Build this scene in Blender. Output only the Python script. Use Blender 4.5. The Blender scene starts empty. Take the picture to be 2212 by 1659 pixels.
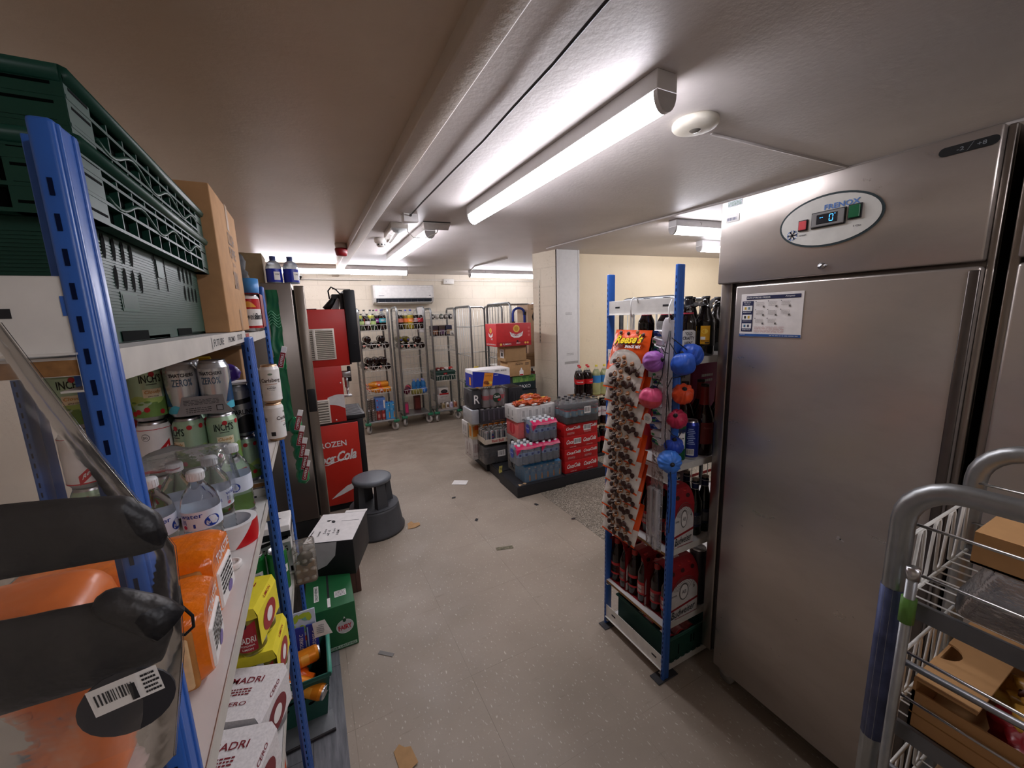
import bpy, bmesh, math, random
from mathutils import Matrix, Vector, noise
PI = math.pi
R_ = math.radians
S = bpy.context.scene
COL = S.collection
rnd = random.Random(7)

# ---------------------------------------------------------------- camera, world, exposure
cam_d = bpy.data.cameras.new('camera')
cam = bpy.data.objects.new('camera', cam_d)
COL.objects.link(cam)
cam_d.sensor_fit = 'HORIZONTAL'
cam_d.sensor_width = 36.0
cam_d.lens = 856.9 / 2212 * 36.0
cam_d.clip_start = 0.02
YAW, PIT, ROL = R_(26.764), R_(9.796), R_(-1.855)
fwd = Vector((math.sin(YAW)*math.cos(PIT), math.cos(YAW)*math.cos(PIT), -math.sin(PIT)))
rgt = Vector((math.cos(YAW), -math.sin(YAW), 0))
upv = rgt.cross(fwd)
r2 = math.cos(ROL)*rgt + math.sin(ROL)*upv
u2 = -math.sin(ROL)*rgt + math.cos(ROL)*upv
Mc = Matrix((r2, u2, -fwd)).transposed().to_4x4()
Mc.translation = Vector((0, 0, 1.62))
cam.matrix_world = Mc
S.camera = cam
W = bpy.data.worlds.new('world')
S.world = W
W.use_nodes = True
W.node_tree.nodes['Background'].inputs[0].default_value = (0.8, 0.85, 1, 1)
W.node_tree.nodes['Background'].inputs[1].default_value = 0.02
S.view_settings.view_transform = 'Standard'
S.view_settings.look = 'None'
S.view_settings.gamma = 1.0
S.view_settings.use_curve_mapping = False
S.view_settings.exposure = 0.35
TUBE = 25.0          # emission of the ceiling battens

# ---------------------------------------------------------------- materials
def lin(h):
    h = h.lstrip('#')
    c = [int(h[i:i+2], 16)/255 for i in (0, 2, 4)]
    return tuple((x/12.92 if x <= .04045 else ((x+.055)/1.055)**2.4) for x in c) + (1,)
_mc = {}
def mat(h, rough=.5, metal=0.0, spec=.5, var=.06, scale=30, trans=0, alpha=1, emit=0, bump=0, coat=0, ior=1.45, stretch=None):
    key = (h, rough, metal, spec, var, scale, trans, alpha, emit, bump, coat, ior, stretch)
    if key in _mc: return _mc[key]
    m = bpy.data.materials.new('m_' + h.lstrip('#'))
    m.use_nodes = True
    nt = m.node_tree
    p = nt.nodes['Principled BSDF']
    c = lin(h)
    tc = nt.nodes.new('ShaderNodeTexCoord')
    n = nt.nodes.new('ShaderNodeTexNoise')
    n.inputs['Scale'].default_value = scale
    n.inputs['Detail'].default_value = 3
    src = tc.outputs['Object']
    if stretch:
        mp = nt.nodes.new('ShaderNodeMapping')
        mp.inputs['Scale'].default_value = stretch
        nt.links.new(src, mp.inputs[0]); src = mp.outputs[0]
    nt.links.new(src, n.inputs['Vector'])
    rp = nt.nodes.new('ShaderNodeValToRGB')
    rp.color_ramp.elements[0].position = .3
    rp.color_ramp.elements[1].position = .7
    rp.color_ramp.elements[0].color = tuple(x*(1-var) for x in c[:3]) + (1,)
    rp.color_ramp.elements[1].color = tuple(min(1, x*(1+var)) for x in c[:3]) + (1,)
    nt.links.new(n.outputs[0], rp.inputs[0])
    nt.links.new(rp.outputs[0], p.inputs['Base Color'])
    p.inputs['Roughness'].default_value = rough
    p.inputs['Metallic'].default_value = metal
    p.inputs['Specular IOR Level'].default_value = spec
    p.inputs['IOR'].default_value = ior
    p.inputs['Transmission Weight'].default_value = trans
    p.inputs['Alpha'].default_value = alpha
    p.inputs['Coat Weight'].default_value = coat
    p.inputs['Coat Roughness'].default_value = .1
    if emit:
        p.inputs['Emission Color'].default_value = c
        p.inputs['Emission Strength'].default_value = emit
    if bump:
        b = nt.nodes.new('ShaderNodeBump')
        b.inputs['Strength'].default_value = bump
        b.inputs['Distance'].default_value = .01
        nt.links.new(n.outputs[0], b.inputs['Height'])
        nt.links.new(b.outputs[0], p.inputs['Normal'])
    _mc[key] = m
    return m

def film(h='#ffffff', dens=.12, rough=.12, bump=.25, scale=25):
    """thin clear plastic film: mostly see-through with glossy wrinkles"""
    key = ('film', h, dens, rough, bump, scale)
    if key in _mc: return _mc[key]
    m = bpy.data.materials.new('m_film'); m.use_nodes = True
    nt = m.node_tree; nt.nodes.clear()
    out = nt.nodes.new('ShaderNodeOutputMaterial')
    t = nt.nodes.new('ShaderNodeBsdfTransparent')
    t.inputs[0].default_value = tuple(.85+.15*x for x in lin(h)[:3]) + (1,)
    p = nt.nodes.new('ShaderNodeBsdfPrincipled')
    p.inputs['Base Color'].default_value = lin(h)
    p.inputs['Roughness'].default_value = rough
    tc = nt.nodes.new('ShaderNodeTexCoord'); n = nt.nodes.new('ShaderNodeTexNoise')
    n.inputs['Scale'].default_value = scale; n.inputs['Detail'].default_value = 4
    nt.links.new(tc.outputs['Object'], n.inputs['Vector'])
    b = nt.nodes.new('ShaderNodeBump'); b.inputs['Strength'].default_value = bump; b.inputs['Distance'].default_value = .02
    nt.links.new(n.outputs[0], b.inputs['Height']); nt.links.new(b.outputs[0], p.inputs['Normal'])
    gl = nt.nodes.new('ShaderNodeBsdfGlossy'); gl.inputs['Roughness'].default_value = rough
    nt.links.new(b.outputs[0], gl.inputs['Normal'])
    fr = nt.nodes.new('ShaderNodeFresnel'); fr.inputs[0].default_value = 1.35
    nt.links.new(b.outputs[0], fr.inputs['Normal'])
    m1 = nt.nodes.new('ShaderNodeMixShader'); m1.inputs[0].default_value = dens
    nt.links.new(t.outputs[0], m1.inputs[1]); nt.links.new(p.outputs[0], m1.inputs[2])
    m2 = nt.nodes.new('ShaderNodeMixShader')
    nt.links.new(fr.outputs[0], m2.inputs[0]); nt.links.new(m1.outputs[0], m2.inputs[1]); nt.links.new(gl.outputs[0], m2.inputs[2])
    nt.links.new(m2.outputs[0], out.inputs[0])
    _mc[key] = m
    return m

WHITE = mat('#e8e6e2', .45); BLACK = mat('#121214', .5); SILVER = mat('#c2c2c4', .28, 1); GALV = mat('#a9adb0', .38, .9, var=.12)
STEEL = mat('#a29b95', .34, 1, var=.05, scale=6); DARKSTEEL = mat('#4a4a4c', .4, .8)
CARD = mat('#b08a5e', .8, var=.08); CARDD = mat('#8e6c48', .85); PAPER = mat('#efece8', .7); INK = mat('#222226', .6)
RED = mat('#b81e22', .45); DKRED = mat('#7d1018', .45); BLUE = mat('#2f60b2', .33, spec=.5, var=.03); GREEN = mat('#1d5a33', .55)
YEL = mat('#f0d020', .45); ORANGE = mat('#ee7410', .4); NAVY = mat('#16264f', .5); GREYL = mat('#9a9a9c', .5); GREYD = mat('#3a3a3d', .55)
COLA = mat('#1a0d0a', .08, spec=.6); PET = mat('#e9f2f6', .06, trans=.92, ior=1.2, var=0); SLEEVE = mat('#dfe9f5', .35)
BOARD = mat('#d9d6d2', .5, var=.04, scale=12); LIPM = mat('#c9c5bc', .45); CHIP = mat('#8a6238', .8, var=.25, scale=120)
PINK = mat('#d6336c', .4); LBLUE = mat('#4a8fd0', .4); FILM = film()

# ---------------------------------------------------------------- mesh builder
def FR(o, x, y):
    x = Vector(x).normalized(); y = Vector(y); z = x.cross(y).normalized(); y = z.cross(x)
    m = Matrix((x, y, z)).transposed().to_4x4(); m.translation = Vector(o); return m
def TR(x=0, y=0, z=0, rz=0, rx=0, ry=0, s=1):
    return Matrix.Translation((x, y, z)) @ Matrix.Rotation(rz, 4, 'Z') @ Matrix.Rotation(ry, 4, 'Y') @ Matrix.Rotation(rx, 4, 'X') @ Matrix.Scale(s, 4)
_tx = {}
def text_mesh(s, shear=0, bold=0):
    k = (s, shear, bold)
    if k in _tx: return _tx[k]
    c = bpy.data.curves.new('t', 'FONT'); c.body = s; c.size = 1; c.shear = shear; c.offset = bold
    c.resolution_u = 2; c.align_x = 'LEFT'
    o = bpy.data.objects.new('t', c); COL.objects.link(o)
    dg = bpy.context.evaluated_depsgraph_get(); dg.update()
    me = bpy.data.meshes.new_from_object(o.evaluated_get(dg))
    vs = [(v.co.x, v.co.y) for v in me.vertices]; fs = [tuple(p.vertices) for p in me.polygons]
    bpy.data.objects.remove(o); bpy.data.curves.remove(c); bpy.data.meshes.remove(me)
    if vs:
        x0 = min(v[0] for v in vs); x1 = max(v[0] for v in vs); y0 = min(v[1] for v in vs); y1 = max(v[1] for v in vs)
        vs = [((v[0]-x0)/(x1-x0)-.5, (v[1]-y0)/(y1-y0)-.5) for v in vs]
        asp = (x1-x0)/(y1-y0)
    else: asp = 1
    _tx[k] = (vs, fs, asp); return _tx[k]

class MB:
    def __init__(s, m=None):
        s.v = []; s.f = []; s.mi = []; s.sm = []; s.ms = []; s.M = Matrix(); s.cur = 0
        if m: s.use(m)
    def use(s, m):
        if m not in s.ms: s.ms.append(m)
        s.cur = s.ms.index(m); return s
    def at(s, M=None): s.M = M or Matrix(); return s
    def add(s, vs, fs, smooth=False):
        b = len(s.v); M = s.M
        s.v += [M @ Vector(p) for p in vs]
        for f in fs:
            s.f.append([b+i for i in f]); s.mi.append(s.cur); s.sm.append(smooth)
        return s
    def box(s, x0, x1, y0, y1, z0, z1):
        return s.add([(x0,y0,z0),(x1,y0,z0),(x1,y1,z0),(x0,y1,z0),(x0,y0,z1),(x1,y0,z1),(x1,y1,z1),(x0,y1,z1)],
                     [(0,3,2,1),(4,5,6,7),(0,1,5,4),(1,2,6,5),(2,3,7,6),(3,0,4,7)])
    def rbox(s, x0, x1, y0, y1, z0, z1, r=.004, seg=2):
        bm = bmesh.new(); bmesh.ops.create_cube(bm, size=1)
        for v in bm.verts:
            v.co = Vector(((x0+x1)/2+v.co.x*(x1-x0), (y0+y1)/2+v.co.y*(y1-y0), (z0+z1)/2+v.co.z*(z1-z0)))
        bmesh.ops.bevel(bm, geom=bm.edges[:], offset=r, segments=seg, profile=.5, affect='EDGES')
        bm.verts.index_update()
        s.add([tuple(v.co) for v in bm.verts], [tuple(v.index for v in f.verts) for f in bm.faces], seg > 1)
        bm.free(); return s
    def tube(s, pts, r, n=8, closed=False, caps=True):
        pts = [Vector(p) for p in pts]; N = len(pts); vs = []; fs = []
        prev = None
        for i, p in enumerate(pts):
            if closed: t = (pts[(i+1) % N]-pts[i-1])
            else: t = pts[min(i+1, N-1)]-pts[max(i-1, 0)]
            t.normalize()
            if prev is None:
                a = Vector((0, 0, 1)) if abs(t.z) < .9 else Vector((1, 0, 0))
                u = t.cross(a).normalized()
            else:
                u = prev - t*prev.dot(t); u.normalize()
            prev = u; w = t.cross(u)
            rr = r[i] if isinstance(r, (list, tuple)) else r
            for k in range(n):
                a = 2*PI*k/n
                vs.append(p + (u*math.cos(a)+w*math.sin(a))*rr)
        for i in range(N if closed else N-1):
            j = (i+1) % N
            for k in range(n):
                l = (k+1) % n
                fs.append((i*n+k, i*n+l, j*n+l, j*n+k))
        if caps and not closed:
            fs.append(tuple(reversed(range(n)))); fs.append(tuple((N-1)*n+k for k in range(n)))
        return s.add(vs, fs, n > 4)
    def cyl(s, p, q, r, r2=None, n=16): return s.tube([p, q], [r, r if r2 is None else r2], n)
    def lathe(s, prof, n=20, c=(0, 0, 0), smooth=True):
        vs = []; fs = []; idx = []
        for r, z in prof:
            if r < 1e-6:
                idx.append([len(vs)]); vs.append((c[0], c[1], c[2]+z))
            else:
                idx.append(list(range(len(vs), len(vs)+n)))
                vs += [(c[0]+r*math.cos(2*PI*k/n), c[1]+r*math.sin(2*PI*k/n), c[2]+z) for k in range(n)]
        for a, b in zip(idx, idx[1:]):
            if len(a) == 1 and len(b) == 1: continue
            for k in range(n):
                l = (k+1) % n
                if len(a) == 1: fs.append((a[0], b[l], b[k]))
                elif len(b) == 1: fs.append((a[k], a[l], b[0]))
                else: fs.append((a[k], a[l], b[l], b[k]))
        return s.add(vs, fs, smooth)
    def grid(s, fn, nu, nv, smooth=True, closeu=False):
        vs = [fn(i/nu, j/nv) for j in range(nv+1) for i in range(nu if closeu else nu+1)]
        w = nu if closeu else nu+1
        fs = []
        for j in range(nv):
            for i in range(nu):
                k = (i+1) % w if closeu else i+1
                fs.append((j*w+i, j*w+k, (j+1)*w+k, (j+1)*w+i))
        return s.add(vs, fs, smooth)
    def poly(s, pts): return s.add(pts, [tuple(range(len(pts)))])
    def prism(s, pts, z0, z1):
        n = len(pts)
        return s.add([(x, y, z0) for x, y in pts]+[(x, y, z1) for x, y in pts],
                     [tuple(reversed(range(n))), tuple(range(n, 2*n))]+[(i, (i+1) % n, n+(i+1) % n, n+i) for i in range(n)])
    def blob(s, c, r, amp=.1, freq=3, seed=0, nu=28, nv=18, crease=0):
        c = Vector(c)
        def fn(u, v):
            a = 2*PI*u; b = PI*(v-.5)
            d = Vector((math.cos(a)*math.cos(b), math.sin(a)*math.cos(b), math.sin(b)))
            k = 1+amp*noise.noise(d*freq+Vector((seed, seed*1.7, 0)))
            if crease: k += crease*abs(math.sin(crease_n*a*.5))*math.cos(b)
            return (c.x+d.x*r[0]*k, c.y+d.y*r[1]*k, c.z+d.z*r[2]*k)
        crease_n = 13
        return s.grid(fn, nu, nv, True, True)
    # ---- printing on surfaces (frame M: x right, y up, z out)
    def rect(s, M, u, v, w, h, off=.0008):
        o = s.M; s.M = o @ M
        s.add([(u-w/2, v-h/2, off), (u+w/2, v-h/2, off), (u+w/2, v+h/2, off), (u-w/2, v+h/2, off)], [(0, 1, 2, 3)])
        s.M = o; return s
    def pts(s, M, P, off=.0008):
        o = s.M; s.M = o @ M
        s.add([(x, y, off) for x, y in P], [tuple(range(len(P)))]); s.M = o; return s
    def ell(s, M, u, v, a, b, off=.0008, n=28, rot=0):
        P = [(a*math.cos(2*PI*k/n), b*math.sin(2*PI*k/n)) for k in range(n)]
        c, d = math.cos(rot), math.sin(rot)
        return s.pts(M, [(u+x*c-y*d, v+x*d+y*c) for x, y in P], off)
    def text(s, M, t, u, v, w, h=None, off=.0014, shear=0, bold=.01, rot=0, arch=0):
        vs, fs, asp = text_mesh(t, shear, bold)
        if h is None: h = w/asp
        c, d = math.cos(rot), math.sin(rot)
        o = s.M; s.M = o @ M
        P = []
        for x, y in vs:
            x, y = x*w, y*h + (arch*(x*x*4))
            P.append((u+x*c-y*d, v+x*d+y*c, off))
        s.add(P, fs); s.M = o; return s
    def lines(s, M, u, v, w, h, n, seed=1, off=.0012, fill=.5):
        """rows of small print"""
        rr = random.Random(seed)
        for i in range(n):
            y = v+h/2-(i+.5)*h/n; x = u-w/2
            while x < u+w/2-.002:
                L = min(rr.uniform(.05, .2)*w, u+w/2-x)
                s.rect(M, x+L/2, y, L, h/n*fill, off); x += L+w*.03
        return s
    def barcode(s, M, u, v, w, h, seed=1, off=.0016, bg=None, ink=None):
        s.use(bg or PAPER); s.rect(M, u, v, w, h, off-.0005)
        s.use(ink or INK); rr = random.Random(seed); x = u-w*.42
        while x < u+w*.42:
            b = rr.choice((1, 1, 2))*w*.022
            s.rect(M, x, v+h*.04, b, h*.7, off); x += b+rr.choice((1, 2))*w*.026
        return s
    # ---- printing on a cylinder of radius r about the local z axis; angle 0 faces -y
    def wtext(s, t, r, z, a0, w, h=None, off=.0006, shear=0, bold=.01, slope=0):
        vs, fs, asp = text_mesh(t, shear, bold)
        if h is None: h = w/asp
        P = []
        for x, y in vs:
            a = a0+x*w/r; P.append(((r+off)*math.sin(a), -(r+off)*math.cos(a), z+y*h+slope*x*w))
        return s.add(P, fs)
    def wpatch(s, r, fn, nu=10, nv=1, off=.0003):
        def g(u, v):
            x, z = fn(u, v); a = x/r
            return ((r+off)*math.sin(a), -(r+off)*math.cos(a), z)
        return s.grid(g, nu, nv, True)
    def wrect(s, r, x, z, w, h, off=.0003, slope=0):
        return s.wpatch(r, lambda u, v: (x+(u-.5)*w, z+(v-.5)*h+slope*(u-.5)*w), max(2, int(abs(w)/r*6)), 1, off)
    def wdot(s, r, x, z, a, b, off=.0005, n=14):
        P = [((x+a*math.cos(2*PI*k/n)), z+b*math.sin(2*PI*k/n)) for k in range(n)]
        return s.add([((r+off)*math.sin(p/r), -(r+off)*math.cos(p/r), q) for p, q in P], [tuple(range(n))])
    def build(s, name, par=None, loc=None, rz=None, M=None):
        me = bpy.data.meshes.new(name)
        me.from_pydata([tuple(v) for v in s.v], [], s.f)
        for m in s.ms: me.materials.append(m)
        me.polygons.foreach_set('material_index', s.mi)
        me.polygons.foreach_set('use_smooth', s.sm)
        me.update()
        o = bpy.data.objects.new(name, me); COL.objects.link(o)
        if par: o.parent = par
        if loc: o.location = loc
        if rz: o.rotation_euler.z = rz
        if M: o.matrix_world = M
        return o

def FF(x0, x1, y0, y1, z0, z1):
    """print frames of a box's faces, centred"""
    cx, cy, cz = (x0+x1)/2, (y0+y1)/2, (z0+z1)/2
    return {'F': FR((cx, y0, cz), (1,0,0), (0,0,1)), 'B': FR((cx, y1, cz), (-1,0,0), (0,0,1)),
            'R': FR((x1, cy, cz), (0,1,0), (0,0,1)), 'L': FR((x0, cy, cz), (0,-1,0), (0,0,1)),
            'T': FR((cx, cy, z1), (1,0,0), (0,1,0))}

def tag(o, label=None, cat=None, group=None, kind=None):
    if label: o['label'] = label
    if cat: o['category'] = cat
    if group: o['group'] = group
    if kind: o['kind'] = kind
    return o
def thing(name, label, cat, loc=(0,0,0), rz=0, group=None, rx=0, ry=0):
    o = bpy.data.objects.new(name, None); COL.objects.link(o); o.empty_display_size = .05
    o.location = loc; o.rotation_euler = (rx, ry, rz)
    return tag(o, label, cat, group)
def dup(root, loc, rz=None, label=None, group=None, rot=None):
    r = root.copy(); COL.objects.link(r); r.location = loc
    if rz is not None: r.rotation_euler.z = rz
    if rot is not None: r.rotation_euler = rot
    if label: r['label'] = label
    if group: r['group'] = group
    for ch in list(root.children):
        c = ch.copy(); COL.objects.link(c); c.parent = r
        for g in list(ch.children):
            d = g.copy(); COL.objects.link(d); d.parent = c
    return r
def struct(name, mb, loc=None, rz=None, label=None):
    o = mb.build(name, None, loc, rz); o['kind'] = 'structure'; o['label'] = label or name.replace('_', ' '); o['category'] = 'structure'
    return o
def carton(name, label, cat, x0, x1, y0, y1, z0, z1, m, prints=None, group=None, rz=0, r=.003, extra=None):
    """a box-shaped thing, base centre as origin, printed by prints(mb, faces, sx, sy, sz)"""
    cx, cy = (x0+x1)/2, (y0+y1)/2; sx, sy, sz = x1-x0, y1-y0, z1-z0
    mb = MB(m); mb.rbox(-sx/2, sx/2, -sy/2, sy/2, 0, sz, r)
    F = FF(-sx/2, sx/2, -sy/2, sy/2, 0, sz)
    if prints: prints(mb, F, sx, sy, sz)
    o = mb.build(name, None, (cx, cy, z0), rz)
    return tag(o, label, cat, group)
# ================================================================ ROOM
ZC = 2.33
YB = 6.62
def nodes(m):
    m.use_nodes = True; nt = m.node_tree
    return nt, nt.nodes['Principled BSDF'], nt.nodes.new('ShaderNodeTexCoord')
def ramp(nt, src, stops):
    r = nt.nodes.new('ShaderNodeValToRGB'); e = r.color_ramp.elements
    e[0].position = stops[0][0]; e[0].color = stops[0][1]
    e[1].position = stops[-1][0]; e[1].color = stops[-1][1]
    for p, c in stops[1:-1]:
        x = e.new(p); x.color = c
    nt.links.new(src, r.inputs[0]); return r.outputs[0]
def noi(nt, src, sc, det=4, ro=.5):
    n = nt.nodes.new('ShaderNodeTexNoise'); n.inputs['Scale'].default_value = sc; n.inputs['Detail'].default_value = det; n.inputs['Roughness'].default_value = ro
    nt.links.new(src, n.inputs['Vector']); return n.outputs[0]
def mixc(nt, f, a, b, mode='MIX'):
    m = nt.nodes.new('ShaderNodeMix'); m.data_type = 'RGBA'; m.blend_type = mode
    for s, i in ((f, 0), (a, 6), (b, 7)):
        if hasattr(s, 'links'): nt.links.new(s, m.inputs[i])
        else: m.inputs[i].default_value = s
    return m.outputs[2]
def mapping(nt, src, sc=(1,1,1), rot=(0,0,0)):
    m = nt.nodes.new('ShaderNodeMapping'); m.inputs['Scale'].default_value = sc; m.inputs['Rotation'].default_value = rot
    nt.links.new(src, m.inputs[0]); return m.outputs[0]
def bump(nt, p, h, st, dist=.01):
    b = nt.nodes.new('ShaderNodeBump'); b.inputs['Strength'].default_value = st; b.inputs['Distance'].default_value = dist
    nt.links.new(h, b.inputs['Height']); nt.links.new(b.outputs[0], p.inputs['Normal'])

def floor_vinyl():
    m = bpy.data.materials.new('vinyl_tile_floor'); nt, p, tc = nodes(m); o = tc.outputs['Object']
    base = ramp(nt, noi(nt, o, 1.3, 6), [(.3, lin('#8e8273')), (.55, lin('#a09384')), (.75, lin('#aba091'))])
    # elongated chips in the vinyl
    ch = noi(nt, mapping(nt, o, (120, 45, 60), (0, 0, .5)), 1, 1)
    c1 = mixc(nt, ramp(nt, ch, [(.66, (0,0,0,1)), (.74, (.7,.7,.7,1))]), base, lin('#cfc6b9'))
    ch2 = noi(nt, mapping(nt, o, (50, 120, 60), (0, 0, -.2)), 1, 1)
    c2 = mixc(nt, ramp(nt, ch2, [(.66, (0,0,0,1)), (.74, (.7,.7,.7,1))]), c1, lin('#91867a'))
    # scuffs and dirt, heavier far down the room
    sc = noi(nt, mapping(nt, o, (3, 16, 4), (0, 0, .7)), 2.2, 8, .7)
    c3 = mixc(nt, ramp(nt, sc, [(.6, (0,0,0,1)), (.76, (.55,.55,.55,1))]), c2, lin('#6d6355'))
    sp = nt.nodes.new('ShaderNodeSeparateXYZ'); nt.links.new(o, sp.inputs[0])
    mr = nt.nodes.new('ShaderNodeMapRange'); mr.inputs[1].default_value = 3.2; mr.inputs[2].default_value = 5.4
    nt.links.new(sp.outputs[1], mr.inputs[0])
    d = noi(nt, mapping(nt, o, (2, 5, 4), (0, 0, .4)), 2, 8, .65)
    mm = nt.nodes.new('ShaderNodeMath'); mm.operation = 'MULTIPLY'
    dr = ramp(nt, d, [(.32, (.15,.15,.15,1)), (.68, (.95,.95,.95,1))])
    nt.links.new(mr.outputs[0], mm.inputs[0]); nt.links.new(dr, mm.inputs[1])
    c4 = mixc(nt, mm.outputs[0], c3, lin('#7d7264'))
    # tile joints 0.5 m
    br = nt.nodes.new('ShaderNodeTexBrick'); br.offset = 0; br.inputs['Scale'].default_value = 1
    br.inputs['Brick Width'].default_value = .5; br.inputs['Row Height'].default_value = .5; br.inputs['Mortar Size'].default_value = .0011
    br.inputs['Mortar Smooth'].default_value = .6
    br.inputs['Color1'].default_value = br.inputs['Color2'].default_value = (0,0,0,1); br.inputs['Mortar'].default_value = (.75,.75,.75,1)
    nt.links.new(mapping(nt, o, (1,1,1)), br.inputs['Vector'])
    jn = mixc(nt, 1.0, br.outputs[0], ramp(nt, noi(nt, o, 2.5, 3), [(.4, (.15,.15,.15,1)), (.6, (1,1,1,1))]), 'MULTIPLY')
    c5 = mixc(nt, jn, c4, lin('#5c5348'))
    nt.links.new(c5, p.inputs['Base Color'])
    rr = ramp(nt, noi(nt, o, 5, 5), [(.3, (.42,.42,.42,1)), (.7, (.6,.6,.6,1))])
    nt.links.new(rr, p.inputs['Roughness'])
    return m
def terrazzo():
    m = bpy.data.materials.new('speckled_floor'); nt, p, tc = nodes(m); o = tc.outputs['Object']
    v = nt.nodes.new('ShaderNodeTexVoronoi'); v.inputs['Scale'].default_value = 170; nt.links.new(o, v.inputs['Vector'])
    s = nt.nodes.new('ShaderNodeSeparateColor'); nt.links.new(v.outputs['Color'], s.inputs[0])
    c = ramp(nt, s.outputs[0], [(0, lin('#4c443b')), (.35, lin('#6e6558')), (.6, lin('#8b8172')), (.85, lin('#a89e8e')), (1, lin('#c2b9aa'))])
    c = mixc(nt, ramp(nt, noi(nt, o, 3, 5), [(.35, (0,0,0,1)), (.7, (.4,.4,.4,1))]), c, lin('#5a5145'))
    nt.links.new(c, p.inputs['Base Color']); p.inputs['Roughness'].default_value = .6
    return m
def plank():
    m = bpy.data.materials.new('grey_plank_vinyl'); nt, p, tc = nodes(m); o = tc.outputs['Object']
    g = noi(nt, mapping(nt, o, (26, 2.2, 1)), 2.5, 8, .65)
    c = ramp(nt, g, [(.3, lin('#595b60')), (.5, lin('#75777c')), (.7, lin('#8b8c90'))])
    br = nt.nodes.new('ShaderNodeTexBrick'); br.offset = .37; br.inputs['Scale'].default_value = 1
    br.inputs['Brick Width'].default_value = .62; br.inputs['Row Height'].default_value = .15; br.inputs['Mortar Size'].default_value = .0015
    br.inputs['Color1'].default_value = (1,1,1,1); br.inputs['Color2'].default_value = (.85,.85,.85,1); br.inputs['Mortar'].default_value = (.35,.35,.35,1)
    nt.links.new(mapping(nt, o, (1,1,1), (0,0,PI/2)), br.inputs['Vector'])
    c = mixc(nt, 1.0, c, br.outputs[0], 'MULTIPLY')
    nt.links.new(c, p.inputs['Base Color']); p.inputs['Roughness'].default_value = .45
    return m
def paint(name, h, h2=None, rough=.55, bumpy=.12, blocks=False, wav=False):
    m = bpy.data.materials.new(name); nt, p, tc = nodes(m); o = tc.outputs['Object']
    c = ramp(nt, noi(nt, o, 1.6, 6, .6), [(.3, lin(h2 or h)), (.65, lin(h))])
    dirt = ramp(nt, noi(nt, mapping(nt, o, (1.5, 1.5, 1)), 9, 8, .7), [(.62, (0,0,0,1)), (.8, (.35,.35,.35,1))])
    c = mixc(nt, dirt, c, lin('#8f8273'))
    h_ = noi(nt, o, 45, 6, .6)
    if blocks:
        br = nt.nodes.new('ShaderNodeTexBrick'); br.inputs['Scale'].default_value = 1
        br.inputs['Brick Width'].default_value = .44; br.inputs['Row Height'].default_value = .215; br.inputs['Mortar Size'].default_value = .006
        br.inputs['Color1'].default_value = br.inputs['Color2'].default_value = (1,1,1,1); br.inputs['Mortar'].default_value = (0,0,0,1)
        sp = nt.nodes.new('ShaderNodeSeparateXYZ'); nt.links.new(o, sp.inputs[0])
        ad = nt.nodes.new('ShaderNodeMath'); nt.links.new(sp.outputs[0], ad.inputs[0]); nt.links.new(sp.outputs[1], ad.inputs[1])
        cb = nt.nodes.new('ShaderNodeCombineXYZ'); nt.links.new(ad.outputs[0], cb.inputs[0]); nt.links.new(sp.outputs[2], cb.inputs[1])
        nt.links.new(cb.outputs[0], br.inputs['Vector'])
        pits = ramp(nt, noi(nt, mapping(nt, o, (1,1,1)), 55, 3, .5), [(.27, (0,0,0,1)), (.35, (1,1,1,1))])
        c = mixc(nt, pits, mixc(nt, .55, lin('#a89877'), c), c)
        c = mixc(nt, br.outputs[0], mixc(nt, .14, c, lin('#8d7f69')), c)
        h_ = mixc(nt, .6, h_, mixc(nt, 1.0, br.outputs[0], pits, 'MULTIPLY'))
    if wav:
        h_ = mixc(nt, .5, h_, noi(nt, mapping(nt, o, (.35, 2.6, 1)), 1.6, 2))
    nt.links.new(c, p.inputs['Base Color']); p.inputs['Roughness'].default_value = rough
    bump(nt, p, h_, bumpy, .02)
    return m
P_CEIL_L = paint('ceiling_cream_bounce_tint', '#cdbba7', '#c0ae9a', .38, .10, wav=True)  # cream with the warm tint of bounced light put into the colour
P_CEIL_R = paint('ceiling_paint_white', '#cfc8c4', '#c2bbb7', .5, .10)
P_BEAM = paint('beam_paint', '#c6b9ab', '#b6a899', .5, .12)
P_BACK = paint('block_wall_cream', '#e3d8c6', '#d6cab6', .55, .35, blocks=True)
P_CREAM = paint('smooth_wall_cream', '#ecdcbc', '#e6d4b2', .55, .08)
P_PIL = paint('pillar_block', '#ddd2bd', '#d0c3ab', .55, .4, blocks=True)
P_LEFT = paint('left_wall', '#cfc3b2', None, .55, .2)

XL, XR, YR = -1.0, 5.7, -2.6
fl = struct('floor', MB(floor_vinyl()).box(XL-.1, XR+.1, YR-.1, YB+.1, -.1, 0))
struct('trim_1', MB(terrazzo()).box(1.745, XR, -.9, 5.0, -.01, .0015), label='speckled grey terrazzo floor area on the right')
struct('trim_2', MB(plank()).box(XL, -.03, YR, 2.6, -.01, .002), label='grey plank floor strip along the left shelving')
struct('ceiling', MB(P_CEIL_R).box(.45, XR+.1, YR-.1, YB+.1, ZC, ZC+.1))
struct('trim_3', MB(P_CEIL_L).box(XL-.1, .45, YR-.1, YB+.1, ZC, ZC+.1), label='cream ceiling left of the beam, warm bounce light put into its colour')
bm_ = MB(P_BEAM); bm_.rbox(.405, .495, YR, YB, 2.272, ZC+.02, .006); struct('trim_4', bm_, label='downstand ceiling beam')
struct('wall_back', MB(P_BACK).box(XL-.1, XR+.1, YB, YB+.1, 0, ZC))
struct('wall_left', MB(P_LEFT).box(XL-.1, XL, YR, YB, 0, ZC))
struct('wall_right', MB(P_LEFT).box(XR, XR+.1, YR, YB, 0, ZC))
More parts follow.
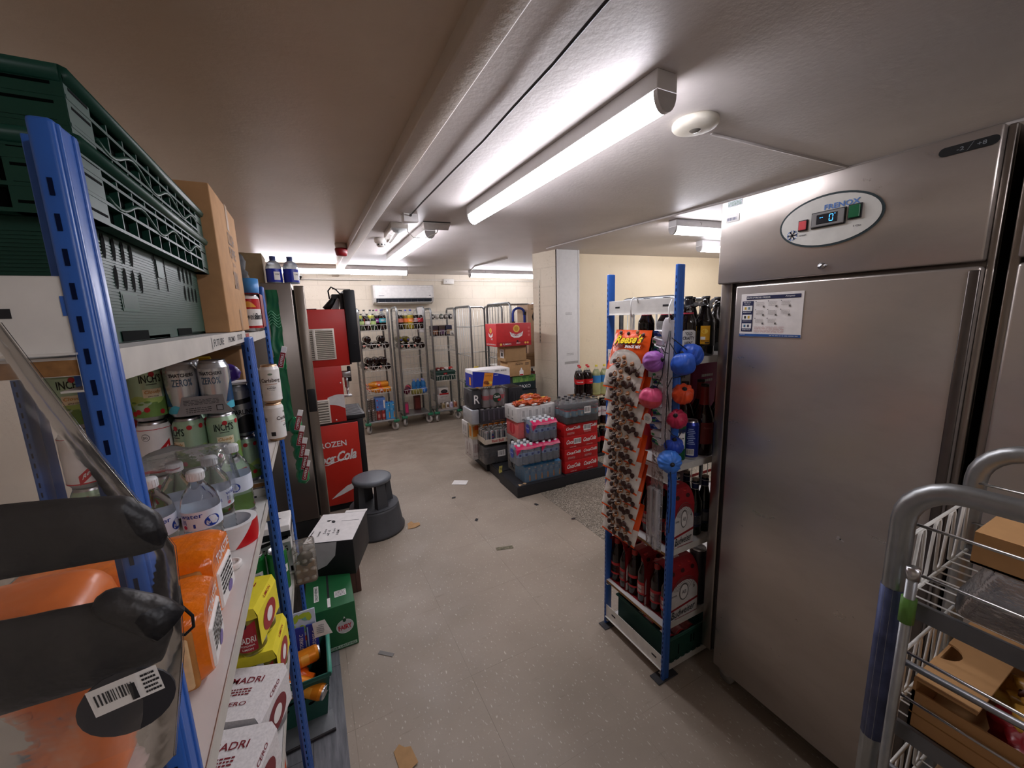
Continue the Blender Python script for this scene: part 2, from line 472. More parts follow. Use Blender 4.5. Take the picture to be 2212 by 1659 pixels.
struct('wall_rear', MB(P_LEFT).box(XL-.1, XR+.1, YR-.1, YR, 0, ZC))
# partition wall of the right bay, blockwork pillar and its white boxed-in column
w = MB(P_CREAM); w.prism([(2.80, 4.09), (XR, 3.85), (XR, 4.0), (2.80, 4.24)], 0, ZC); struct('wall_bay', w)
p_ = MB(P_PIL); p_.prism([(2.463, 4.24), (2.545, 3.87), (2.80, 3.87), (2.80, 4.24)], 0, ZC); struct('wall_pillar', p_)
c_ = MB(mat('#dcdad6', .5, var=.03)); c_.rbox(2.545, 2.85, 3.845, 3.93, 0, ZC, .004)
c_.rbox(2.545, 2.565, 3.838, 3.93, 0, ZC, .003); c_.rbox(2.832, 2.852, 3.838, 3.93, 0, ZC, .003)
c_.use(mat('#a9a59f', .7)); Fc = FR((2.70, 3.845, 1.5), (1,0,0), (0,0,1))
c_.lines(Fc, 0, .12, .09, .03, 3, 3); c_.lines(Fc, .02, -.35, .1, .03, 2, 5); c_.rect(Fc, .04, -.45, .2, .03)
struct('trim_5', c_, label='white boxed-in column beside the block pillar')
# slotted metal angle on the pillar
a = MB(mat('#b3aa9a', .5, .6)); Ma = FR((2.487, 4.135, 1.9), (.082, -.34, 0), (0, 0, 1))
a.at(Ma); a.box(-.012, .012, -.0, .004, 0, .006); a.box(-.012, .012, -.62, .12, .001, .005); a.use(INK)
for i in range(15): a.box(.004, .010, -.6+i*.045, -.575+i*.045, .0045, .0056)
o_ = a.build('slotted_angle'); tag(o_, 'slotted metal angle strip fixed upright to the block pillar', 'strip')
# bay ceiling joint trim and conduit
t = MB(mat('#b8b0ab', .5)); t.tube([(2.39, 3.80, 2.322), (2.405, 3.57, 2.322), (2.569, 1.87, 2.322), (2.60, 1.18, 2.322), (2.66, -.5, 2.322)], .008, 6)
t.tube([(2.31, 4.6, 2.325), (2.2, 5.4, 2.325), (2.33, 5.9, 2.325)], .008, 6)
t.tube([(1.56, 1.2, 2.329), (2.6, 1.18, 2.329)], .007, 6)
struct('trim_6', t, label='painted joint bead on the ceiling')
# trunking along the back wall
t = MB(mat('#d8cfc0', .5)); t.rbox(-1, 4.2, YB-.025, YB, 2.222, 2.252, .003); t.use(INK); t.box(-1, 1.1, YB-.027, YB-.02, 2.219, 2.2235)
t.use(mat('#cfc6b8', .5)); t.box(1.43, 1.46, YB-.02, YB, 2.25, ZC)
struct('trim_7', t, label='cable trunking along the back wall')

# ---------------------------------------------------------------- battens
EM = mat('#f8f6ff', .5, emit=TUBE, var=0)
HOUSE = mat('#d9d7d6', .45, var=.02); ENDC = mat('#bdbab8', .4)
def batten(label, L, loc, rz, wd=.085):
    th = thing('batten_light', label, 'light', loc, rz, None)
    h = MB(HOUSE); h.rbox(-L/2, L/2, -wd/2, wd/2, -.055, 0, .003)
    h.use(INK); h.tube([(-L/2+.25, -wd/2-.0005, -.015), (-L/2+.262, -wd/2-.0005, -.028), (-L/2+.255, -wd/2-.0005, -.04)], .0015, 5)
    h.build('housing', th)
    r = wd*.46; n = 14
    d = MB(EM)
    d.grid(lambda u, v: (-L/2+.014+(L-.028)*u, -r*math.cos(PI*v), -.057-.055*math.sin(PI*v)), 1, n)
    d.build('diffuser', th)['label'] = 'glowing white diffuser'
    for s in (-1, 1):
        e = MB(ENDC); xs = [(-(r+.002)*math.cos(PI*k/n), -.056-.058*math.sin(PI*k/n)) for k in range(n+1)]
        x0, x1 = (s*L/2-.0, s*L/2-s*.016)
        m = len(xs); e.add([(x0, y, z) for y, z in xs]+[(x1, y, z) for y, z in xs], [tuple(range(m)), tuple(range(m, 2*m))]+[(i, i+1, m+i+1, m+i) for i in range(m-1)])
        e.build('end_cap', th)
    return th
batten('long white batten light nearest the camera, running down the middle of the ceiling', 1.60, (1.045, 1.765, ZC), PI/2)
batten('white batten light beyond the emergency light, running down the room', 1.62, (.905, 3.90, ZC), PI/2)
batten('white batten light across the ceiling above the left trolleys', 1.80, (.42, 5.72, ZC), .03)
batten('white batten light across the ceiling at the back, half behind the pillar', 1.60, (3.10, 5.92, ZC), .03)
batten('white batten light in the right bay, cut off by the tall fridge', 1.50, (3.42, 2.30, ZC), -.10)
batten('added unseen white batten light farther into the right bay, hidden by the tall fridge', 1.50, (4.5, 2.9, ZC), -.10)  # extra batten, added out of sight to brighten the bay wall
batten('assumed unseen white batten light above the aisle behind the camera', 1.60, (.95, -1.1, ZC), PI/2)  # unseen batten, assumed as the source that lights the near area

# ---------------------------------------------------------------- ceiling fittings
th = thing('motion_sensor', 'round white motion sensor on the ceiling beside the nearest batten light', 'sensor', (1.405, 1.155, ZC))
b = MB(mat('#d9d3c4', .4)); b.lathe([(0, 0), (.082, 0), (.084, -.006), (.084, -.016), (.078, -.024), (.06, -.030), (.024, -.033), (0, -.033)], 40); b.build('body', th)
b = MB(mat('#5b5650', .2)); b.lathe([(0, -.040), (.012, -.039), (.02, -.034), (.022, -.0325)], 20); b.build('lens', th)
th = thing('emergency_light', 'small emergency light with ribbed clear cover beside the ceiling beam', 'light', (.70, 3.35, ZC), PI/2-.05)
b = MB(mat('#cfc9c0', .45)); b.rbox(-.21, .21, -.065, .065, -.04, 0, .006); b.rbox(.12, .215, -.05, .05, -.075, -.02, .005); b.build('body', th)
b = MB(mat('#dfe6ea', .08, trans=.8, bump=.4, scale=160)); b.grid(lambda u, v: (-.20+.40*u, -.06*math.cos(PI*v), -.04-.045*math.sin(PI*v)), 1, 12)
b.poly([(-.2, -.06*math.cos(PI*k/12), -.04-.045*math.sin(PI*k/12)) for k in range(13)]); b.poly([(.2, -.06*math.cos(PI*k/12), -.04-.045*math.sin(PI*k/12)) for k in range(13)])
b.build('cover', th)['label'] = 'clear ribbed cover'
b = MB(WHITE); b.cyl((-.17, 0, -.05), (.17, 0, -.05), .012, n=10); b.build('tube', th)
th = thing('smoke_detector', 'white smoke detector under the far end of the emergency light', 'detector', (.66, 3.80, ZC))
b = MB(mat('#dedad4', .4)); b.lathe([(0, 0), (.055, 0), (.056, -.03), (.05, -.04), (.038, -.044)], 28); b.build('base', th)
b = MB(mat('#cfcac3', .4)); b.lathe([(.038, -.040), (.036, -.062), (.03, -.072), (0, -.075)], 28); b.use(INK)
for k in range(8): b.at(TR(rz=k*PI/4)); b.box(.035, .0385, -.006, .006, -.062, -.05)
b.build('head', th)
th = thing('alarm_sounder', 'dark red fire alarm sounder on the ceiling left of the beam', 'alarm', (.355, 4.15, ZC))
b = MB(mat('#d3cbbf', .45)); b.lathe([(0, 0), (.05, 0), (.05, -.045), (0, -.045)], 24); b.build('base', th)
b = MB(mat('#8c1b22', .35)); b.lathe([(.0, -.045), (.052, -.045), (.056, -.055), (.05, -.10), (.042, -.112), (0, -.112)], 24); b.build('sounder', th)
th = thing('junction_box', 'small white junction box on the ceiling at the end of the black cable', 'box', (.71, 2.90, ZC))
b = MB(mat('#e2dfdd', .4)); b.rbox(-.05, .05, -.04, .04, -.055, 0, .004); b.use(INK); b.box(-.009, .007, -.0415, -.039, -.02, -.004); b.build('housing', th)
o_ = MB(mat('#e8e5e0', .4)).tube([(.70, 2.945, 2.272), (.71, 2.99, 2.235), (.76, 3.03, 2.205), (.85, 3.05, 2.21), (.95, 3.07, 2.255), (.955, 3.04, 2.285)], .0035, 6).build('white_flex')
tag(o_, 'thin white flex sagging between the junction box and the wedge unit', 'cable')
th = thing('ceiling_unit', 'wedge shaped white unit hanging loose from the ceiling by the junction box', 'unit', (.955, 3.10, ZC), -.12)
b = MB(mat('#d6d2ce', .45)); b.prism([(-.10, -.06), (.10, -.06), (.10, .06), (-.10, .06)], -.018, 0)
b.add([(-.10,-.05,-.018),(.10,-.05,-.018),(.10,.06,-.018),(-.10,.06,-.018),(-.09,-.02,-.05),(.09,-.02,-.05),(.10,.055,-.035),(-.10,.055,-.035)], [(4,5,6,7),(0,1,5,4),(1,2,6,5),(2,3,7,6),(3,0,4,7)])
b.use(INK); b.box(-.102, .102, -.062, -.055, -.006, 0); b.build('housing', th)
th = thing('dome_camera', 'black dome camera where the back wall meets the ceiling', 'camera', (-.04, 6.50, 2.262))
b = MB(mat('#d9d4cc', .4)); b.lathe([(0, .02), (.055, .02), (.055, 0), (0, 0)], 24); b.build('base', th)
b = MB(mat('#0d0d10', .08)); b.lathe([(.045, 0), (.044, -.02), (.03, -.045), (0, -.055)], 24); b.build('dome', th)
pts = [(.66, -.6, 2.316), (.672, .3, 2.316), (.682, .825, 2.315), (.692, 1.05, 2.312), (.70, 1.30, 2.316), (.706, 1.59, 2.313), (.704, 2.0, 2.316), (.70, 2.5, 2.314), (.702, 2.80, 2.312), (.706, 2.865, 2.312)]
tag(MB(mat('#14141c', .4)).tube(pts, .0045, 8).build('black_cable'), 'black cable clipped along the ceiling from the junction box', 'cable')
th = thing('socket_box', 'white double socket box on the back wall right of the air conditioner', 'socket', (2.19, 6.61, 2.215))
b = MB(mat('#e4e0d8', .4)); b.rbox(-.09, .09, -.045, 0, -.042, .042, .005); b.use(INK); b.box(-.05, -.044, -.046, -.044, -.01, .01); b.build('housing', th)

# air conditioner
th = thing('air_conditioner', 'white wall mounted air conditioner high on the back wall', 'air conditioner', (1.405, YB, 1.85))
b = MB(mat('#e3e1dd', .35)); prof = [(0, .02), (-.06, 0), (-.17, .035), (-.21, .10), (-.215, .25), (-.20, .283), (-.17, .295), (0, .295)]
n = len(prof)
for x0, x1, m in ((-.465, -.44, '#d5d2cd'), (-.44, .44, '#e3e1dd'), (.44, .465, '#d5d2cd')):
    b.use(mat(m, .35)); b.add([(x0, y, z) for y, z in prof]+[(x1, y, z) for y, z in prof], [tuple(reversed(range(n))), tuple(range(n, 2*n))]+[(i, (i+1) % n, n+(i+1) % n, n+i) for i in range(n)])
Fa = FR((0, -.2155, .18), (1,0,0), (0,0,1)); b.use(GREYL); b.rect(Fa, -.35, -.05, .08, .008); b.rect(Fa, .40, -.05, .03, .012); b.use(WHITE); b.rect(Fa, .33, .085, .2, .012)
b.build('housing', th)
b = MB(mat('#2c3038', .5)); b.add([(-.43, -.178, .030), (.43, -.178, .030), (.43, -.2125, .088), (-.43, -.2125, .088)], [(0,1,2,3)])
b.use(mat('#4a5058', .4))
for i in range(9): b.box(-.40+i*.1, -.396+i*.1, -.205, -.19, .03, .075)
b.build('outlet', th)['label'] = 'dark air outlet'
b = MB(mat('#d9d7d3', .35)); b.add([(-.42, -.185, .012), (.42, -.185, .012), (.42, -.225, .032), (-.42, -.225, .032), (-.42, -.184, .006), (.42, -.184, .006), (.42, -.226, .026), (-.42, -.226, .026)], [(0,1,2,3),(7,6,5,4),(3,2,6,7),(0,3,7,4),(1,5,6,2)]); b.build('louvre', th)
# ================================================================ PRODUCT BUILDERS
CANR, CANH = .033, .1345
def can_body(body, R=CANR, H=CANH, lid=SILVER):
    b = MB(lid); b.lathe([(0, .002), (R*.7, .002), (R*.76, 0), (R*.8, .003), (R, .012)], 28)
    b.use(body); b.lathe([(R, .012), (R, H-.018)], 28)
    b.lathe([(R, H-.018), (R*.86, H-.007)], 28)
    b.use(lid); b.lathe([(R*.86, H-.007), (R*.815, H-.004), (R*.82, H), (R*.78, H), (R*.74, H-.004), (0, H-.004)], 28)
    b.at(TR(z=H-.0035)); b.rbox(-.008, .008, -.016, .004, 0, .0012, .0005, 1); b.at()
    return b
CIDER = mat('#a9c6a6', .3, .35, coat=.3); CIDERD = mat('#6d9148', .35); CREAMY = mat('#efe6c4', .4); INKG = mat('#1d2b22', .5); CHERRY = mat('#b3202a', .35)
def cider_can():
    R = CANR; b = can_body(CIDER)
    b.use(CIDERD); b.wpatch(R, lambda u, v: ((u-.5)*2*PI*R, .012+(.03+.012*math.sin(u*12.6)+.006*math.sin(u*31))*v), 36)
    b.use(mat('#a9c56d', .35)); b.wpatch(R, lambda u, v: ((u-.5)*2*PI*R, .044+.006*math.sin(u*19)+(.014+.005*math.sin(u*25))*v), 36, 1, .0002)
    for s in (0, PI): 
        x = s*R
        b.use(INKG); b.wtext("INCH'S", R, .102, s, .042, .019, bold=.02)
        b.rect if 0 else None
        b.wrect(R, x, .0885, .02, .0018)
        b.use(CREAMY); b.wrect(R, x, .068, .036, .020, .0004)
        b.use(mat('#c98f2e', .5)); b.wtext("Cloudy", R, .070, s, .030, .010, shear=.25, off=.0008)
        b.use(INKG); b.wtext("APPLE CIDER", R, .0605, s, .02, .003, off=.0008)
    b.use(CHERRY); rr = random.Random(4)
    for k in range(14):
        b.wdot(R, (k/14-.5)*2*PI*R+rr.uniform(-.004, .004), rr.choice((.022, .03, .112, .05, .026)), .0055, .006, .0007)
    b.use(CIDERD)
    for k in range(16): b.wdot(R, (k/16-.5)*2*PI*R, rr.uniform(.015, .05), .006, .0025, .0005)
    return b
def zero_can():
    R = CANR; b = can_body(mat('#c9ccce', .25, .75))
    for s in (0, PI):
        b.use(INK); b.wtext('THATCHERS', R, .104, s, .050, .0085, bold=.02)
        b.use(mat('#2f5069', .4)); b.wtext('ZERO%', R, .086, s, .040, .017, bold=.005)
        b.use(GREYL); b.wtext('THE FAMILY CIDER', R, .1155, s, .03, .002)
    b.use(mat('#22486e', .35)); b.wpatch(R, lambda u, v: (PI/2*R+(u-.5)*.05, .03+(.055*math.sin(PI*u))*v), 10)
    b.wpatch(R, lambda u, v: (-PI/2*R+(u-.5)*.05, .03+(.055*math.sin(PI*u))*v), 10)
    b.use(mat('#4fb3c9', .35)); b.wpatch(R, lambda u, v: ((u-.5)*2*PI*R, .012+(.012+.008*math.sin(u*20))*v), 30)
    return b
def stripe_can():
    R = CANR; b = can_body(mat('#ece9e6', .3, coat=.3))
    for s in (0, PI):
        b.use(mat('#c3171f', .35)); b.wrect(R, s*R, .05, .062, .022, .0004, slope=.95)
        b.use(WHITE); b.wtext('Red Stripe', R, .05, s, .052, .011, shear=.4, slope=.95, off=.0009, bold=.02)
        b.use(INK); b.wdot(R, s*R-.014, .100, .0085, .0085, .0004); b.use(mat('#ece9e6', .3)); b.wdot(R, s*R-.014, .100, .0075, .0075, .0006)
        b.use(INK); b.wtext('DG', R, .100, s-.014/R, .009, .006, off=.001); b.wtext('JAMAICA', R, .026, s+.3, .022, .003); b.wtext('LAGER BEER', R, .020, s+.3, .022, .003)
    b.use(mat('#c3171f', .35)); b.wrect(R, 0, .1175, 2*PI*R, .0015); b.wrect(R, 0, .013, 2*PI*R, .003)
    return b
def carling_can(H=.150):
    R = CANR; b = can_body(mat('#b4b6b8', .28, .7), H=H)
    b.use(mat('#15151a', .35)); b.wpatch(R, lambda u, v: ((u-.5)*2*PI*R, .012+(.040+.012*math.sin(u*2*PI*2+1))*v), 30)
    for s in (0, PI):
        b.use(mat('#15151a', .35)); b.wtext('CARLING', R, .072, s, .056, .014, bold=.03)
        b.wpatch(R, lambda u, v: (s*R+(u-.5)*.05, .092+u*.006+.014*v), 8)
    return b
def carlsberg_can(H=.148):
    R = CANR; b = can_body(mat('#eceae6', .32, coat=.3), H=H, lid=mat('#c9a98a', .3, .8))
    for s in (0, PI):
        b.use(mat('#3a2a22', .4)); b.wtext('Carlsberg', R, .088, s, .070, .019, bold=.015); b.use(mat('#b0622a', .4)); b.wrect(R, s*R, .075, .04, .0015)
        b.use(INK); b.wtext('EXPORT', R, .060, s, .030, .006, bold=.02); b.wtext('PREMIUM', R, .067, s, .018, .002); b.wtext('PILSNER', R, .052, s, .02, .0022)
        b.use(mat('#7d8a78', .4)); b.wdot(R, s*R, .113, .008, .004)
        b.use(INK); b.wrect(R, s*R+PI/2*R, .03, .016, .016, .0004)
    b.use(mat('#eceae6', .32))
    for k in range(5): b.wrect(R, PI/2*R-.006+k*.003, .031, .001, .013, .0007)
    return b

def rad_at(prof, z):
    for (r0, a), (r1, b) in zip(prof, prof[1:]):
        if a <= z <= b and b > a: return r0+(r1-r0)*(z-a)/(b-a)
    return prof[-1][0]
def bottle_mesh(prof, liquid_mat, glass=None, level=None, label=None, cap=None, n=20):
    """prof from base to lip; liquid drawn as an opaque/dark inner body up to level, clear shell over it"""
    b = MB()
    lo = [(r, z) for r, z in prof if level is None or z <= level]
    if level is not None and lo[-1][1] < level:
        for (r0, z0), (r1, z1) in zip(prof, prof[1:]):
            if z0 <= level <= z1 and z1 > z0: lo.append((r0+(r1-r0)*(level-z0)/(z1-z0), level)); break
    b.use(liquid_mat); b.lathe([(0, lo[0][1])]+lo+[(0, lo[-1][1])], n)
    if level is not None and glass:
        hi = [lo[-1]]+[(r, z) for r, z in prof if z > level]
        b.use(glass); b.lathe(hi, n)
    if label:
        for m, z0, z1, *tx in label:
            r = max(rad_at(prof, z0+(z1-z0)*k/8) for k in range(9))+.0005
            b.use(m); b.lathe([(r, z0), (r, z1)], n)
            for t in tx:
                b.use(t[1]); 
                for s in (0, PI): b.wtext(t[0], r, (z0+z1)/2+(t[3] if len(t) > 3 else 0), s+(t[4] if len(t) > 4 else 0), t[2], bold=.02)
    if cap:
        m, r, z0, z1 = cap; b.use(m); b.lathe([(r, z0), (r, z1), (r*.9, z1+.001), (0, z1+.001)], 16)
    return b
CLEARPET = mat('#dfeaf0', .05, trans=.9, alpha=.35, ior=1.15, var=0)
def pet_prof(R, H, neck=.0125):
    return [(R*.7, 0), (R*.98, .008), (R, .02), (R, H*.18), (R*.95, H*.22), (R, H*.27), (R, H*.62), (R*.93, H*.68), (R*.72, H*.78), (R*.42, H*.87), (neck, H*.915), (neck, H*.96)]
def pop(R=.054, H=.32, liq=COLA, lab='#b81e22', capc='#b81e22', txt=None, tcol=None, level=.75, labz=(.36, .56)):
    p = pet_prof(R, H, .0135)
    L = [(mat(lab, .4), H*labz[0], H*labz[1]) + (((txt, tcol or WHITE, R*1.5),) if txt else ())]
    return bottle_mesh(p, liq, CLEARPET, H*level, L, (mat(capc, .35), .0155, H*.945, H), 20)
def beer(H=.235, R=.031, glass='#1c0c06', lab='#b81e22', lab2=None, capc='#222222', necklab=None, nl=None):
    p = [(R*.92, 0), (R, .006), (R, H*.55), (R*.96, H*.60), (R*.62, H*.70), (R*.47, H*.80), (.0138, H*.88), (.0135, H*.975)]
    L = [(mat(lab, .45), H*.16, H*.42)]
    if lab2: L.append((mat(lab2, .45), H*.2, H*.36))
    if necklab: L.append((mat(necklab, .45), H*.82, H*.93))
    return bottle_mesh(p, mat(glass, .06, spec=.7), None, None, L, (mat(capc, .35, .4), .0150, H*.955, H*.985), 18)

def card_pack(mb, F, top, front, cols): pass

# ================================================================ SHELVING
SLOT = mat('#081433', .6, spec=.1)
def post(th, x, y, H, fx=1, fy=1):
    """pressed steel upright: 37 mm face along x, 14 mm slotted face along y; fx, fy say where its outer corner points"""
    b = MB(BLUE)
    x0, x1 = (x, x+.037) if fx > 0 else (x-.037, x)
    y0, y1 = (y, y+.014) if fy > 0 else (y-.014, y)
    b.rbox(x0, x1, y0, y1, 0, H, .003)
    yo = y0 if fy > 0 else y1
    b.rbox(x0+.004, x0+.009, yo-.0018, yo+.0018, .002, H-.002, .0015); b.rbox(x1-.011, x1-.005, yo-.0012, yo+.0018, .002, H-.002, .001)
    if fx > 0: b.rbox(x1-.004, x1, y0, y0+.03*fy if fy > 0 else y1, 0, H-.002, .001)
    b.use(SLOT)
    for xs in (x0-.0004, x1+.0004):
        for k in range(int((H-.03)/.0235)):
            z = .02+k*.0235
            b.box(xs-.0003, xs+.0003, (y0+y1)/2-.0013, (y0+y1)/2+.0013, z, z+.0115)
    b.build('post', th)
def rack(label, loc, rz, L, D, H, shelves, ends=(), posts=None, group=None, lip=.026, Hs=None):
    th = thing('shelving_unit', label, 'shelving', loc, rz, group)
    hs = Hs or (H,)*4
    post(th, 0, 0, hs[0], 1, 1); post(th, L, 0, hs[1], -1, 1); post(th, 0, D, hs[2], 1, -1); post(th, L, D, hs[3], -1, -1)
    for z in shelves:
        b = MB(BOARD); b.box(.004, L-.004, .0135, D-.0135, z-.014, z); b.use(CHIP); b.box(.0035, L-.0035, .014, D-.014, z-.0135, z-.002)
        sb = b.build('shelf_board', th)
        b = MB(LIPM); b.box(.001, L-.001, .012, .0135, z-lip, z+.002); b.box(.001, L-.001, .0135, .026, z-lip, z-lip+.0015); b.build('beam', th)
        b = MB(LIPM); b.box(.001, L-.001, D-.0135, D-.012, z-lip, z+.002); b.box(.001, L-.001, D-.026, D-.0135, z-lip, z-lip+.0015); b.build('beam', th)
    for x, z, h in ends:
        b = MB(mat('#dedbd5', .4)); b.rbox(x-.0012, x+.0012, .012, D-.012, z, z+h, .0008, 1)
        s = -1 if x <= .1 else 1
        b.box(min(x, x+s*.008), max(x, x+s*.008), .012, D-.012, z, z+.0015)
        b.use(INK)
        for yy in (.056, D-.07): b.at(FR((x+s*.0015, yy, z+h*.55), (0, -s if s < 0 else 1, 0), (0, 0, 1)) if 0 else Matrix()); b.box(x-.0016, x+.0016, yy-.014, yy+.014, z+h*.48, z+h*.60)
        b.at(); b.use(BLUE); b.box(x-.002, x+.0005, .010, .016, z+h*.5, z+h*.75)
        b.build('end_beam', th)
    return th
XF = -.140
rack('near blue and white shelving unit on the left with the big green crates on top', (XF, .404, 0), PI/2, .891, .45, 1.763,
     (1.600, 1.128, .650, .10), ends=((.004, 1.602, .056), (.887, 1.05, .05)), Hs=(1.763, 1.585, 1.763, 1.585))
rack('second blue and white shelving unit, between the near one and the steel fridge', (XF, 1.297, 0), PI/2, .60, .45, 1.763,
     (1.592, 1.168, .630), ends=((.004, 1.10, .05),), Hs=(1.585, 1.763, 1.585, 1.763))

# ================================================================ NEAR SHELF, TOP: crates and carton
CRATE = mat('#183e32', .42, spec=.28, var=.05); CRATED = mat('#040807', .8, spec=.05); CRATEL = mat('#1f493a', .42, spec=.28)
def tray_crate(label, loc, L=.60, Dp=.40, H=.21, rz=0, body=True, group=None, rim=.075, ins=0):
    """ribbed green bread-style crate, long side facing -y in its own frame"""
    th = thing('plastic_crate', label, 'crate', loc, rz, group)
    b = MB(CRATE)
    t = .004
    zb = H-rim
    def wall(p, q, z0, z1, hor):
        (x0, y0), (x1, y1) = p, q
        b.box(min(x0, x1)-(t if hor else 0)*0, max(x0, x1)+(0 if hor else t), min(y0, y1), max(y0, y1)+(t if hor else 0), z0, z1)
    if body:
        x0, x1, y0, y1 = -L/2+.02+ins, L/2-.02-ins, -Dp/2+.02+ins, Dp/2-.02-ins
        b.box(x0, x1, y0, y1, 0, .006)
        b.box(x0, x1, y0, y0+t, 0, zb); b.box(x0, x1, y1-t, y1, 0, zb); b.box(x0, x0+t, y0, y1, 0, zb); b.box(x1-t, x1, y0, y1, 0, zb)
        nr = int((zb-.03)/.0042)
        for i in range(nr):                              # fine horizontal ribs of the long and short sides
            z = .02+i*.0042
            b.box(x0+.004, x1-.004, y0-.0007, y0, z, z+.0022)
            b.box(x0-.0012, x0, y0+.004, y1-.004, z, z+.0022); b.box(x1, x1+.0012, y0+.004, y1-.004, z, z+.0022)
        b.use(CRATED if not ins else CRATE)
        F = FR((0, y0-.0005, 0), (1,0,0), (0,0,1))
        for c in (-.17, .17):                            # leaf-shaped holes
            for r_ in range(2):
                for k in range(4):
                    b.ell(F, c+(k-1.5)*.030+r_*.022, zb-.018-r_*.036, .0055, .016, rot=-.15)
        for c in (-.022, .03): b.rect(F, c, zb-.03, .006, .058)
        for c in (-.16, .10): b.rect(F, c, .008, .10, .014); 
        b.use(CRATEL); b.rect(F, .003, zb-.022, .034, .03, .0012); b.rect(F, -.16, .055, .06, .026); b.use(CRATE); b.rect(F, -.16, .055, .052, .019, .0012)
        b.build('body', th)
    r = MB(CRATE)
    X, Y = L/2, Dp/2
    z0, z1 = zb, H
    def band(F, w, seed):
        """ribbed rim: pockets between thin ribs"""
        r.use(CRATED); r.rect(F, 0, 0, w-.01, rim-.012, -.008)
        r.use(CRATE)
        o = r.M; r.M = F
        for zz in (-rim/2, -rim*.16, rim*.20, rim/2-.005): r.box(-w/2, w/2, zz, zz+.004, -.016, .002)
        n = int(w/.048)
        for i in range(n+1):
            x = -w/2+i*w/n; r.box(x-.0016, x+.0016, -rim/2, rim/2, -.015, .001)
        for s in (-1, 1):
            r.box(s*w/2-(.055 if s > 0 else 0), s*w/2+(.055 if s < 0 else 0), -rim/2, rim/2, -.016, .0015)
            r.use(CRATED)
            for i in range(4): r.box(s*w/2-(.05 if s > 0 else -.008), s*w/2-(.008 if s > 0 else -.05), -rim*.38+i*rim*.24, -rim*.38+i*rim*.24+.003, .001, .0019)
            r.use(CRATE)
        # wavy hand-grip line
        r.tube([(x, math.sin(x*38)*rim*.14+rim*.02, .001) for x in [(-w/2+.06)+i*(w-.12)/30 for i in range(31)]], .0028, 6)
        r.M = o
    band(FR((0, -Y, (z0+z1)/2), (1,0,0), (0,0,1)), L, 1)
    band(FR((0, Y, (z0+z1)/2), (-1,0,0), (0,0,1)), L, 2)
    band(FR((X, 0, (z0+z1)/2), (0,1,0), (0,0,1)), Dp, 3)
    band(FR((-X, 0, (z0+z1)/2), (0,-1,0), (0,0,1)), Dp, 4)
    r.use(CRATE)
    for (a, c) in (((-X, -Y), (X, -Y)), ((X, -Y), (X, Y)), ((X, Y), (-X, Y)), ((-X, Y), (-X, -Y))):
        r.cyl((a[0], a[1], H), (c[0], c[1], H), .009, n=8)
    r.build('rim', th)
    return th
tray_crate('ribbed dark green crate standing on the near top shelf, under another crate', (-.40, .915, 1.601), .60, .40, .215, PI/2)
tray_crate('ribbed dark green crate nested on top of another crate near the ceiling', (-.40, .915, 1.665), .60, .40, .215, PI/2, body=True, ins=.007)
def pr(mb, F, sx, sy, sz):
    R = F['F']
    mb.use(mat('#5a3e24', .6)); mb.text(R, 'SLUSH', .04, .085, .10, .034, rot=0); mb.text(R, 'PUPPIE', .04, .045, .10, .03); mb.text(R, 'IN A', .04, .014, .04, .012); mb.text(R, '2IN1', .04, -.03, .075, .05, bold=.02)
    mb.use(mat('#9b7448', .4)); mb.rect(R, .03, .145, .035, .07); mb.rect(R, .03, -.15, .035, .07)
    mb.use(INK); mb.text(F['L'], 'SLUSHERY', .04, -.12, .10, .03, rot=-.1); mb.rect(F['L'], .04, -.145, .10, .004)
    mb.use(CARDD); mb.rect(F['T'], 0, 0, .004, sy)
# the carton faces the aisle (+x): built in its own frame and turned
cx = MB(mat('#b98e62', .8, var=.08)); cx.rbox(-.19, .19, -.15, .15, 0, .355, .003)
F = FF(-.19, .19, -.15, .15, 0, .355); pr(cx, F, .38, .30, .355)
o_ = cx.build('cardboard_carton', None, (-.325, 1.42, 1.601), PI/2); tag(o_, 'tall brown cardboard carton with dark print, on the top shelf behind the green crates', 'box')

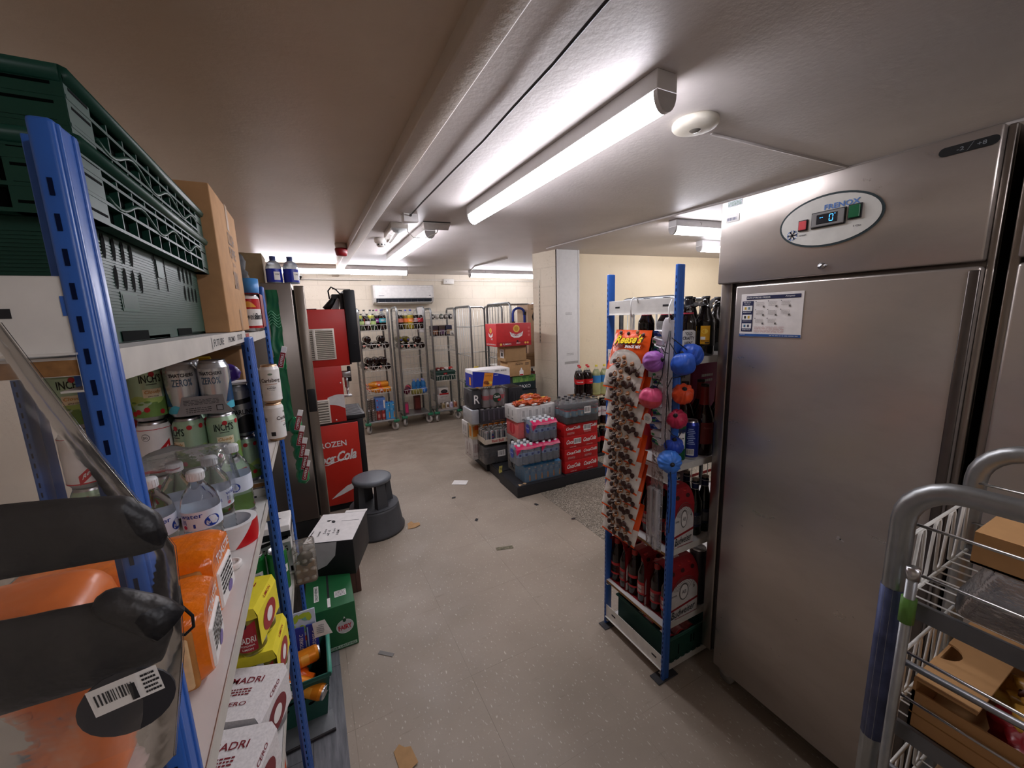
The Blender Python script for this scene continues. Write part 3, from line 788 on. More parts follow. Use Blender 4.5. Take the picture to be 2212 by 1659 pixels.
# ================================================================ NEAR MIDDLE SHELF: cans, bottles, bread
ZM = 1.1285
protos = {}
def proto(key, fn):
    if key not in protos: protos[key] = fn()
    return protos[key]
def single(key, build, name, label, cat, loc, rz=0, group=None, rot=None):
    """one-mesh thing; later ones share the first one's mesh"""
    if key in protos:
        o = protos[key].copy(); COL.objects.link(o)
        for k in list(o.keys()): del o[k]
        o.name = name
    else:
        o = build().build(name); protos[key] = o
    o.location = loc; o.rotation_euler = rot if rot else (0, 0, rz)
    return tag(o, label, cat, group)
YC = 1.225; CX = [-.222-.0672*i for i in range(5)]
rows = ['bottom', 'middle', 'top']
G_C = 'apple cider cans on the near middle shelf'
for i, x in enumerate(CX):
    for r_ in range(3):
        z = ZM+r_*.1358
        yj = YC+rnd.uniform(-.002, .002)
        if r_ == 0: 
            single('cider', cider_can, 'drink_can', 'green apple cider can in the bottom row, hidden low behind the water bottles', 'can', (x, yj, z), rnd.uniform(-.6, .6), 'bottom row of green cider cans'); continue
        if r_ == 1:
            if i == 2: single('stripe', stripe_can, 'drink_can', 'white lager can with a red diagonal stripe, middle row beside the blue post', 'can', (x, yj, z), .15)
            elif i < 2: single('cider', cider_can, 'drink_can', ('green apple cider can in the middle row, nearest the shelf end', 'green apple cider can in the middle row, next to the red striped can')[i], 'can', (x, yj, z), (.25, -.75)[i])
            else: single('stripe', stripe_can, 'drink_can', 'white lager can with a red diagonal stripe, hidden behind the front post', 'can', (x, yj, z), rnd.uniform(-1, 1), 'white lager cans behind the front post')
        if r_ == 2:
            if i < 2: single('zero', zero_can, 'drink_can', ('silver and blue zero alcohol cider can, right one of the top pair', 'silver and blue zero alcohol cider can, left one of the top pair')[i], 'can', (x, yj, z), (-.1, .25)[i])
            else: single('cider', cider_can, 'drink_can', 'green apple cider can in the top row beside the blue post' if i == 2 else 'green apple cider can in the top row, behind the front post', 'can', (x, yj, z), .6, None if i == 2 else 'cider cans hidden in the top row')
for i in (1, 2):
    for r_ in range(3):
        k = ('cider', 'cider', 'zero')[r_]
        single(k, lambda: None, 'drink_can', 'drink can in the second row behind the front row of cans', 'can', (CX[i], YC+.068, ZM+r_*.1358), rnd.uniform(-2, 2), 'second row of cans on the near middle shelf')
# grey card sleeve across the two zero cans
b = MB(mat('#8f8b8a', .6)); x0, x1 = -.298, -.190; yy = YC-.0365
P = [(x0-.004, 0), (x1+.004, 0), (x1-.012, .022), (x1-.014, .045), (x0+.012, .045), (x0+.006, .022)]
b.add([(x, yy, z) for x, z in P]+[(x, yy+.0012, z) for x, z in P], [tuple(range(6)), tuple(reversed(range(6, 12)))]+[(i, (i+1) % 6, 6+(i+1) % 6, 6+i) for i in range(6)])
Fs = FR((-.244, yy, .022), (1,0,0), (0,0,1)); b.use(INK); b.lines(Fs, -.005, .009, .07, .014, 4, 2, fill=.3); b.lines(Fs, -.012, -.010, .05, .014, 3, 8, fill=.3); b.rect(Fs, .03, -.009, .014, .014); b.use(GREYL); b.rect(Fs, .03, -.009, .011, .011, .001)
tag(b.build('card_sleeve', None, (0, 0, ZM+2*.1358+.006)), 'grey printed card sleeve wrapped across the two silver zero cans', 'packaging')

# second unit's middle shelf: cider, lager, cartons
ZS = 1.169
G2 = []
for i, x in enumerate((-.195, -.262, -.329)):
    single('cider', cider_can, 'drink_can', ('green apple cider can standing by the second blue post', 'green apple cider can left of the one by the second blue post', 'green cider can hidden behind the bottles')[i], 'can', (x, 1.345, ZS), (-.9, .2, 1)[i])
    single('carling', carling_can, 'drink_can', ('silver and black lager can stacked by the second blue post', 'silver and black lager can, second one left of the blue post', 'silver and black lager can hidden behind the cider')[i], 'can', (x, 1.345, ZS+.1358), (.25, .1, 0)[i])
b = MB(mat('#d9d5cf', .6)); b.rbox(-.36, -.165, 1.30, 1.39, 1.457, 1.4595, .001, 1); o_ = b.build('card_sheet'); tag(o_, 'white card sheet lying across the tops of the lager cans', 'card')
carton('cereal_carton', 'yellow carton with a torn top lying above the lager cans', 'carton', -.315, -.245, 1.31, 1.37, 1.4605, 1.535, YEL, lambda m, F, *a: (m.use(INK), m.lines(F['F'], 0, -.01, .05, .03, 3, 4), m.use(mat('#d9a400')), m.pts(F['F'], [(-.03, .0), (.03, .025), (.03, .037), (-.03, .037)])), rz=.2)
b = MB(mat('#4a2e86', .35)); b.blob((-.22, 1.335, .026), (.038, .022, .026), .25, 3, 5, 18, 12); b.use(WHITE); b.blob((-.245, 1.325, .018), (.022, .02, .018), .3, 3, 9, 14, 10); b.use(INK); b.blob((-.236, 1.312, .018), (.012, .01, .010), .2, 3, 2, 12, 8)
tag(b.build('snack_bag', None, (0, 0, 1.4605)), 'crumpled purple and white packet on the lager cans beside the yellow carton', 'packet')
def pr(mb, F, sx, sy, sz):
    mb.use(mat('#a8231d', .6)); mb.rect(F['F'], 0, -sz*.2, sx, sz*.5); mb.use(INK); mb.text(F['F'], 'HANDLE WITH CARE', .03, .09, .16, .03); mb.lines(F['F'], .05, .14, .12, .03, 2, 3)
carton('cardboard_carton', 'large brown and red carton behind the lager cans under the top shelf', 'box', -.50, -.19, 1.45, 1.70, ZS, 1.545, CARDD, pr)
for i, (x, y, lv, rz) in enumerate(((-.150, 1.765, 0, .1), (-.218, 1.775, 0, .5), (-.148, 1.765, 1, -.15), (-.215, 1.775, 1, .1))):
    single('carlsberg', carlsberg_can, 'drink_can', ('white lager can at the shelf edge, lower one of the right pair', 'white lager can half hidden by the blue post, lower one', 'white lager can at the shelf edge, standing on another can', 'white lager can half hidden by the blue post, upper one')[i], 'can', (x, y, ZS+lv*.1485), (1.3, 1.0, .1, .25)[i])

# water bottles
WATER = mat('#f4fafd', .02, trans=1.0, ior=1.22, var=0); WLAB = mat('#dce6f4', .3); WBLUE = mat('#1b3fa0', .35)
def water_bottle(R=.0325, H=.205):
    th = bpy.data.objects.new('water_bottle', None); COL.objects.link(th)
    p = [(R*.6, 0), (R*.9, .004), (R, .012)]
    for i in range(5): p += [(R, .018+i*.013), (R*.94, .0245+i*.013)]
    p += [(R, .085), (R, .135), (R*.97, .142), (R*.8, .160), (R*.5, .175), (.0125, .183), (.0125, .19)]
    b = MB(WATER); b.lathe([(0, 0)]+p, 24); b.build('bottle', th)
    b = MB(WLAB); r = R+.0006; b.lathe([(r, .092), (r, .130)], 24)
    b.use(WBLUE); b.wdot(r, .018, .106, .014, .0115, .0004, 20); b.use(WHITE); b.wtext('Pure Life', r, .105, .018/r, .022, .007, shear=.2, off=.001)
    b.wtext('Nestle', r, .112, .018/r, .01, .003, off=.001); b.use(WBLUE); b.wtext('water', r, .122, -.5, .04, .008, off=.0008); b.wrect(r, -.012, .102, .004, .008, .0005); b.use(mat('#c22a55')); b.wdot(r, -.03, .10, .004, .004)
    for k in range(6): b.use(WBLUE); b.wrect(r, -.022+k*.003+(.01 if k > 2 else 0)-.03, .11, .0012, .008+.002*(k % 2), .0005)
    b.build('label', th)['label'] = 'pale blue printed label'
    b = MB(mat('#dfe2e4', .35)); b.lathe([(.0142, .187), (.0148, .189), (.0148, .203), (.0135, .2055), (0, .2055)], 18)
    for k in range(18): b.at(TR(rz=k*PI/9)); b.box(.0142, .0153, -.0008, .0008, .189, .202)
    b.at(); b.build('cap', th)
    return th
wb = water_bottle()
spots = [(-.232, .965, .15, 'water bottle standing in front beside the orange bread'), (-.305, .965, .9, 'water bottle half hidden by the blue post'),
         (-.285, 1.05, 2.2, 'water bottle at the back of the group, in clear wrap'), (-.196, 1.135, -.6, 'water bottle standing alone behind the roll of tape'),
         (-.225, 1.055, 1.9, 'water bottle between the front one and the cans')]
for i, (x, y, rz, lab) in enumerate(spots):
    o = wb if i == 0 else dup(wb, (0, 0, 0))
    o.location = (x, y, ZM); o.rotation_euler.z = rz; tag(o, 'clear '+lab, 'bottle')
def drape(u, v):
    x = -.365+.175*u; y = .985+.165*v
    d = max(abs(u-.5), abs(v-.5))*2
    z = .222-.05*max(0, d-.55)**1.2-(.10 if d > .97 else 0)+.012*noise.noise(Vector((u*4, v*4, 3)))
    return (x, y, ZM+z)
b = MB(film('#ffffff', .07, .1, .2, 20)); b.grid(drape, 16, 16); b.use(film('#d02040', .5)); b.grid(lambda u, v: (-.36+.10*u, .985+.012*v, ZM+.208+.006*noise.noise(Vector((u*5, v, 0)))), 8, 2)
tag(b.build('shrink_wrap'), 'torn clear shrink wrap with a red edge over the water bottles', 'wrap')

# tape roll
b = MB(mat('#d9d9dc', .35)); ro, ri, h = .052, .040, .050
b.lathe([(ri, h), (ri, 0)], 40); b.use(mat('#e9e7e6', .4)); b.lathe([(ri, 0), (ro, 0)], 40); b.lathe([(ro, h), (ri, h)], 40)
TL = 2*PI*ro
for k in range(6):
    b.use((mat('#c4161c', .3), mat('#e9e7e6', .35))[k % 2]); b.wpatch(ro, lambda u, v: (TL*(k+u)/6+.045*(v-.5)+.02, h*v), 8, 8, 0)
tag(b.build('tape_roll', None, (-.204, 1.05, ZM), .25), 'roll of red and white striped hazard tape lying on the shelf', 'tape')
b = MB(WHITE); b.lathe([(.016, 0), (.0185, .002), (.0185, .011), (.017, .013), (.013, .0135), (.012, .0115), (0, .0115)], 24); b.use(GREYL); b.wrect(.003, 0, .012, .01, .002)
tag(b.build('loose_lid', None, (-.190, .925, ZM)), 'loose white plastic cap on the shelf beside the bread', 'cap')

# bread
OR_F = mat('#ef7a12', .22, spec=.6, bump=.35, scale=55, var=.05); BREAD = mat('#dcb98a', .8, var=.12, scale=60); CRUST = mat('#b57a3c', .8, var=.2, scale=40)
def loaf(label, loc, rz, L=.26, w=.125, h=.118, side='F', seed=0):
    """toast loaf in an orange wrapper, long axis along x, printed end at +x"""
    th = thing('bread_loaf', label, 'bread', loc, rz)
    def prof(a):
        c, s = math.cos(a), math.sin(a)
        k = (abs(c)**4.5+abs(s)**4.5)**(-1/4.5)
        return c*k*w/2, h/2+s*k*h/2*(1+.04*math.cos(2*a))
    def sk(u, v):
        y, z = prof(2*PI*u); x = -L/2+L*v
        n_ = noise.noise(Vector((x*14, y*18+seed, z*18)))*.005
        e = 1-max(0, abs(v-.5)*2-.86)*.9
        return (x, y*e*(1+n_*4), h/2+(z-h/2)*e+n_*.7)
    b = MB(OR_F); b.grid(sk, 40, 22, True, True)
    e = [sk(k/40, 1) for k in range(40)]; b.add(e, [tuple(range(40))]); e = [sk(k/40, 0) for k in range(40)]; b.add(e, [tuple(reversed(range(40)))])
    b.build('wrapper', th)['label'] = 'orange plastic wrapper'
    if side:
        c = MB(CRUST); c.rbox(L*.12, L*.45, -w/2-.0035, -w/2+.01, h*.06, h*.80, .006, 2); c.use(BREAD)
        for k in range(2): c.rbox(L*.135+k*L*.155, L*.28+k*L*.155, -w/2-.0055, -w/2+.004, h*.09, h*.75, .005, 2)
        c.build('bread_slice', th)['label'] = 'pale bread seen through the clear side'
    F_ = FR((L/2-.004, 0, h*.5), (0,1,0), (0,0,1))
    p = MB(PAPER); p.rbox(L/2-.012, L/2+.0035, -w*.33, w*.36, h*.10, h*.62, .003, 1)
    M2 = FR((L/2+.0035, 0, h*.36), (0,1,0), (0,0,1)); p.use(INK); p.lines(M2, .0, .008, w*.55, h*.32, 5, seed+3); p.use(mat('#7a6aa8')); p.ell(M2, .01, -.02, .014, .009)
    p.use(WHITE); p.text(FR((L/2-.0005, 0, h*.80), (0,1,0), (0,0,1)), 'TOASTIE', .0, 0, w*.62, h*.13, bold=.02, off=.004)
    p.build('label', th)['label'] = 'white printed end label'
    return th
loaf('sliced loaf in an orange wrapper, nearest one on the shelf, bread showing at its side', (-.300, .665, ZM), .06, seed=1)
loaf('sliced loaf in an orange wrapper behind the nearest loaf', (-.308, .815, ZM), -.05, h=.128, seed=4)
b = MB(mat('#e8772a', .3, spec=.5, bump=.5, scale=14, var=.08)); b.rbox(-.56, -.222, .475, .595, 0, .235, .035, 4)
for k in range(7): b.tube([(-.55, .473, .03+k*.028), (-.42, .470, .035+k*.028), (-.26, .474, .028+k*.03)], .004, 5)
Fo = FR((-.31, .4745, .10), (1,0,0), (0,0,1)); b.use(PAPER); b.rect(Fo, -.035, -.03, .075, .10, .004); b.use(GREYL)
for k in range(4): b.rect(Fo, -.035, -.06+k*.022, .062, .012, .0046)
b.use(mat('#d9d4ce')); 
for k in range(4): b.rect(Fo, -.035, -.06+k*.022, .058, .009, .005)
tag(b.build('bread_bag', None, (0, 0, ZM)), 'big orange bag with a white label at the shelf end, behind the black gloves', 'bag')

# ================================================================ NEAR LOW SHELF: four-can packs
def four_pack(label, loc, rz, card, canm, band, texts, group=None, cw=CANR):
    th = thing('can_pack', label, 'can pack', loc, rz, group)
    for i, (x, y) in enumerate(((-.034, -.034), (.034, -.034), (-.034, .034), (.034, .034))):
        c = can_body(canm); c.use(band[0]); c.wrect(CANR, 0, .05, .046, .062, .0004, 0)
        c.wpatch(CANR, lambda u, v: ((u-.5)*.046, .081+.018*u*v), 8, 1, .0004)
        c.use(band[1]); c.wtext('MADRI', CANR, .052, 0, .040, .017, bold=.01, off=.0009); c.wtext('EXCEPCIONAL', CANR, .037, 0, .034, .005, off=.0009); c.wtext(texts, CANR, .027, 0, .024, .006, off=.0009)
        c.use(PAPER); c.wdot(CANR, -.006, .098, .009, .016, .0006); c.use(INK); c.wdot(CANR, -.008, .112, .006, .006, .0009); c.wdot(CANR, 0, .092, .005, .008, .0009)
        c.use(GREYL); c.wrect(CANR, 1.5*CANR, .04, .02, .028, .0004)
        c.build('can', th, (x, y, 0), (.15, .05, 0, 0)[i])
    b = MB(card)
    w, d, z1 = .0685, .0685, CANH+.004
    # sleeve: top, two sloped shoulders, long sides (arched cut-outs leave the can ends open front and back)
    prof = [(-w-.001, .035), (-w-.001, .118), (-.062, z1), (.062, z1), (w+.001, .118), (w+.001, .035)]
    n = len(prof)
    b.add([(x, -d-.001, z) for x, z in prof]+[(x, d+.001, z) for x, z in prof], [(i, i+1, n+i+1, n+i) for i in range(n-1)])
    b.add([(x, -d-.001, z) for x, z in ((-w, .112), (-.062, z1), (.062, z1), (w, .112), (.05, .108), (-.05, .108))], [(0, 1, 2, 3, 4, 5)])
    Ft = FR((0, 0, z1), (1,0,0), (0,1,0)); b.use(band[0]); b.text(Ft, 'MADRI', 0, .03, .07, .016); b.text(Ft, texts, .0, -.03, .05, .01); b.lines(Ft, -.01, 0, .06, .02, 3, 4)
    b.text(FR((.0655, 0, .1285), (0,1,0), (-.0075,0,.0205)), texts, .01, 0, .045, .008)
    b.ell(FR((w+.001, 0, .07), (0,1,0), (0,0,1)), 0, 0, .045, .034); b.use(PAPER); b.ell(FR((w+.001, 0, .07), (0,1,0), (0,0,1)), 0, 0, .02, .018, .0014)
    b.build('sleeve', th)
    return th
LEM = mat('#8d8336', .3, .6); YC_ = mat('#f2e23a', .5); WC_ = mat('#e6e2e2', .5, var=.1, scale=200); MR = mat('#a31a26', .4)
four_pack('yellow sleeved four pack of lemon beer cans standing by the second post', (-.222, 1.165, .651), -.12, YC_, LEM, (MR, PAPER), 'LIMON')
four_pack('yellow sleeved four pack of lemon beer cans stacked on the other yellow pack', (-.238, 1.155, .651+.1395), -.22, YC_, LEM, (MR, PAPER), 'LIMON')
GC_ = mat('#9da1a8', .3, .7); MW = mat('#7a1f2b', .4)
four_pack('white sleeved four pack of beer cans in front of the yellow packs', (-.223, .985, .651), -.35, WC_, GC_, (MW, PAPER), 'CERO')
four_pack('white sleeved four pack of beer cans nearest the camera on the low shelf', (-.235, .825, .651), -.30, WC_, GC_, (MW, PAPER), 'CERO')
four_pack('white sleeved four pack of beer cans deep on the low shelf', (-.41, .88, .651), .1, WC_, GC_, (MW, PAPER), 'CERO')

# ================================================================ hanging bag of black gloves on the near post
GX, GY = -.2, .375
th = thing('glove_bag', 'clear plastic bag of black gloves hanging in front of the near blue post', 'bag', (0, GY, 0))
def S2(x, z): return (x*1.12, 1.62-(1.62-z)*1.13)
def glove(pts, r, thumb=None, name='glove'):
    b = MB(mat('#19191c', .45, bump=.3, scale=60))
    def g(u, v):
        i = v*(len(pts)-1); k = min(int(i), len(pts)-2); f = i-k
        x = pts[k][0]*(1-f)+pts[k+1][0]*f; z = pts[k][1]*(1-f)+pts[k+1][1]*f; h = r[k]*(1-f)+r[k+1]*f
        a = 2*PI*u
        return (x, .011*math.cos(a)*(min(1, h/.02))+.0012*noise.noise(Vector((x*60, a, z*60))), z+h*math.sin(a))
    b.grid(g, 20, 24, True, True)
    if thumb: b.tube([Vector(p) for p in thumb[0]], thumb[1], 12)
    return b.build(name, th)
# upper: folded cuff
x0, z0 = S2(-.24, 1.500)
glove([S2(-.25, 1.502), S2(-.20, 1.499), S2(-.15, 1.495), S2(-.118, 1.4915), S2(-.104, 1.484), S2(-.101, 1.480)], [.028, .027, .026, .024, .014, .001], name='folded_cuff')
# lower: glove with its thumb up
xa = S2(-.155, 1.425); xb = S2(-.1465, 1.452); xc = S2(-.1385, 1.4575)
glove([S2(-.26, 1.420), S2(-.20, 1.418), S2(-.16, 1.416), S2(-.132, 1.414), S2(-.116, 1.412), S2(-.108, 1.410)], [.036, .035, .034, .033, .026, .002],
      ([(S2(x_, 0)[0], -.004, S2(0, z_)[1]) for x_, z_ in ((-.108, 1.416), (-.114, 1.424), (-.121, 1.431), (-.128, 1.437), (-.134, 1.4425), (-.1375, 1.4455), (-.140, 1.448), (-.1412, 1.449))], [.013, .0135, .013, .012, .0112, .0095, .006, .001]))
b = MB(mat('#2b2b30', .5)); Mt = FR((S2(-.132, 0)[0], -.0175, S2(0, 1.378)[1]), (1,0,.12), (0,0,1)); b.at(Mt)
P = [(.028*math.cos(2*PI*k/24), .026*math.sin(2*PI*k/24)) for k in range(24)]; b.prism(P, 0, .0015); b.at()
b.use(PAPER); b.rect(Mt, .002, .010, .040, .022, .002); b.barcode(Mt, -.004, .011, .024, .014, 5, .0028); b.use(INK); b.lines(Mt, .017, .010, .010, .018, 5, 2, .0028); b.rect(Mt, .006, .008, .004, .014, .003)
b.build('label_tag', th)['label'] = 'dark round tag with a white barcode label'
ed = [S2(-.155, 1.625), S2(-.127, 1.545), S2(-.1075, 1.495), S2(-.0985, 1.470), S2(-.101, 1.43), S2(-.105, 1.39), S2(-.113, 1.35), S2(-.121, 1.31)]
def fb(u, v):
    i = v*(len(ed)-1); k = min(int(i), len(ed)-2); f = i-k
    x1 = ed[k][0]*(1-f)+ed[k+1][0]*f; z = ed[k][1]*(1-f)+ed[k+1][1]*f
    x = -.30*(1-u)+x1*u
    return (x, (-.024+.004*noise.noise(Vector((x*25, z*20, 0)))+.006*noise.noise(Vector((x*8-z*10, z*3, 7))))*(1-u**12)*1.0, z)
def bb(u, v):
    x, y, z = fb(u, v); return (x, -y*1.0, z)
b = MB(film('#fff8f0', .022, .14, .12, 14)); b.grid(fb, 22, 26); b.grid(bb, 22, 26); 
b.tube([(x, 0, z) for x, z in ed], .0011, 5)
b.build('clear_bag', th)['label'] = 'clear plastic bag'
b = MB(mat('#141416', .4)); q = S2(-.1035, 1.425)
b.tube([(q[0], .01, q[1]+.012), (q[0]+.0005, .008, q[1]-.005), (q[0]+.006, .008, q[1]-.016), (q[0]+.0055, .008, q[1]-.026), (q[0]-.001, .008, q[1]-.031), (q[0]-.006, .008, q[1]-.028)], .0012, 6); b.build('hook', th)
# ================================================================ SECOND UNIT: top shelf, clip strip, lower shelf
th = thing('can_pack', 'red and white four pack of beer cans on the second unit top shelf', 'can pack', (-.205, 1.70, 1.5935))
for i, (x, y) in enumerate(((-.032, -.032), (.032, -.032), (-.032, .032), (.032, .032))):
    c = can_body(mat('#e9e6e2', .3, coat=.3), H=.128); R = CANR
    c.use(mat('#b3141c', .3)); c.wrect(R, 0, .094, 2*PI*R, .034); c.wrect(R, 0, .016, 2*PI*R, .008)
    c.use(mat('#e3a13c', .3)); c.wpatch(R, lambda u, v: ((u-.5)*.05, .083+.02*v*math.sin(PI*u)), 8, 1, .0006)
    c.use(INK)
    for s in (0, PI/2): c.wtext('Budweiser', R, .052, s, .07, .022, shear=.3, off=.0006, bold=.01)
    c.build('can', th, (x, y, 0))
b = MB(DKRED); b.rbox(-.066, .066, -.066, .066, .128, .1305, .001, 1); b.rbox(-.0665, .0665, .0655, .068, .02, .13, .001, 1); b.rbox(.0655, .068, -.03, .0665, .015, .13, .001, 1); b.build('card_top', th)
b = MB(mat('#0c0c0e', .7, bump=.5, scale=20)); b.blob((0, 0, .08), (.10, .09, .085), .35, 2.2, 3, 26, 18); b.use(WHITE); b.tube([(.055, -.075, .12), (.06, -.083, .10), (.05, -.082, .09)], .002, 5)
tag(b.build('black_bag', None, (-.27, 1.79, 1.725)), 'crumpled black cloth bag heaped above the red and white beer pack', 'bag')
th = thing('mug', 'small blue mug with a white handle beside the black bag', 'mug', (-.166, 1.70, 1.7245), 1.2)
b = MB(LBLUE); b.lathe([(0, 0), (.024, 0), (.026, .004), (.027, .052), (.0245, .052), (.024, .006), (0, .005)], 24); b.build('cup', th)
b = MB(WHITE); b.tube([(.025, 0, .044), (.036, 0, .044), (.042, 0, .034), (.042, 0, .02), (.036, 0, .012), (.025, 0, .011)], .0035, 8); b.build('handle', th)
# green clip strip
GB = mat('#1f7a45', .3, spec=.6, bump=.3, scale=40, var=.12)
th = thing('clip_strip', 'long green hanging strip of small bags with red and white tags, before the fridge', 'clip strip', (-.118, 1.93, 0))
b = MB(mat('#216e44', .3)); zs = [1.75, 1.70, 1.62, 1.5, 1.4, 1.3, 1.2, 1.1, .97]
b.grid(lambda u, v: (-.020+.040*u+.004*math.sin(v*30), .012*math.sin(v*9)+.006*noise.noise(Vector((u*4, v*14, 1))), 1.755-.60*v+.0), 6, 40)
b.grid(lambda u, v: (-.021+.042*u, .014+.012*math.sin(v*9), 1.755-.60*v), 6, 40); b.use(mat('#7cc79a', .4))
for k in range(5): b.tube([(-.02+.04*i/10, -.006+.012*math.sin(1), 1.66-k*.012+.01*math.sin(i*.6)) for i in range(11)], .0012, 4)
b.build('strip', th)
pr_ = [(1.475, 0.0), (1.20, .03), (1.13, .03), (1.075, .034), (1.02, .036), (.97, .034)]
for k, (z, x) in enumerate(pr_):
    g = MB(GB); g.blob((0, 0, 0), (.026, .022, .038), .25, 3, k, 16, 12); gb = g.build('bag', th, (x-.004, .0, z-.025))
    t = MB(PAPER); t.rbox(-.010, .010, -.0015, .0015, -.045, .045, .001, 1); t.use(mat('#8c1a22', .5)); F_ = FR((0, -.0016, 0), (1,0,0), (0,0,1)); t.rect(F_, 0, -.012, .019, .062); t.use(WHITE)
    t.text(F_, 'OFFERS', 0, -.012, .05, .010, rot=PI/2); t.use(mat('#8c1a22', .5)); F2 = FR((0, .0016, 0), (-1,0,0), (0,0,1)); t.rect(F2, 0, -.012, .019, .062)
    o = t.build('price_tag', gb); o.location = (.016, -.026, .030); o.rotation_euler = (.0, .28, 0)
# lower shelf of the second unit
ZR = .6315
def pr(mb, F, sx, sy, sz):
    mb.use(PAPER)
    mb.use(mat('#15151a', .4)); mb.pts(F['T'], [(-.03, 0), (0, .022), (.03, 0), (0, -.022)])
    for f in 'FR':
        mb.use(mat('#b4b6b8', .35, .5)); mb.rect(F[f], 0, -.03, sx*.92, sz*.62); mb.use(mat('#15151a', .4)); mb.rect(F[f], 0, .068, sx, .026); mb.pts(F[f], [(-.05, .03), (.05, .05), (.05, .064), (-.05, .045)])
        mb.text(F[f], 'CARLING', 0, .01, .09, .022, bold=.02)
        for k in range(5): mb.rect(F[f], -.05+k*.025, -.08, .009, .022)
carton('can_case', 'white topped black and silver case of lager on the second unit low shelf', 'can case', -.265, -.145, 1.69, 1.83, ZR, ZR+.21, PAPER, pr)
def hk():
    b = can_body(mat('#1e7a34', .3, .4), H=.168); b.use(WHITE); b.wrect(CANR, .0, .095, .045, .03, .0005); b.use(mat('#1e7a34')); b.wtext('BEER', CANR, .095, 0, .03, .012, off=.0009); b.use(mat('#c4161c')); b.wdot(CANR, .0, .13, .006, .006); return b
single('green', hk, 'drink_can', 'green lager can standing in front of the black and silver case', 'can', (-.190, 1.60, ZR), .5)
single('green', hk, 'drink_can', 'green lager can left of the other green one', 'can', (-.26, 1.60, ZR), .1)
single('carling', None, 'drink_can', 'silver can lying on its side by the green cans, end towards the aisle', 'can', (-.30, 1.42, ZR+.034), 0, rot=(0, PI/2, 0))
b = MB(film('#f2ead8', .16, .1, .5, 45))
b.rbox(-.04, .04, -.045, .045, 0, .16, .012, 2)
for i in range(3):
    for j in range(4): b.at(TR(-.026+i*.026, -.047, .025+j*.038)); b.lathe([(.011, 0), (.009, .006), (0, .008)], 10); 
b.at(); b.use(CARDD); b.rbox(-.034, .034, -.034, .034, .004, .06, .004, 1); b.use(mat('#3a2a1c')); b.blob((0, 0, .09), (.028, .03, .028), .3, 3, 2, 14, 10)
tag(b.build('clear_pack', None, (-.108, 1.70, .588)), 'clear plastic pack with dark contents sticking out from the second unit', 'packet')
b = MB(mat('#5a2a1a', .5, var=.3, scale=40)); b.rbox(-.035, .035, -.05, .05, 0, .27, .012, 2); b.use(INK); b.rbox(-.05, -.036, -.06, .05, 0, .25, .006, 1)
tag(b.build('brown_packet', None, (-.235, 1.86, .335), .2), 'dark brown packet hanging behind the clear plastic pack', 'packet')

# ================================================================ FLOOR LEFT
# green basket with cans and folders
th = thing('plastic_basket', 'green plastic basket on the floor holding orange cans and folders', 'basket', (-.235, 1.715, .003))
b = MB(mat('#1c5044', .4)); W0, W1, D0, D1, Hh = .14, .168, .095, .130, .215
def bw(u, v, inn=0):
    w = W0+(W1-W0)*v-inn; d = D0+(D1-D0)*v-inn; k = 4*u; i = int(k) % 4; f = k-int(k)
    c = [(-w, -d), (w, -d), (w, d), (-w, d)]; a, q = c[i], c[(i+1) % 4]
    return (a[0]+(q[0]-a[0])*f, a[1]+(q[1]-a[1])*f, .004+v*Hh)
b.grid(lambda u, v: bw(u, v), 40, 6, False, True); b.grid(lambda u, v: bw(1-u, v, .005), 40, 6, False, True); b.box(-W0, W0, -D0, D0, 0, .006)
b.tube([(-W1, -D1, Hh), (W1, -D1, Hh), (W1, D1, Hh), (-W1, D1, Hh)], .009, 8, True); b.use(CRATED)
for s in range(5):
    for r_ in range(3):
        v = .45+.16*r_; d = D0+(D1-D0)*v+.001; F_ = FR((-.09+s*.045+(.02 if r_ % 2 else 0), -d, .004+v*Hh), (1,0,0), (0,.24,1)); b.ell(F_, 0, 0, .012, .0055, rot=.25)
        w = W0+(W1-W0)*v+.001; F_ = FR((w, -.09+s*.045, .004+v*Hh), (0,1,0), (-.12,0,1)); b.ell(F_, 0, 0, .012, .0055, rot=.25)
b.build('body', th)
b = MB(mat('#4fa08c', .35)); b.tube([(W1, -D1, Hh+.004), (W1, D1, Hh+.004)], .009, 8); b.build('rim', th)['label'] = 'lighter green rim'
def oc():
    b = can_body(mat('#e8891a', .3, .2), H=.150); b.use(mat('#f4a93c', .35)); b.wrect(CANR, 0, .09, .06, .03); b.use(mat('#d0501a')); b.wtext('ORANGE', CANR, .06, 0, .05, .014, off=.0007); b.use(WHITE); b.wrect(CANR, .05, .05, .02, .03); return b
single('orange', oc, 'drink_can', 'orange drink can lying on top in the green basket', 'can', (-.25, 1.725, .205), rot=(0, PI/2, .15))
single('orange', oc, 'drink_can', 'orange drink can lying slanted at the front of the basket', 'can', (-.215, 1.655, .185), rot=(.2, PI/2+.25, -.35))
single('orange', oc, 'drink_can', 'orange drink can with its lid turned to the camera in the basket', 'can', (-.255, 1.70, .13), rot=(1.0, 0, .35))
b = MB(mat('#ef6a1a', .3, bump=.4, scale=30)); b.blob((0, 0, 0), (.105, .075, .06), .4, 3, 4, 24, 16); b.use(PAPER); b.rbox(-.03, .02, -.06, -.03, .02, .045, .003, 1)
tag(b.build('orange_bag', None, (-.225, 1.695, .115)), 'crumpled orange packet under the cans in the green basket', 'packet')
LEAFC = [mat('#e2603a', .5), mat('#b6cf3c', .5), mat('#7fb7a4', .5)]
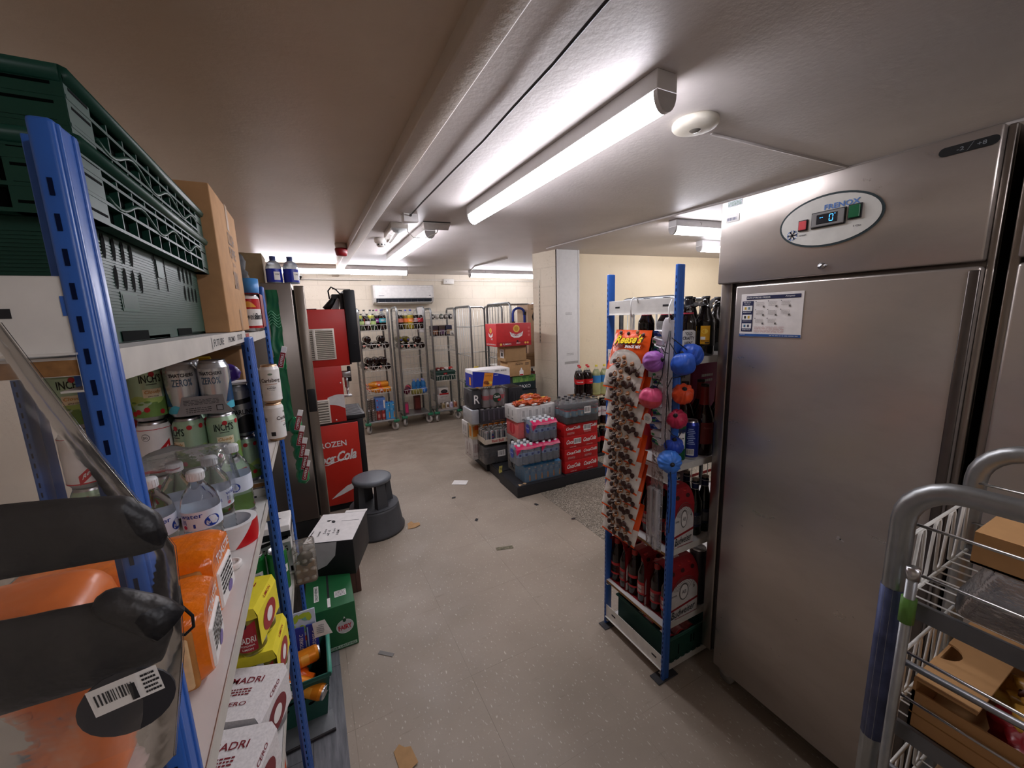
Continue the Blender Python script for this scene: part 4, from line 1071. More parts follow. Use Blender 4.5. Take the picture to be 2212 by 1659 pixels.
def folder(label, x, y, lean, col, w=.15, h=.20, rz=0, tx=None, leafy=False):
    b = MB(col); b.rbox(-w/2, w/2, -.003, .003, 0, h, .0015, 1); F_ = FR((0, -.0031, h/2), (1,0,0), (0,0,1))
    if leafy:
        rr = random.Random(3)
        for k in range(26):
            b.use(LEAFC[k % 3]); b.ell(F_, rr.uniform(-w*.42, w*.42), rr.uniform(-h*.1, h*.42), .020, .011, .0005+k*.00005, rot=rr.uniform(0, 3))
    if tx: b.use(WHITE); b.text(F_, tx, w*.1, -.01, h*.75, .014, rot=PI/2-.05); b.use(mat('#8fb4d6')); b.rect(F_, -w*.38, 0, w*.1, h*.9)
    o = b.build('folder'); o.location = (x, y, .14); o.rotation_euler = (lean, 0, rz); return tag(o, label, 'folder')
BF = mat('#26379a', .4)
folder('white booklet with coloured leaves standing in the green basket', -.225, 1.803, -.10, mat('#cfd8e6', .5), .24, .225, 0, None, True)
folder('dark blue folder with white lettering, right one in the green basket', -.125, 1.785, -.12, BF, .045, .165, -.1, 'SPECIAL STORES C')
folder('dark blue folder with white lettering, middle one in the green basket', -.175, 1.785, -.12, BF, .042, .165, -.06, 'SPECIAL STORES C')
folder('plain dark blue folder, left one in the green basket', -.23, 1.785, -.12, BF, .04, .145, .0)
b = MB(PAPER); b.add([(-.03, 0, .05), (.02, -.006, .055), (.045, -.02, -.01), (-.025, -.004, -.02), (-.03, .001, .05), (.02, -.005, .055), (.045, -.019, -.01), (-.025, -.003, -.02)], [(0,1,2,3),(7,6,5,4)]); b.use(GREYL); b.lines(FR((.0, -.009, .02), (1,-.2,0), (0,.2,1)), 0, 0, .03, .04, 5, 3, .001)
tag(b.build('paper_note', None, (-.088, 1.76, .285)), 'folded white receipt poking out of the green basket', 'paper')
# metal tray offcut under the basket edge, orange packets
b = MB(mat('#8b8d90', .4, .6)); b.rbox(-.17, .15, -.05, .05, 0, .006, .002, 1); b.use(mat('#2a2628', .6)); b.rbox(-.17, .15, -.056, -.048, 0, .014, .002, 1); b.rbox(-.17, .12, .046, .054, 0, .016, .002, 1)
tag(b.build('metal_strip_tray', None, (-.22, 1.575, .0025), .06), 'grey metal tray with dark edges on the floor before the green basket', 'tray')
for k in range(4):
    b = MB(mat(('#e8602a', '#d9c9b0', '#e8602a', '#cfc8c0')[k], .4)); b.rbox(-.055, .055, -.004, .004, 0, .17, .003, 1); b.use(PAPER); b.rect(FR((0, -.0042, .12), (1,0,0), (0,0,1)), .02, 0, .03, .03)
    tag(b.build('packet', None, (-.235+.0*k, 1.26+k*.028, .10), PI/2*.9), ('thin orange packet, nearest of the row standing on the low shelf edge', 'thin pale packet, second of the row on the low shelf edge', 'thin orange packet, third of the row on the low shelf edge', 'thin pale packet, last of the row on the low shelf edge')[k], 'packet')
# detergent box
def pr(mb, F, sx, sy, sz):
    Fr = F['F']; G2_ = mat('#2f7a48', .5)
    mb.use(WHITE); mb.ell(Fr, .055, .0, .040, .038); mb.use(mat('#c9c9c9')); mb.ell(Fr, .055, 0, .037, .035, .001); mb.use(mat('#c01e30', .5)); mb.text(Fr, 'FAIRY', .055, -.003, .062, .026, bold=.04, rot=.05)
    mb.use(WHITE); mb.pts(Fr, [(.045, .03), (.065, .03), (.055, .055)]); mb.use(mat('#12482a')); mb.ell(Fr, .055, .034, .008, .010, .0012)
    mb.use(mat('#a9c4b0')); mb.rect(Fr, .02, -sz/2+.016, sx*.75, .017); mb.use(mat('#0e3a20')); mb.text(Fr, 'LONGER LASTING', .02, -sz/2+.016, sx*.68, .010)
    T = F['T']; mb.use(INK); mb.rect(T, -.005, 0, .010, sy*.98); mb.use(WHITE); mb.rect(T, -.005, .14, .014, .05, .0012); mb.rect(T, -.005, -.14, .014, .07, .0012)
    mb.ell(T, -.065, .135, .020, .030, .001); mb.use(mat('#c01e30')); mb.text(T, 'FAIRY', -.065, .13, .035, .016, rot=PI/2)
    mb.use(WHITE); mb.rect(T, -.06, -.04, .022, .13); mb.use(mat('#12482a')); mb.text(T, 'LONGER LASTING', -.06, -.04, .115, .014, rot=-PI/2, off=.0018)
    for (u, v, w, h) in ((.065, .12, .03, .075), (.05, -.09, .055, .05)):
        mb.use(WHITE); mb.rect(T, u, v, w, h); mb.use(INK); mb.lines(T, u, v, w*.85, h*.85, 4, 3, .0014, .35)
carton('detergent_box', 'dark green cardboard box with red lettering on the floor behind the basket', 'box', -.155, .065, 1.952, 2.325, .003, .243, mat('#1c6236', .5, var=.04), pr, rz=.0)
# brown carton with the black and white box on it
carton('cardboard_carton', 'dark brown carton on the floor under the black and white box', 'box', -.19, .125, 2.365, 2.66, 0, .235, mat('#55382f', .7), lambda m, F, sx, sy, sz: (m.use(mat('#3c2720')), m.rect(F['F'], sx*.42, 0, .004, sz), m.rect(F['T'], 0, 0, .006, sy)))
b = MB(mat('#17171a', .5)); b.rbox(-.130, .130, -.165, .165, 0, .205, .003)
F = FF(-.13, .13, -.165, .165, 0, .205); T = F['T']; b.use(mat('#e8e5e3', .55)); b.rect(T, 0, 0, .255, .325); b.use(mat('#b9b9bb', .5)); P = [(-.13, .10), (.045, .10), (.03, .02), (-.02, -.035), (-.08, -.06), (-.13, -.065)]; b.pts(F['F'], P)
b.use(INK); b.rect(T, .06, .06, .10, .004, .0012); b.ell(T, -.115, -.08, .003, .05, .0012)
rr = random.Random(5)
for k in range(3): b.ell(T, -.06+k*.012, .075-k*.008, .018, .010, .0012+k*.0002, rot=k); b.use((PAPER, INK, INK)[k])
b.use(INK)
for k in range(5): b.text(T, ('Damage', 'See', 'all d', '3 pm', 'H&M')[k], -.075+k*.025, -.07+.02*(k % 2), .055, .014, rot=PI/2+.1)
b.use(WHITE); b.rbox(.0, .13, .165, .195, .203, .206, .001, 1)
tag(b.build('printed_box', None, (.03, 2.385, .2365), -.34), 'black box with a white scribbled top, standing on the brown carton', 'box')

# step stool
th = thing('step_stool', 'round dark grey plastic step stool on the floor before the red machine', 'stool', (.318, 3.085, 0))
ST = mat('#3f4043', .5, bump=.1, scale=200)
b = MB(ST); b.lathe([(0, .01), (.205, .01), (.215, 0), (.218, .02), (.205, .035), (.185, .19), (.178, .205), (.165, .21), (.12, .212), (0, .212)], 48); b.build('base', th)
b = MB(mat('#4b4c50', .6, bump=.5, scale=250)); b.lathe([(.18, .2115), (.125, .2135)], 48); b.build('step_tread', th)
for k in range(4):
    a = R_(-70)+k*PI/2; b = MB(ST); b.at(TR(.105*math.cos(a), .105*math.sin(a), 0, a))
    b.add([(-.018, -.042, .208), (.036, -.042, .208), (.036, .042, .208), (-.018, .042, .208), (-.015, -.035, .40), (.024, -.035, .40), (.024, .035, .40), (-.015, .035, .40)], [(0,1,5,4),(1,2,6,5),(2,3,7,6),(3,0,4,7)]); b.build('leg', th)
b = MB(mat('#5d6268', .42)); b.lathe([(0, .395), (.13, .395), (.142, .402), (.145, .418), (.140, .43), (.12, .434), (0, .434)], 48); b.build('top', th)

# steel fridge against the left wall
th = thing('upright_fridge', 'tall stainless steel fridge seen from its side, left of the red machine', 'fridge', (0, 0, 0))
SS = mat('#8f8780', .3, .85, var=.08, scale=5, stretch=(1, 1, .25)); 
b = MB(SS); b.rbox(-.70, -.062, 2.86, 3.47, .30, 1.862, .006); b.build('body', th)
b = MB(mat('#161616', .6)); b.rbox(-.69, -.07, 2.87, 3.46, .03, .298, .006); b.box(-.062, -.052, 2.875, 3.455, .31, 1.82); b.build('plinth', th)
b = MB(mat('#958c82', .3, .85, var=.08, scale=5, stretch=(1, 1, .25))); b.rbox(-.052, .006, 2.86, 3.47, .305, 1.845, .006); d = b.build('door', th); b = MB(BLACK); b.rbox(-.047, .0, 2.853, 2.862, 1.04, 1.19, .004); b.build('handle', d)
carton('cardboard_carton', 'brown cardboard carton on top of the steel fridge', 'box', -.42, -.205, 2.95, 3.2, 1.863, 2.045, mat('#7e6a4c', .8), lambda m, F, sx, sy, sz: (m.use(CARD), m.rect(F['T'], 0, 0, .04, sy)))
def clean():
    b = MB(mat('#d8e4f2', .1, trans=.7)); b.lathe([(0, 0), (.042, 0), (.044, .01), (.044, .10), (.036, .125), (.016, .14)], 20); b.use(mat('#1e2fa0', .25)); b.lathe([(.0445, .008), (.0448, .088)], 20); b.use(PAPER); b.wrect(.0448, .018, .045, .035, .05, .0006); b.use(INK); b.wtext('CARE', .0455, .055, .4, .025, .008, off=.0006)
    b.use(mat('#3d4a78', .4)); b.lathe([(.017, .138), (.017, .165), (0, .166)], 14); return b
single('clean', clean, 'cleaner_bottle', 'blue bottle of cleaning liquid on the fridge, next to the carton', 'bottle', (-.150, 2.95, 1.863), 0)
single('clean', clean, 'cleaner_bottle', 'blue bottle of cleaning liquid on the fridge, nearer the ceiling light', 'bottle', (-.055-.002, 2.955, 1.863), .3)

# red frozen drinks machine, side panel towards the camera
th = thing('drink_machine', 'tall red frozen drinks machine standing beside the steel fridge', 'drinks machine', (0, 0, 0))
RM = mat('#b5231a', .4, var=.04, scale=8); RM2 = mat('#c02a1c', .4, var=.04, scale=8); ym = 3.55
b = MB(RM); b.rbox(-.62, .284, ym, 4.12, 1.256, 1.716, .004); b.rbox(-.62, .213, ym, 4.12, .785, 1.258, .004); b.build('upper_body', th)
b = MB(RM2); b.rbox(-.62, .297, ym-.002, 4.12, .06, .768, .004); b.use(BLACK); b.rbox(-.60, .28, ym+.02, 4.1, 0, .06, .004); b.rbox(.29, .345, ym+.01, 4.12, .03, .79, .004); b.use(mat('#241010')); b.box(-.6, .29, ym+.002, 4.1, .766, .787)
Fp = FR((0, ym-.002, 0), (1,0,0), (0,0,1)); b.use(WHITE); b.text(Fp, 'FROZEN', .075, .60, .235, .050, bold=.02)
b.text(Fp, 'Coca', .005, .475, .16, .085, shear=.45, bold=.035, rot=.06); b.text(Fp, 'Cola', .185, .49, .155, .09, shear=.45, bold=.035, rot=.06); b.rect(Fp, .093, .49, .018, .014)
b.tube([(-.02, ym-.003, .432), (.03, ym-.003, .425), (.07, ym-.003, .437), (.13, ym-.003, .452), (.2, ym-.003, .455)], .0035, 6)
P = [(.03, .12), (.08, .16), (.16, .215), (.296, .255), (.296, .205), (.2, .175), (.12, .145)]; b.pts(Fp, P)
b.build('lower_panel', th)
Fu = FR((0, ym, 0), (1,0,0), (0,0,1))
b = MB(mat('#d6d3d2', .45)); b.pts(Fu, [(.085, 1.0)]+[(.085+.128*k/8, 1.0+.02*math.sin(PI*k/11)) for k in range(9)]+[(.213-.128*k/8, .94-.045*(1-k/8)**2+.01*0) for k in range(9)]+[(.085, .945)]); b.build('wave_stripe', th)
def vent(x0, x1, z0, z1, n, split):
    v = MB(mat('#d9d2c6', .4, .2)); v.rbox(x0-.012, x1+.012, ym-.010, ym+.002, z0-.012, z1+.012, .003); v.use(mat('#6b645b', .6)); v.box(x0, x1, ym-.0106, ym-.009, z0, z1); v.use(mat('#e2dbcf', .4))
    for i in range(n):
        z = z0+(i+.5)*(z1-z0)/n; h = (z1-z0)/n*.55
        v.add([(x0, ym-.0112, z-h/2), (x1, ym-.0112, z-h/2), (x1, ym-.018, z+h/2-.003), (x0, ym-.018, z+h/2-.003), (x0, ym-.0112, z+h/2), (x1, ym-.0112, z+h/2)], [(0,1,2,3),(3,2,5,4)])
    if split: v.rbox((x0+x1)/2-.010, (x0+x1)/2+.010, ym-.019, ym-.008, z0-.005, z1+.005, .002)
    v.build('vent_grille', th)
vent(-.10, .175, 1.325, 1.552, 15, True); vent(-.10, .085, .80, .975, 8, False)
b = MB(mat('#12141a', .45)); b.rbox(.286, .372, ym-.01, 4.08, 1.275, 1.868, .008); b.box(.284, .30, ym+.02, 4.0, 1.26, 1.72); b.use(INK); b.cyl((.335, ym-.012, 1.43), (.335, ym-.009, 1.43), .006, n=10); b.build('display_panel', th)
b = MB(mat('#1a1a1d', .4)); b.rbox(.19, .365, ym+.01, 4.05, .79, .83, .006); b.use(GREYD); b.box(.215, .345, ym+.03, 4.0, .829, .833)
for k in range(9): b.box(.22, .34, ym+.05+k*.05, ym+.06+k*.05, .832, .836)
b.build('drip_tray', th)
b = MB(SILVER); b.cyl((.25, ym+.08, 1.06), (.25, ym+.08, 1.17), .018, n=14); b.rbox(.214, .285, ym+.04, ym+.13, 1.15, 1.20, .006); b.use(BLACK); b.rbox(.262, .29, ym+.06, ym+.1, 1.11, 1.24, .008); b.use(SILVER); b.cyl((.25, ym+.08, 1.0), (.25, ym+.08, 1.06), .009, n=12); b.rbox(.213, .28, ym+.05, ym+.12, .98, .995, .003); b.build('tap', th)
b = MB(BLACK); b.at(); b.tube([(.15, ym+.12, 1.715), (.20, ym+.12, 1.775), (.235, ym+.12, 1.83)], [.03, .026, .014], 8)
b.tube([(.185, ym+.08, 1.80), (.18, ym+.08, 1.865), (.205, ym+.08, 1.895), (.24, ym+.08, 1.875), (.275, ym+.08, 1.83), (.285, ym+.08, 1.80)], .006, 8); b.tube([(.21, ym+.08, 1.88), (.35, ym+.1, 1.878)], .003, 6)
b.rbox(-.05, .08, ym+.05, ym+.3, 1.716, 1.724, .003); b.use(GREYD); b.rbox(.205, .29, ym+.10, ym+.3, 1.80, 1.84, .004); b.rbox(.262, .285, ym+.05, ym+.2, 1.716, 1.845, .004); b.use(GREYL); b.add([(.19, ym+.09, 1.716), (.25, ym+.09, 1.716), (.262, ym+.09, 1.80), (.245, ym+.09, 1.81)], [(0,1,2,3)]); b.use(SILVER); b.cyl((.254, ym+.085, 1.796), (.254, ym+.093, 1.796), .007, n=12); b.build('screen_bracket', th)
b = MB(WHITE)
for x, z in ((.195, 1.115), (.135, .805)): b.cyl((x, ym-.004, z), (x, ym+.001, z), .006, n=10)
b.build('lock', th)

# ================================================================ DAIRY TROLLEYS
TUBE_M = mat('#a3a6a6', .38, .9, var=.1); WIRE = mat('#cfd0cc', .35, .8); WIREW = mat('#dad9d2', .45, .1); GRP = mat('#2f7d5c', .45); WHEEL = mat('#b9b6b0', .5); 
def castor(th, x, y, a=0, m=None, r=.062):
    b = MB(GALV); b.at(TR(x, y, 0, a)); b.box(-.022, .022, -.02, .03, r*2+.01, r*2+.014)
    for s in (-1, 1): b.prism([(s*.019-.001, -.018), (s*.019+.001, -.018), (s*.019+.001, .028), (s*.019-.001, .028)], r*.8, r*2+.012)
    w = MB(m or WHEEL); w.at(TR(x, y, 0, a) @ FR((0, .012, r), (0, 1, 0), (0, 0, 1)))
    w.lathe([(0, -.013), (r*.6, -.013), (r*.66, -.017), (r*.95, -.017), (r, -.012), (r, .012), (r*.95, .017), (r*.66, .017), (r*.6, .013), (0, .013)], 24)
    w.use(GALV); w.lathe([(0, .0145), (r*.2, .0145), (r*.2, .013)], 12); w.lathe([(0, -.0145), (r*.2, -.0145), (r*.2, -.013)], 12)
    f = b.build('castor', th); w.build('wheel', f)
def trolley(label, loc, rz, Wd, Dp, H, shelves, castors=True, mesh=True, tubew=.016, rails=0, lips=True, group=None):
    """wire-sided dairy trolley: arched tube sides, open front at -y with W-shaped wire lips"""
    th = thing('dairy_trolley', label, 'trolley', loc, rz, group)
    zb = .17
    for s in (-1, 1):
        x = s*Wd/2; rr = .07
        b = MB(TUBE_M)
        arc = [(x, -Dp/2, zb-.02), (x, -Dp/2, H-rr)]+[(x, -Dp/2+rr*(1-math.cos(a)), H-rr+rr*math.sin(a)) for a in [PI/2*k/6 for k in range(1, 7)]]
        arc += [(x, Dp/2-rr*(1-math.cos(a)), H-rr+rr*math.sin(a)) for a in [PI/2*(6-k)/6 for k in range(0, 7)]]+[(x, Dp/2, zb-.02)]
        b.tube(arc, tubew, 10); f = b.build('side_frame', th)
        if mesh:
            w = MB(WIRE)
            if rails:
                z = H-.09
                while z > zb+.04: w.tube([(x-s*.004, -Dp/2, z), (x-s*.004, Dp/2, z)], .0028, 6); z -= rails
            else:
                z = zb+.03
                while z < H-.03: w.tube([(x, -Dp/2, z), (x, Dp/2, z)], .0016, 4); z += .05
                y = -Dp/2+.05
                while y < Dp/2-.02: w.tube([(x, y, zb), (x, y, H-.005)], .0016, 4); y += .05
            w.build('wire_mesh', f)
    w = MB(WIRE)
    for k in range(int(Wd/.06)+1): w.tube([(-Wd/2+k*.06, Dp/2, zb), (-Wd/2+k*.06, Dp/2, H-.06)], .0016, 4)
    for k in range(12): z = zb+.05+k*(H-zb-.1)/11; w.tube([(-Wd/2, Dp/2, z), (Wd/2, Dp/2, z)], .002, 4)
    w.build('back_mesh', th)
    for z, lip in shelves:
        w = MB(WIREW)
        for k in range(11): x = -Wd/2+.012+k*(Wd-.024)/10; w.tube([(x, -Dp/2+.01, z), (x, Dp/2-.01, z)], .0018, 4)
        for y in (-Dp/2+.008, 0, Dp/2-.012): w.tube([(-Wd/2+.01, y, z-.003), (Wd/2-.01, y, z-.003)], .0035, 6)
        if lip:
            h = lip; w.tube([(-Wd/2+.012, -Dp/2+.004, z+h), (Wd/2-.012, -Dp/2+.004, z+h)], .0032, 6)
            n = 4; P = []; x0 = -Wd/2+.03; st = (Wd-.06)/n
            for k in range(n):
                a = x0+k*st; P += [(a, -Dp/2+.004, z), (a+st*.12, -Dp/2+.004, z+h-.012), (a+st*.2, -Dp/2+.004, z+h-.004), (a+st*.38, -Dp/2+.004, z+h-.004), (a+st*.46, -Dp/2+.004, z+h-.012), (a+st*.62, -Dp/2+.004, z+.008), (a+st*.70, -Dp/2+.004, z), (a+st*.92, -Dp/2+.004, z)]
            w.tube(P, .0026, 6)
        w.build('shelf', th)
    b = MB(GALV); b.rbox(-Wd/2, Wd/2, -Dp/2, Dp/2, zb-.012, zb, .002, 1); b.rbox(-Wd/2+.03, Wd/2-.03, -Dp/2-.004, -Dp/2+.012, zb-.016, zb+.006, .002, 1); b.build('base', th)
    if castors:
        for sx in (-1, 1):
            g = MB(GRP); g.rbox(sx*Wd/2-.04, sx*Wd/2+.04, -Dp/2-.022, -Dp/2+.03, zb-.04, zb-.005, .004); g.build('corner_plate', th)
            castor(th, sx*(Wd/2-.01), -Dp/2+.03, .5*sx); castor(th, sx*(Wd/2-.02), Dp/2-.05, .2)
    return th
T1 = (.82, 6.06, .035); T2 = (1.375, 6.19, .0); T3 = (1.865, 6.17, -.02)
def onT(T, x, y, z):
    c, s = math.cos(T[2]), math.sin(T[2]); return (T[0]+x*c-y*s, T[1]+x*s+y*c, z)
trolley('left dairy trolley at the back, beside the red machine, full of bottles', (T1[0], T1[1], 0), T1[2], .40, .42, 1.77, ((1.475, .075), (1.21, .07), (.905, .065), (.575, .065)))
trolley('middle dairy trolley at the back under the air conditioner', (T2[0], T2[1], 0), T2[2], .40, .42, 1.79, ((1.465, .08), (1.165, .08), (.80, .08), (.47, .09)))
trolley('right dairy trolley at the back with a green crate on its shelf', (T3[0], T3[1], 0), T3[2], .37, .42, 1.76, ((1.60, .075), (1.34, .08), (1.115, .08), (.645, .085)))
b = MB(mat('#b9a9a2', .6)); b.tube([onT(T2, -.2, -.215, 1.09), onT(T2, -.08, -.22, 1.055), onT(T2, .05, -.22, 1.06), onT(T2, .15, -.22, 1.085), onT(T2, .2, -.215, 1.115)], .004, 6)
b.tube([onT(T2, .02, -.21, 1.575), onT(T2, .12, -.215, 1.60), onT(T2, .2, -.215, 1.66)], .004, 6); tag(b.build('tie_cord'), 'pale cord slung across the front of the middle dairy trolley', 'cord')

# goods in the left trolley
def put(key, build, T, x, y, z, label, group=None, rz=0, rot=None, name='drink_bottle', cat='bottle'):
    p = onT(T, x, y, z)
    if rot: rot = (rot[0], rot[1], rot[2]+T[2])
    return single(key, build, name, label, cat, p, rz+T[2], group, rot)
YLIQ = mat('#a8a43a', .1, spec=.6); DLIQ = COLA; ORL = mat('#d98a1c', .1, spec=.6); GRL = mat('#2b3b28', .1)
def small(lab, liq, cap='#2a2a2a', txt=None): return lambda: pop(.036, .225, liq, lab, cap, txt, WHITE, .72)
def big(lab, liq, cap, txt=None, tc=None): return lambda: pop(.047, .285, liq, lab, cap, txt, tc, .72)
z = 1.479
for i, (k, f, x, y, lab, g) in enumerate((
    ('lime_s', small('#b9d48a', GRL), -.155, -.155, 'small dark bottle with a pale green label, leftmost on the left trolley top shelf', None),
    ('white_s', small('#e9e6e2', COLA), -.075, -.155, 'small dark bottle with a white label in the left trolley top shelf front row', None),
    ('lime_s', None, .005, -.155, 'small green labelled dark bottle right of the white labelled one, left trolley top shelf', None),
    ('teal_b', big('#3aa6b4', COLA, '#1d2f6a', 'PEPSI'), .135, -.150, 'dark cola bottle with a teal label, right end of left trolley top shelf', None),
    ('yel_b', big('#e8e4d8', YLIQ, '#222222'), -.165, -.05, 'yellow drink bottle at the far left of the left trolley top shelf', None),
    ('red_b', big('#b81e22', COLA, '#222222'), -.095, -.06, 'cola bottle with a red label in the left trolley top shelf second row', None),
    ('yel_b', None, -.01, -.05, 'yellow drink bottle between the cola and the purple label bottles', None),
    ('pur_b', big('#8e2a80', COLA, '#a03080', 'MAX'), .075, -.06, 'dark bottle with a purple label and pink cap on the left trolley top shelf', None),
    ('yel_b', None, .055, .05, 'yellow drink bottle behind the purple label bottle', None),
    ('dark_b', big('#23252c', COLA, '#2a3a7a'), .15, .0, 'all dark bottle at the right back of the left trolley top shelf', None))):
    put(k, f, T1, x, y, z, lab, g)
colab = lambda: pop(.048, .30, COLA, '#201414', '#e08a78', None, None, .9)
for r_, zz in ((0, 1.214), (1, .909)):
    pos = [(-.145, .049), (-.045, .049), (.055, .049), (.150, .049), (-.095, .136), (.10, .136)] if r_ == 0 else [(-.145, .049), (-.045, .049), (.055, .049), (.150, .049), (-.095, .136), (.005, .136), (.10, .136)]
    for i, (x, dz) in enumerate(pos):
        fl = (i % 2 == 0 and i < 4)
        put('colab', colab, T1, x, .145 if fl else -.16, zz+dz, ('dark cola bottle lying on the second shelf of the left trolley', 'dark cola bottle lying on the third shelf of the left trolley')[r_],
            ('bottles lying on the left trolley second shelf', 'bottles lying on the left trolley third shelf')[r_], rot=(-PI/2, 0, PI if fl else 0))
def orb():
    b = pop(.040, .30, ORL, '#d8651e', '#d8866a', None, None, .9); b.use(PAPER); b.wdot(.0405, .0, .14, .012, .016, .0008); return b
for i, (x, y, dz) in enumerate(((.165, -.155, .042), (.165, -.07, .042), (.165, .015, .042), (.165, .10, .042), (.145, -.11, .115), (.145, -.025, .115))):
    put('orb', orb, T1, x, y, .579+dz, 'orange drink bottle lying sideways in the pile on the left trolley fourth shelf', 'orange bottles piled on the left trolley', rot=(0, -PI/2, 0))
# bottom deck of the left trolley
th = thing('can_pack', 'pack of grey striped cans at the left of the trolley bottom deck', 'can pack', onT(T1, -.135, -.13, .171), T1[2])
def stc():
    b = can_body(mat('#8f867e', .3, .5), .031, .165); b.use(INK)
    for k in range(5): b.wpatch(.031, lambda u, v: ((u-.5)*.19, .03+k*.026+.008*math.sin(u*18)+.007*v), 24)
    return b
sm = stc()
for i, (x, y, l) in enumerate(((-.033, 0, 0), (.033, 0, 0), (-.033, 0, 1), (.033, 0, 1), (-.033, .066, 0), (.033, .066, 0))):
    o = sm.build('can', th) if i == 0 else None
    if o is None: o = th.children[0].copy(); COL.objects.link(o); o.parent = th
    o.location = (x, y, l*.166)
th = thing('can_pack', 'blue sleeved pack of red cans in the middle of the left trolley bottom deck', 'can pack', onT(T1, .0, -.12, .171), T1[2])
for x in (-.033, .033):
    c = can_body(mat('#a23c3c', .3, .4), .031, .15); c.use(mat('#c98d86')); c.wrect(.031, 0, .07, .03, .05); c.build('can', th, (x, -.02, 0))
b = MB(mat('#5c83c9', .45)); b.rbox(-.068, .068, -.055, .09, .152, .335, .004); F = FR((0, -.055, .25), (1,0,0), (0,0,1)); b.use(mat('#2e4f9c')); 
for k in range(5): b.rect(F, -.03+k*.014, .01, .004, .06)
b.use(mat('#c23a3a')); b.ell(F, -.045, .05, .01, .01); b.ell(F, -.045, -.045, .012, .01); b.use(PAPER); b.rect(F, .05, -.01, .02, .12); b.build('sleeve', th)
MILK = mat('#4aa3dd', .4); MCAP = mat('#2468b8', .35)
def milk_carton(b, x, y, w=.062, d=.066, h=.185):
    b.use(MILK); b.rbox(x-w/2, x+w/2, y-d/2, y+d/2, 0, h, .002, 1)
    b.add([(x-w/2, y-d/2, h), (x+w/2, y-d/2, h), (x+w/2, y+d/2, h), (x-w/2, y+d/2, h), (x-w/2, y, h+.02), (x+w/2, y, h+.02)], [(0,1,5,4),(2,3,4,5),(0,4,3),(1,2,5)])
    F = FR((x, y-d/2, h/2), (1,0,0), (0,0,1)); b.use(WHITE); b.rect(F, w*.28, h*.38, w*.3, .012); b.use(mat('#e8a23c')); b.pts(F, [(w*.22, -h*.42), (w*.46, -h*.42), (w*.42, -h*.05), (w*.26, -h*.05)]); b.use(mat('#2c6fb0', .4)); b.rect(F, w*.34, h*.1, w*.18, .03); b.use(mat('#a5d3ef', .4)); b.lines(F, -w*.12, .03, w*.5, .03, 3, 3)
    b.use(MCAP); b.lathe([(.014, h+.004), (.0145, h+.028), (.012, h+.03), (0, h+.03)], 14, (x, y-.008, 0))
th = thing('carton_pack', 'light blue pack of drink cartons at the right of the left trolley bottom deck', 'carton pack', onT(T1, .130, -.12, .171), T1[2])
for i, x in enumerate((-.033, .033)):
    b = MB(); milk_carton(b, x, 0, .062, .066, .235); b.build('carton', th)

# ---- middle trolley
for i, (k, f, x, y, lab) in enumerate((
    ('t2a', big('#d9806a', COLA, '#222222'), -.145, -.15, 'dark bottle with a salmon label at the left end of the middle trolley top shelf'),
    ('t2b', big('#e0793c', mat('#6f5f22', .1), '#2a3a9a'), -.055, -.12, 'olive bottle with an orange label, second on the middle trolley top shelf'),
    ('t2c', big('#ee8a2a', mat('#9a8a2c', .1), '#2a3a9a', 'ORANGE'), .005, -.16, 'olive bottle with a bright orange label in the middle trolley'),
    ('t2d', big('#c9b9bb', COLA, '#8a8a8a', 'Coke', mat('#a01826')), .085, -.13, 'cola bottle with a grey label on the middle trolley top shelf'),
    ('t2e', big('#b3182a', COLA, '#222222', '1', WHITE), .155, -.155, 'cola bottle with a red label at the right end of the middle trolley'),
    ('t2b', None, .04, -.03, 'olive bottle with an orange label at the back of the middle trolley top shelf'),
    ('t2a', None, -.10, -.03, 'dark bottle with a salmon label at the back of the middle trolley top shelf'))):
    put(k, f, T2, x, y, 1.469, lab)
yb = lambda: pop(.048, .30, mat('#7d7326', .12), '#5c5520', '#4a4a9a', None, None, .9)
for i, (x, dz) in enumerate(((-.145, .049), (-.05, .049), (.05, .049), (.15, .049), (-.15, .146), (-.05, .146), (.10, .136))):
    if i in (4, 5): put('yb', yb, T2, x, .145, 1.169+dz, 'yellowish bottle lying cap outwards on top in the middle trolley second shelf', 'yellow bottles lying in the middle trolley', rot=(-PI/2, 0, PI))
    else: put('colab', None, T2, x, .145 if i < 3 else -.16, 1.169+dz, 'dark cola bottle lying on the middle trolley second shelf', 'dark bottles lying in the middle trolley', rot=(-PI/2, 0, PI if i < 3 else 0))
pk = lambda: pop(.047, .29, mat('#5a1030', .1), '#d0245c', '#9fb04a', 'FRUIT', YEL, .9)
put('pk', pk, T2, -.135, -.155, .525, 'pink labelled bottle lying slanted on the middle trolley fourth shelf', rot=(PI/2-1.15-PI/2+.0, 1.05, .0))
blu = lambda: bottle_mesh([(.02, 0), (.033, .004), (.034, .05), (.030, .07), (.034, .09), (.033, .15), (.016, .175), (.014, .185)], mat('#3d86c4', .1), None, None, None, (mat('#9aa6dd', .4), .017, .18, .205))
for i, (x, y, dz) in enumerate(((.03, .05, 0), (.10, .06, 0), (.165, .05, 0), (.165, -.03, 0))): put('blu', blu, T2, x, y, .474, 'small blue sports bottle with a lilac cap on the middle trolley fourth shelf', 'blue sports bottles in the middle trolley')
b = MB(mat('#3f7fd0', .3, bump=.3)); b.blob((0, 0, .05), (.05, .05, .05), .3, 2, 4, 16, 12); tag(b.build('blue_packet', None, onT(T2, .135, -.14, .474)), 'crumpled blue packet by the slanted pink bottle', 'packet')
b = MB(mat('#7a7430', .4)); b.rbox(-.09, .09, -.05, .05, 0, .07, .02, 3); tag(b.build('olive_packet', None, onT(T2, .03, -.135, .474)), 'olive packet lying behind the wire lip of the middle trolley', 'packet')
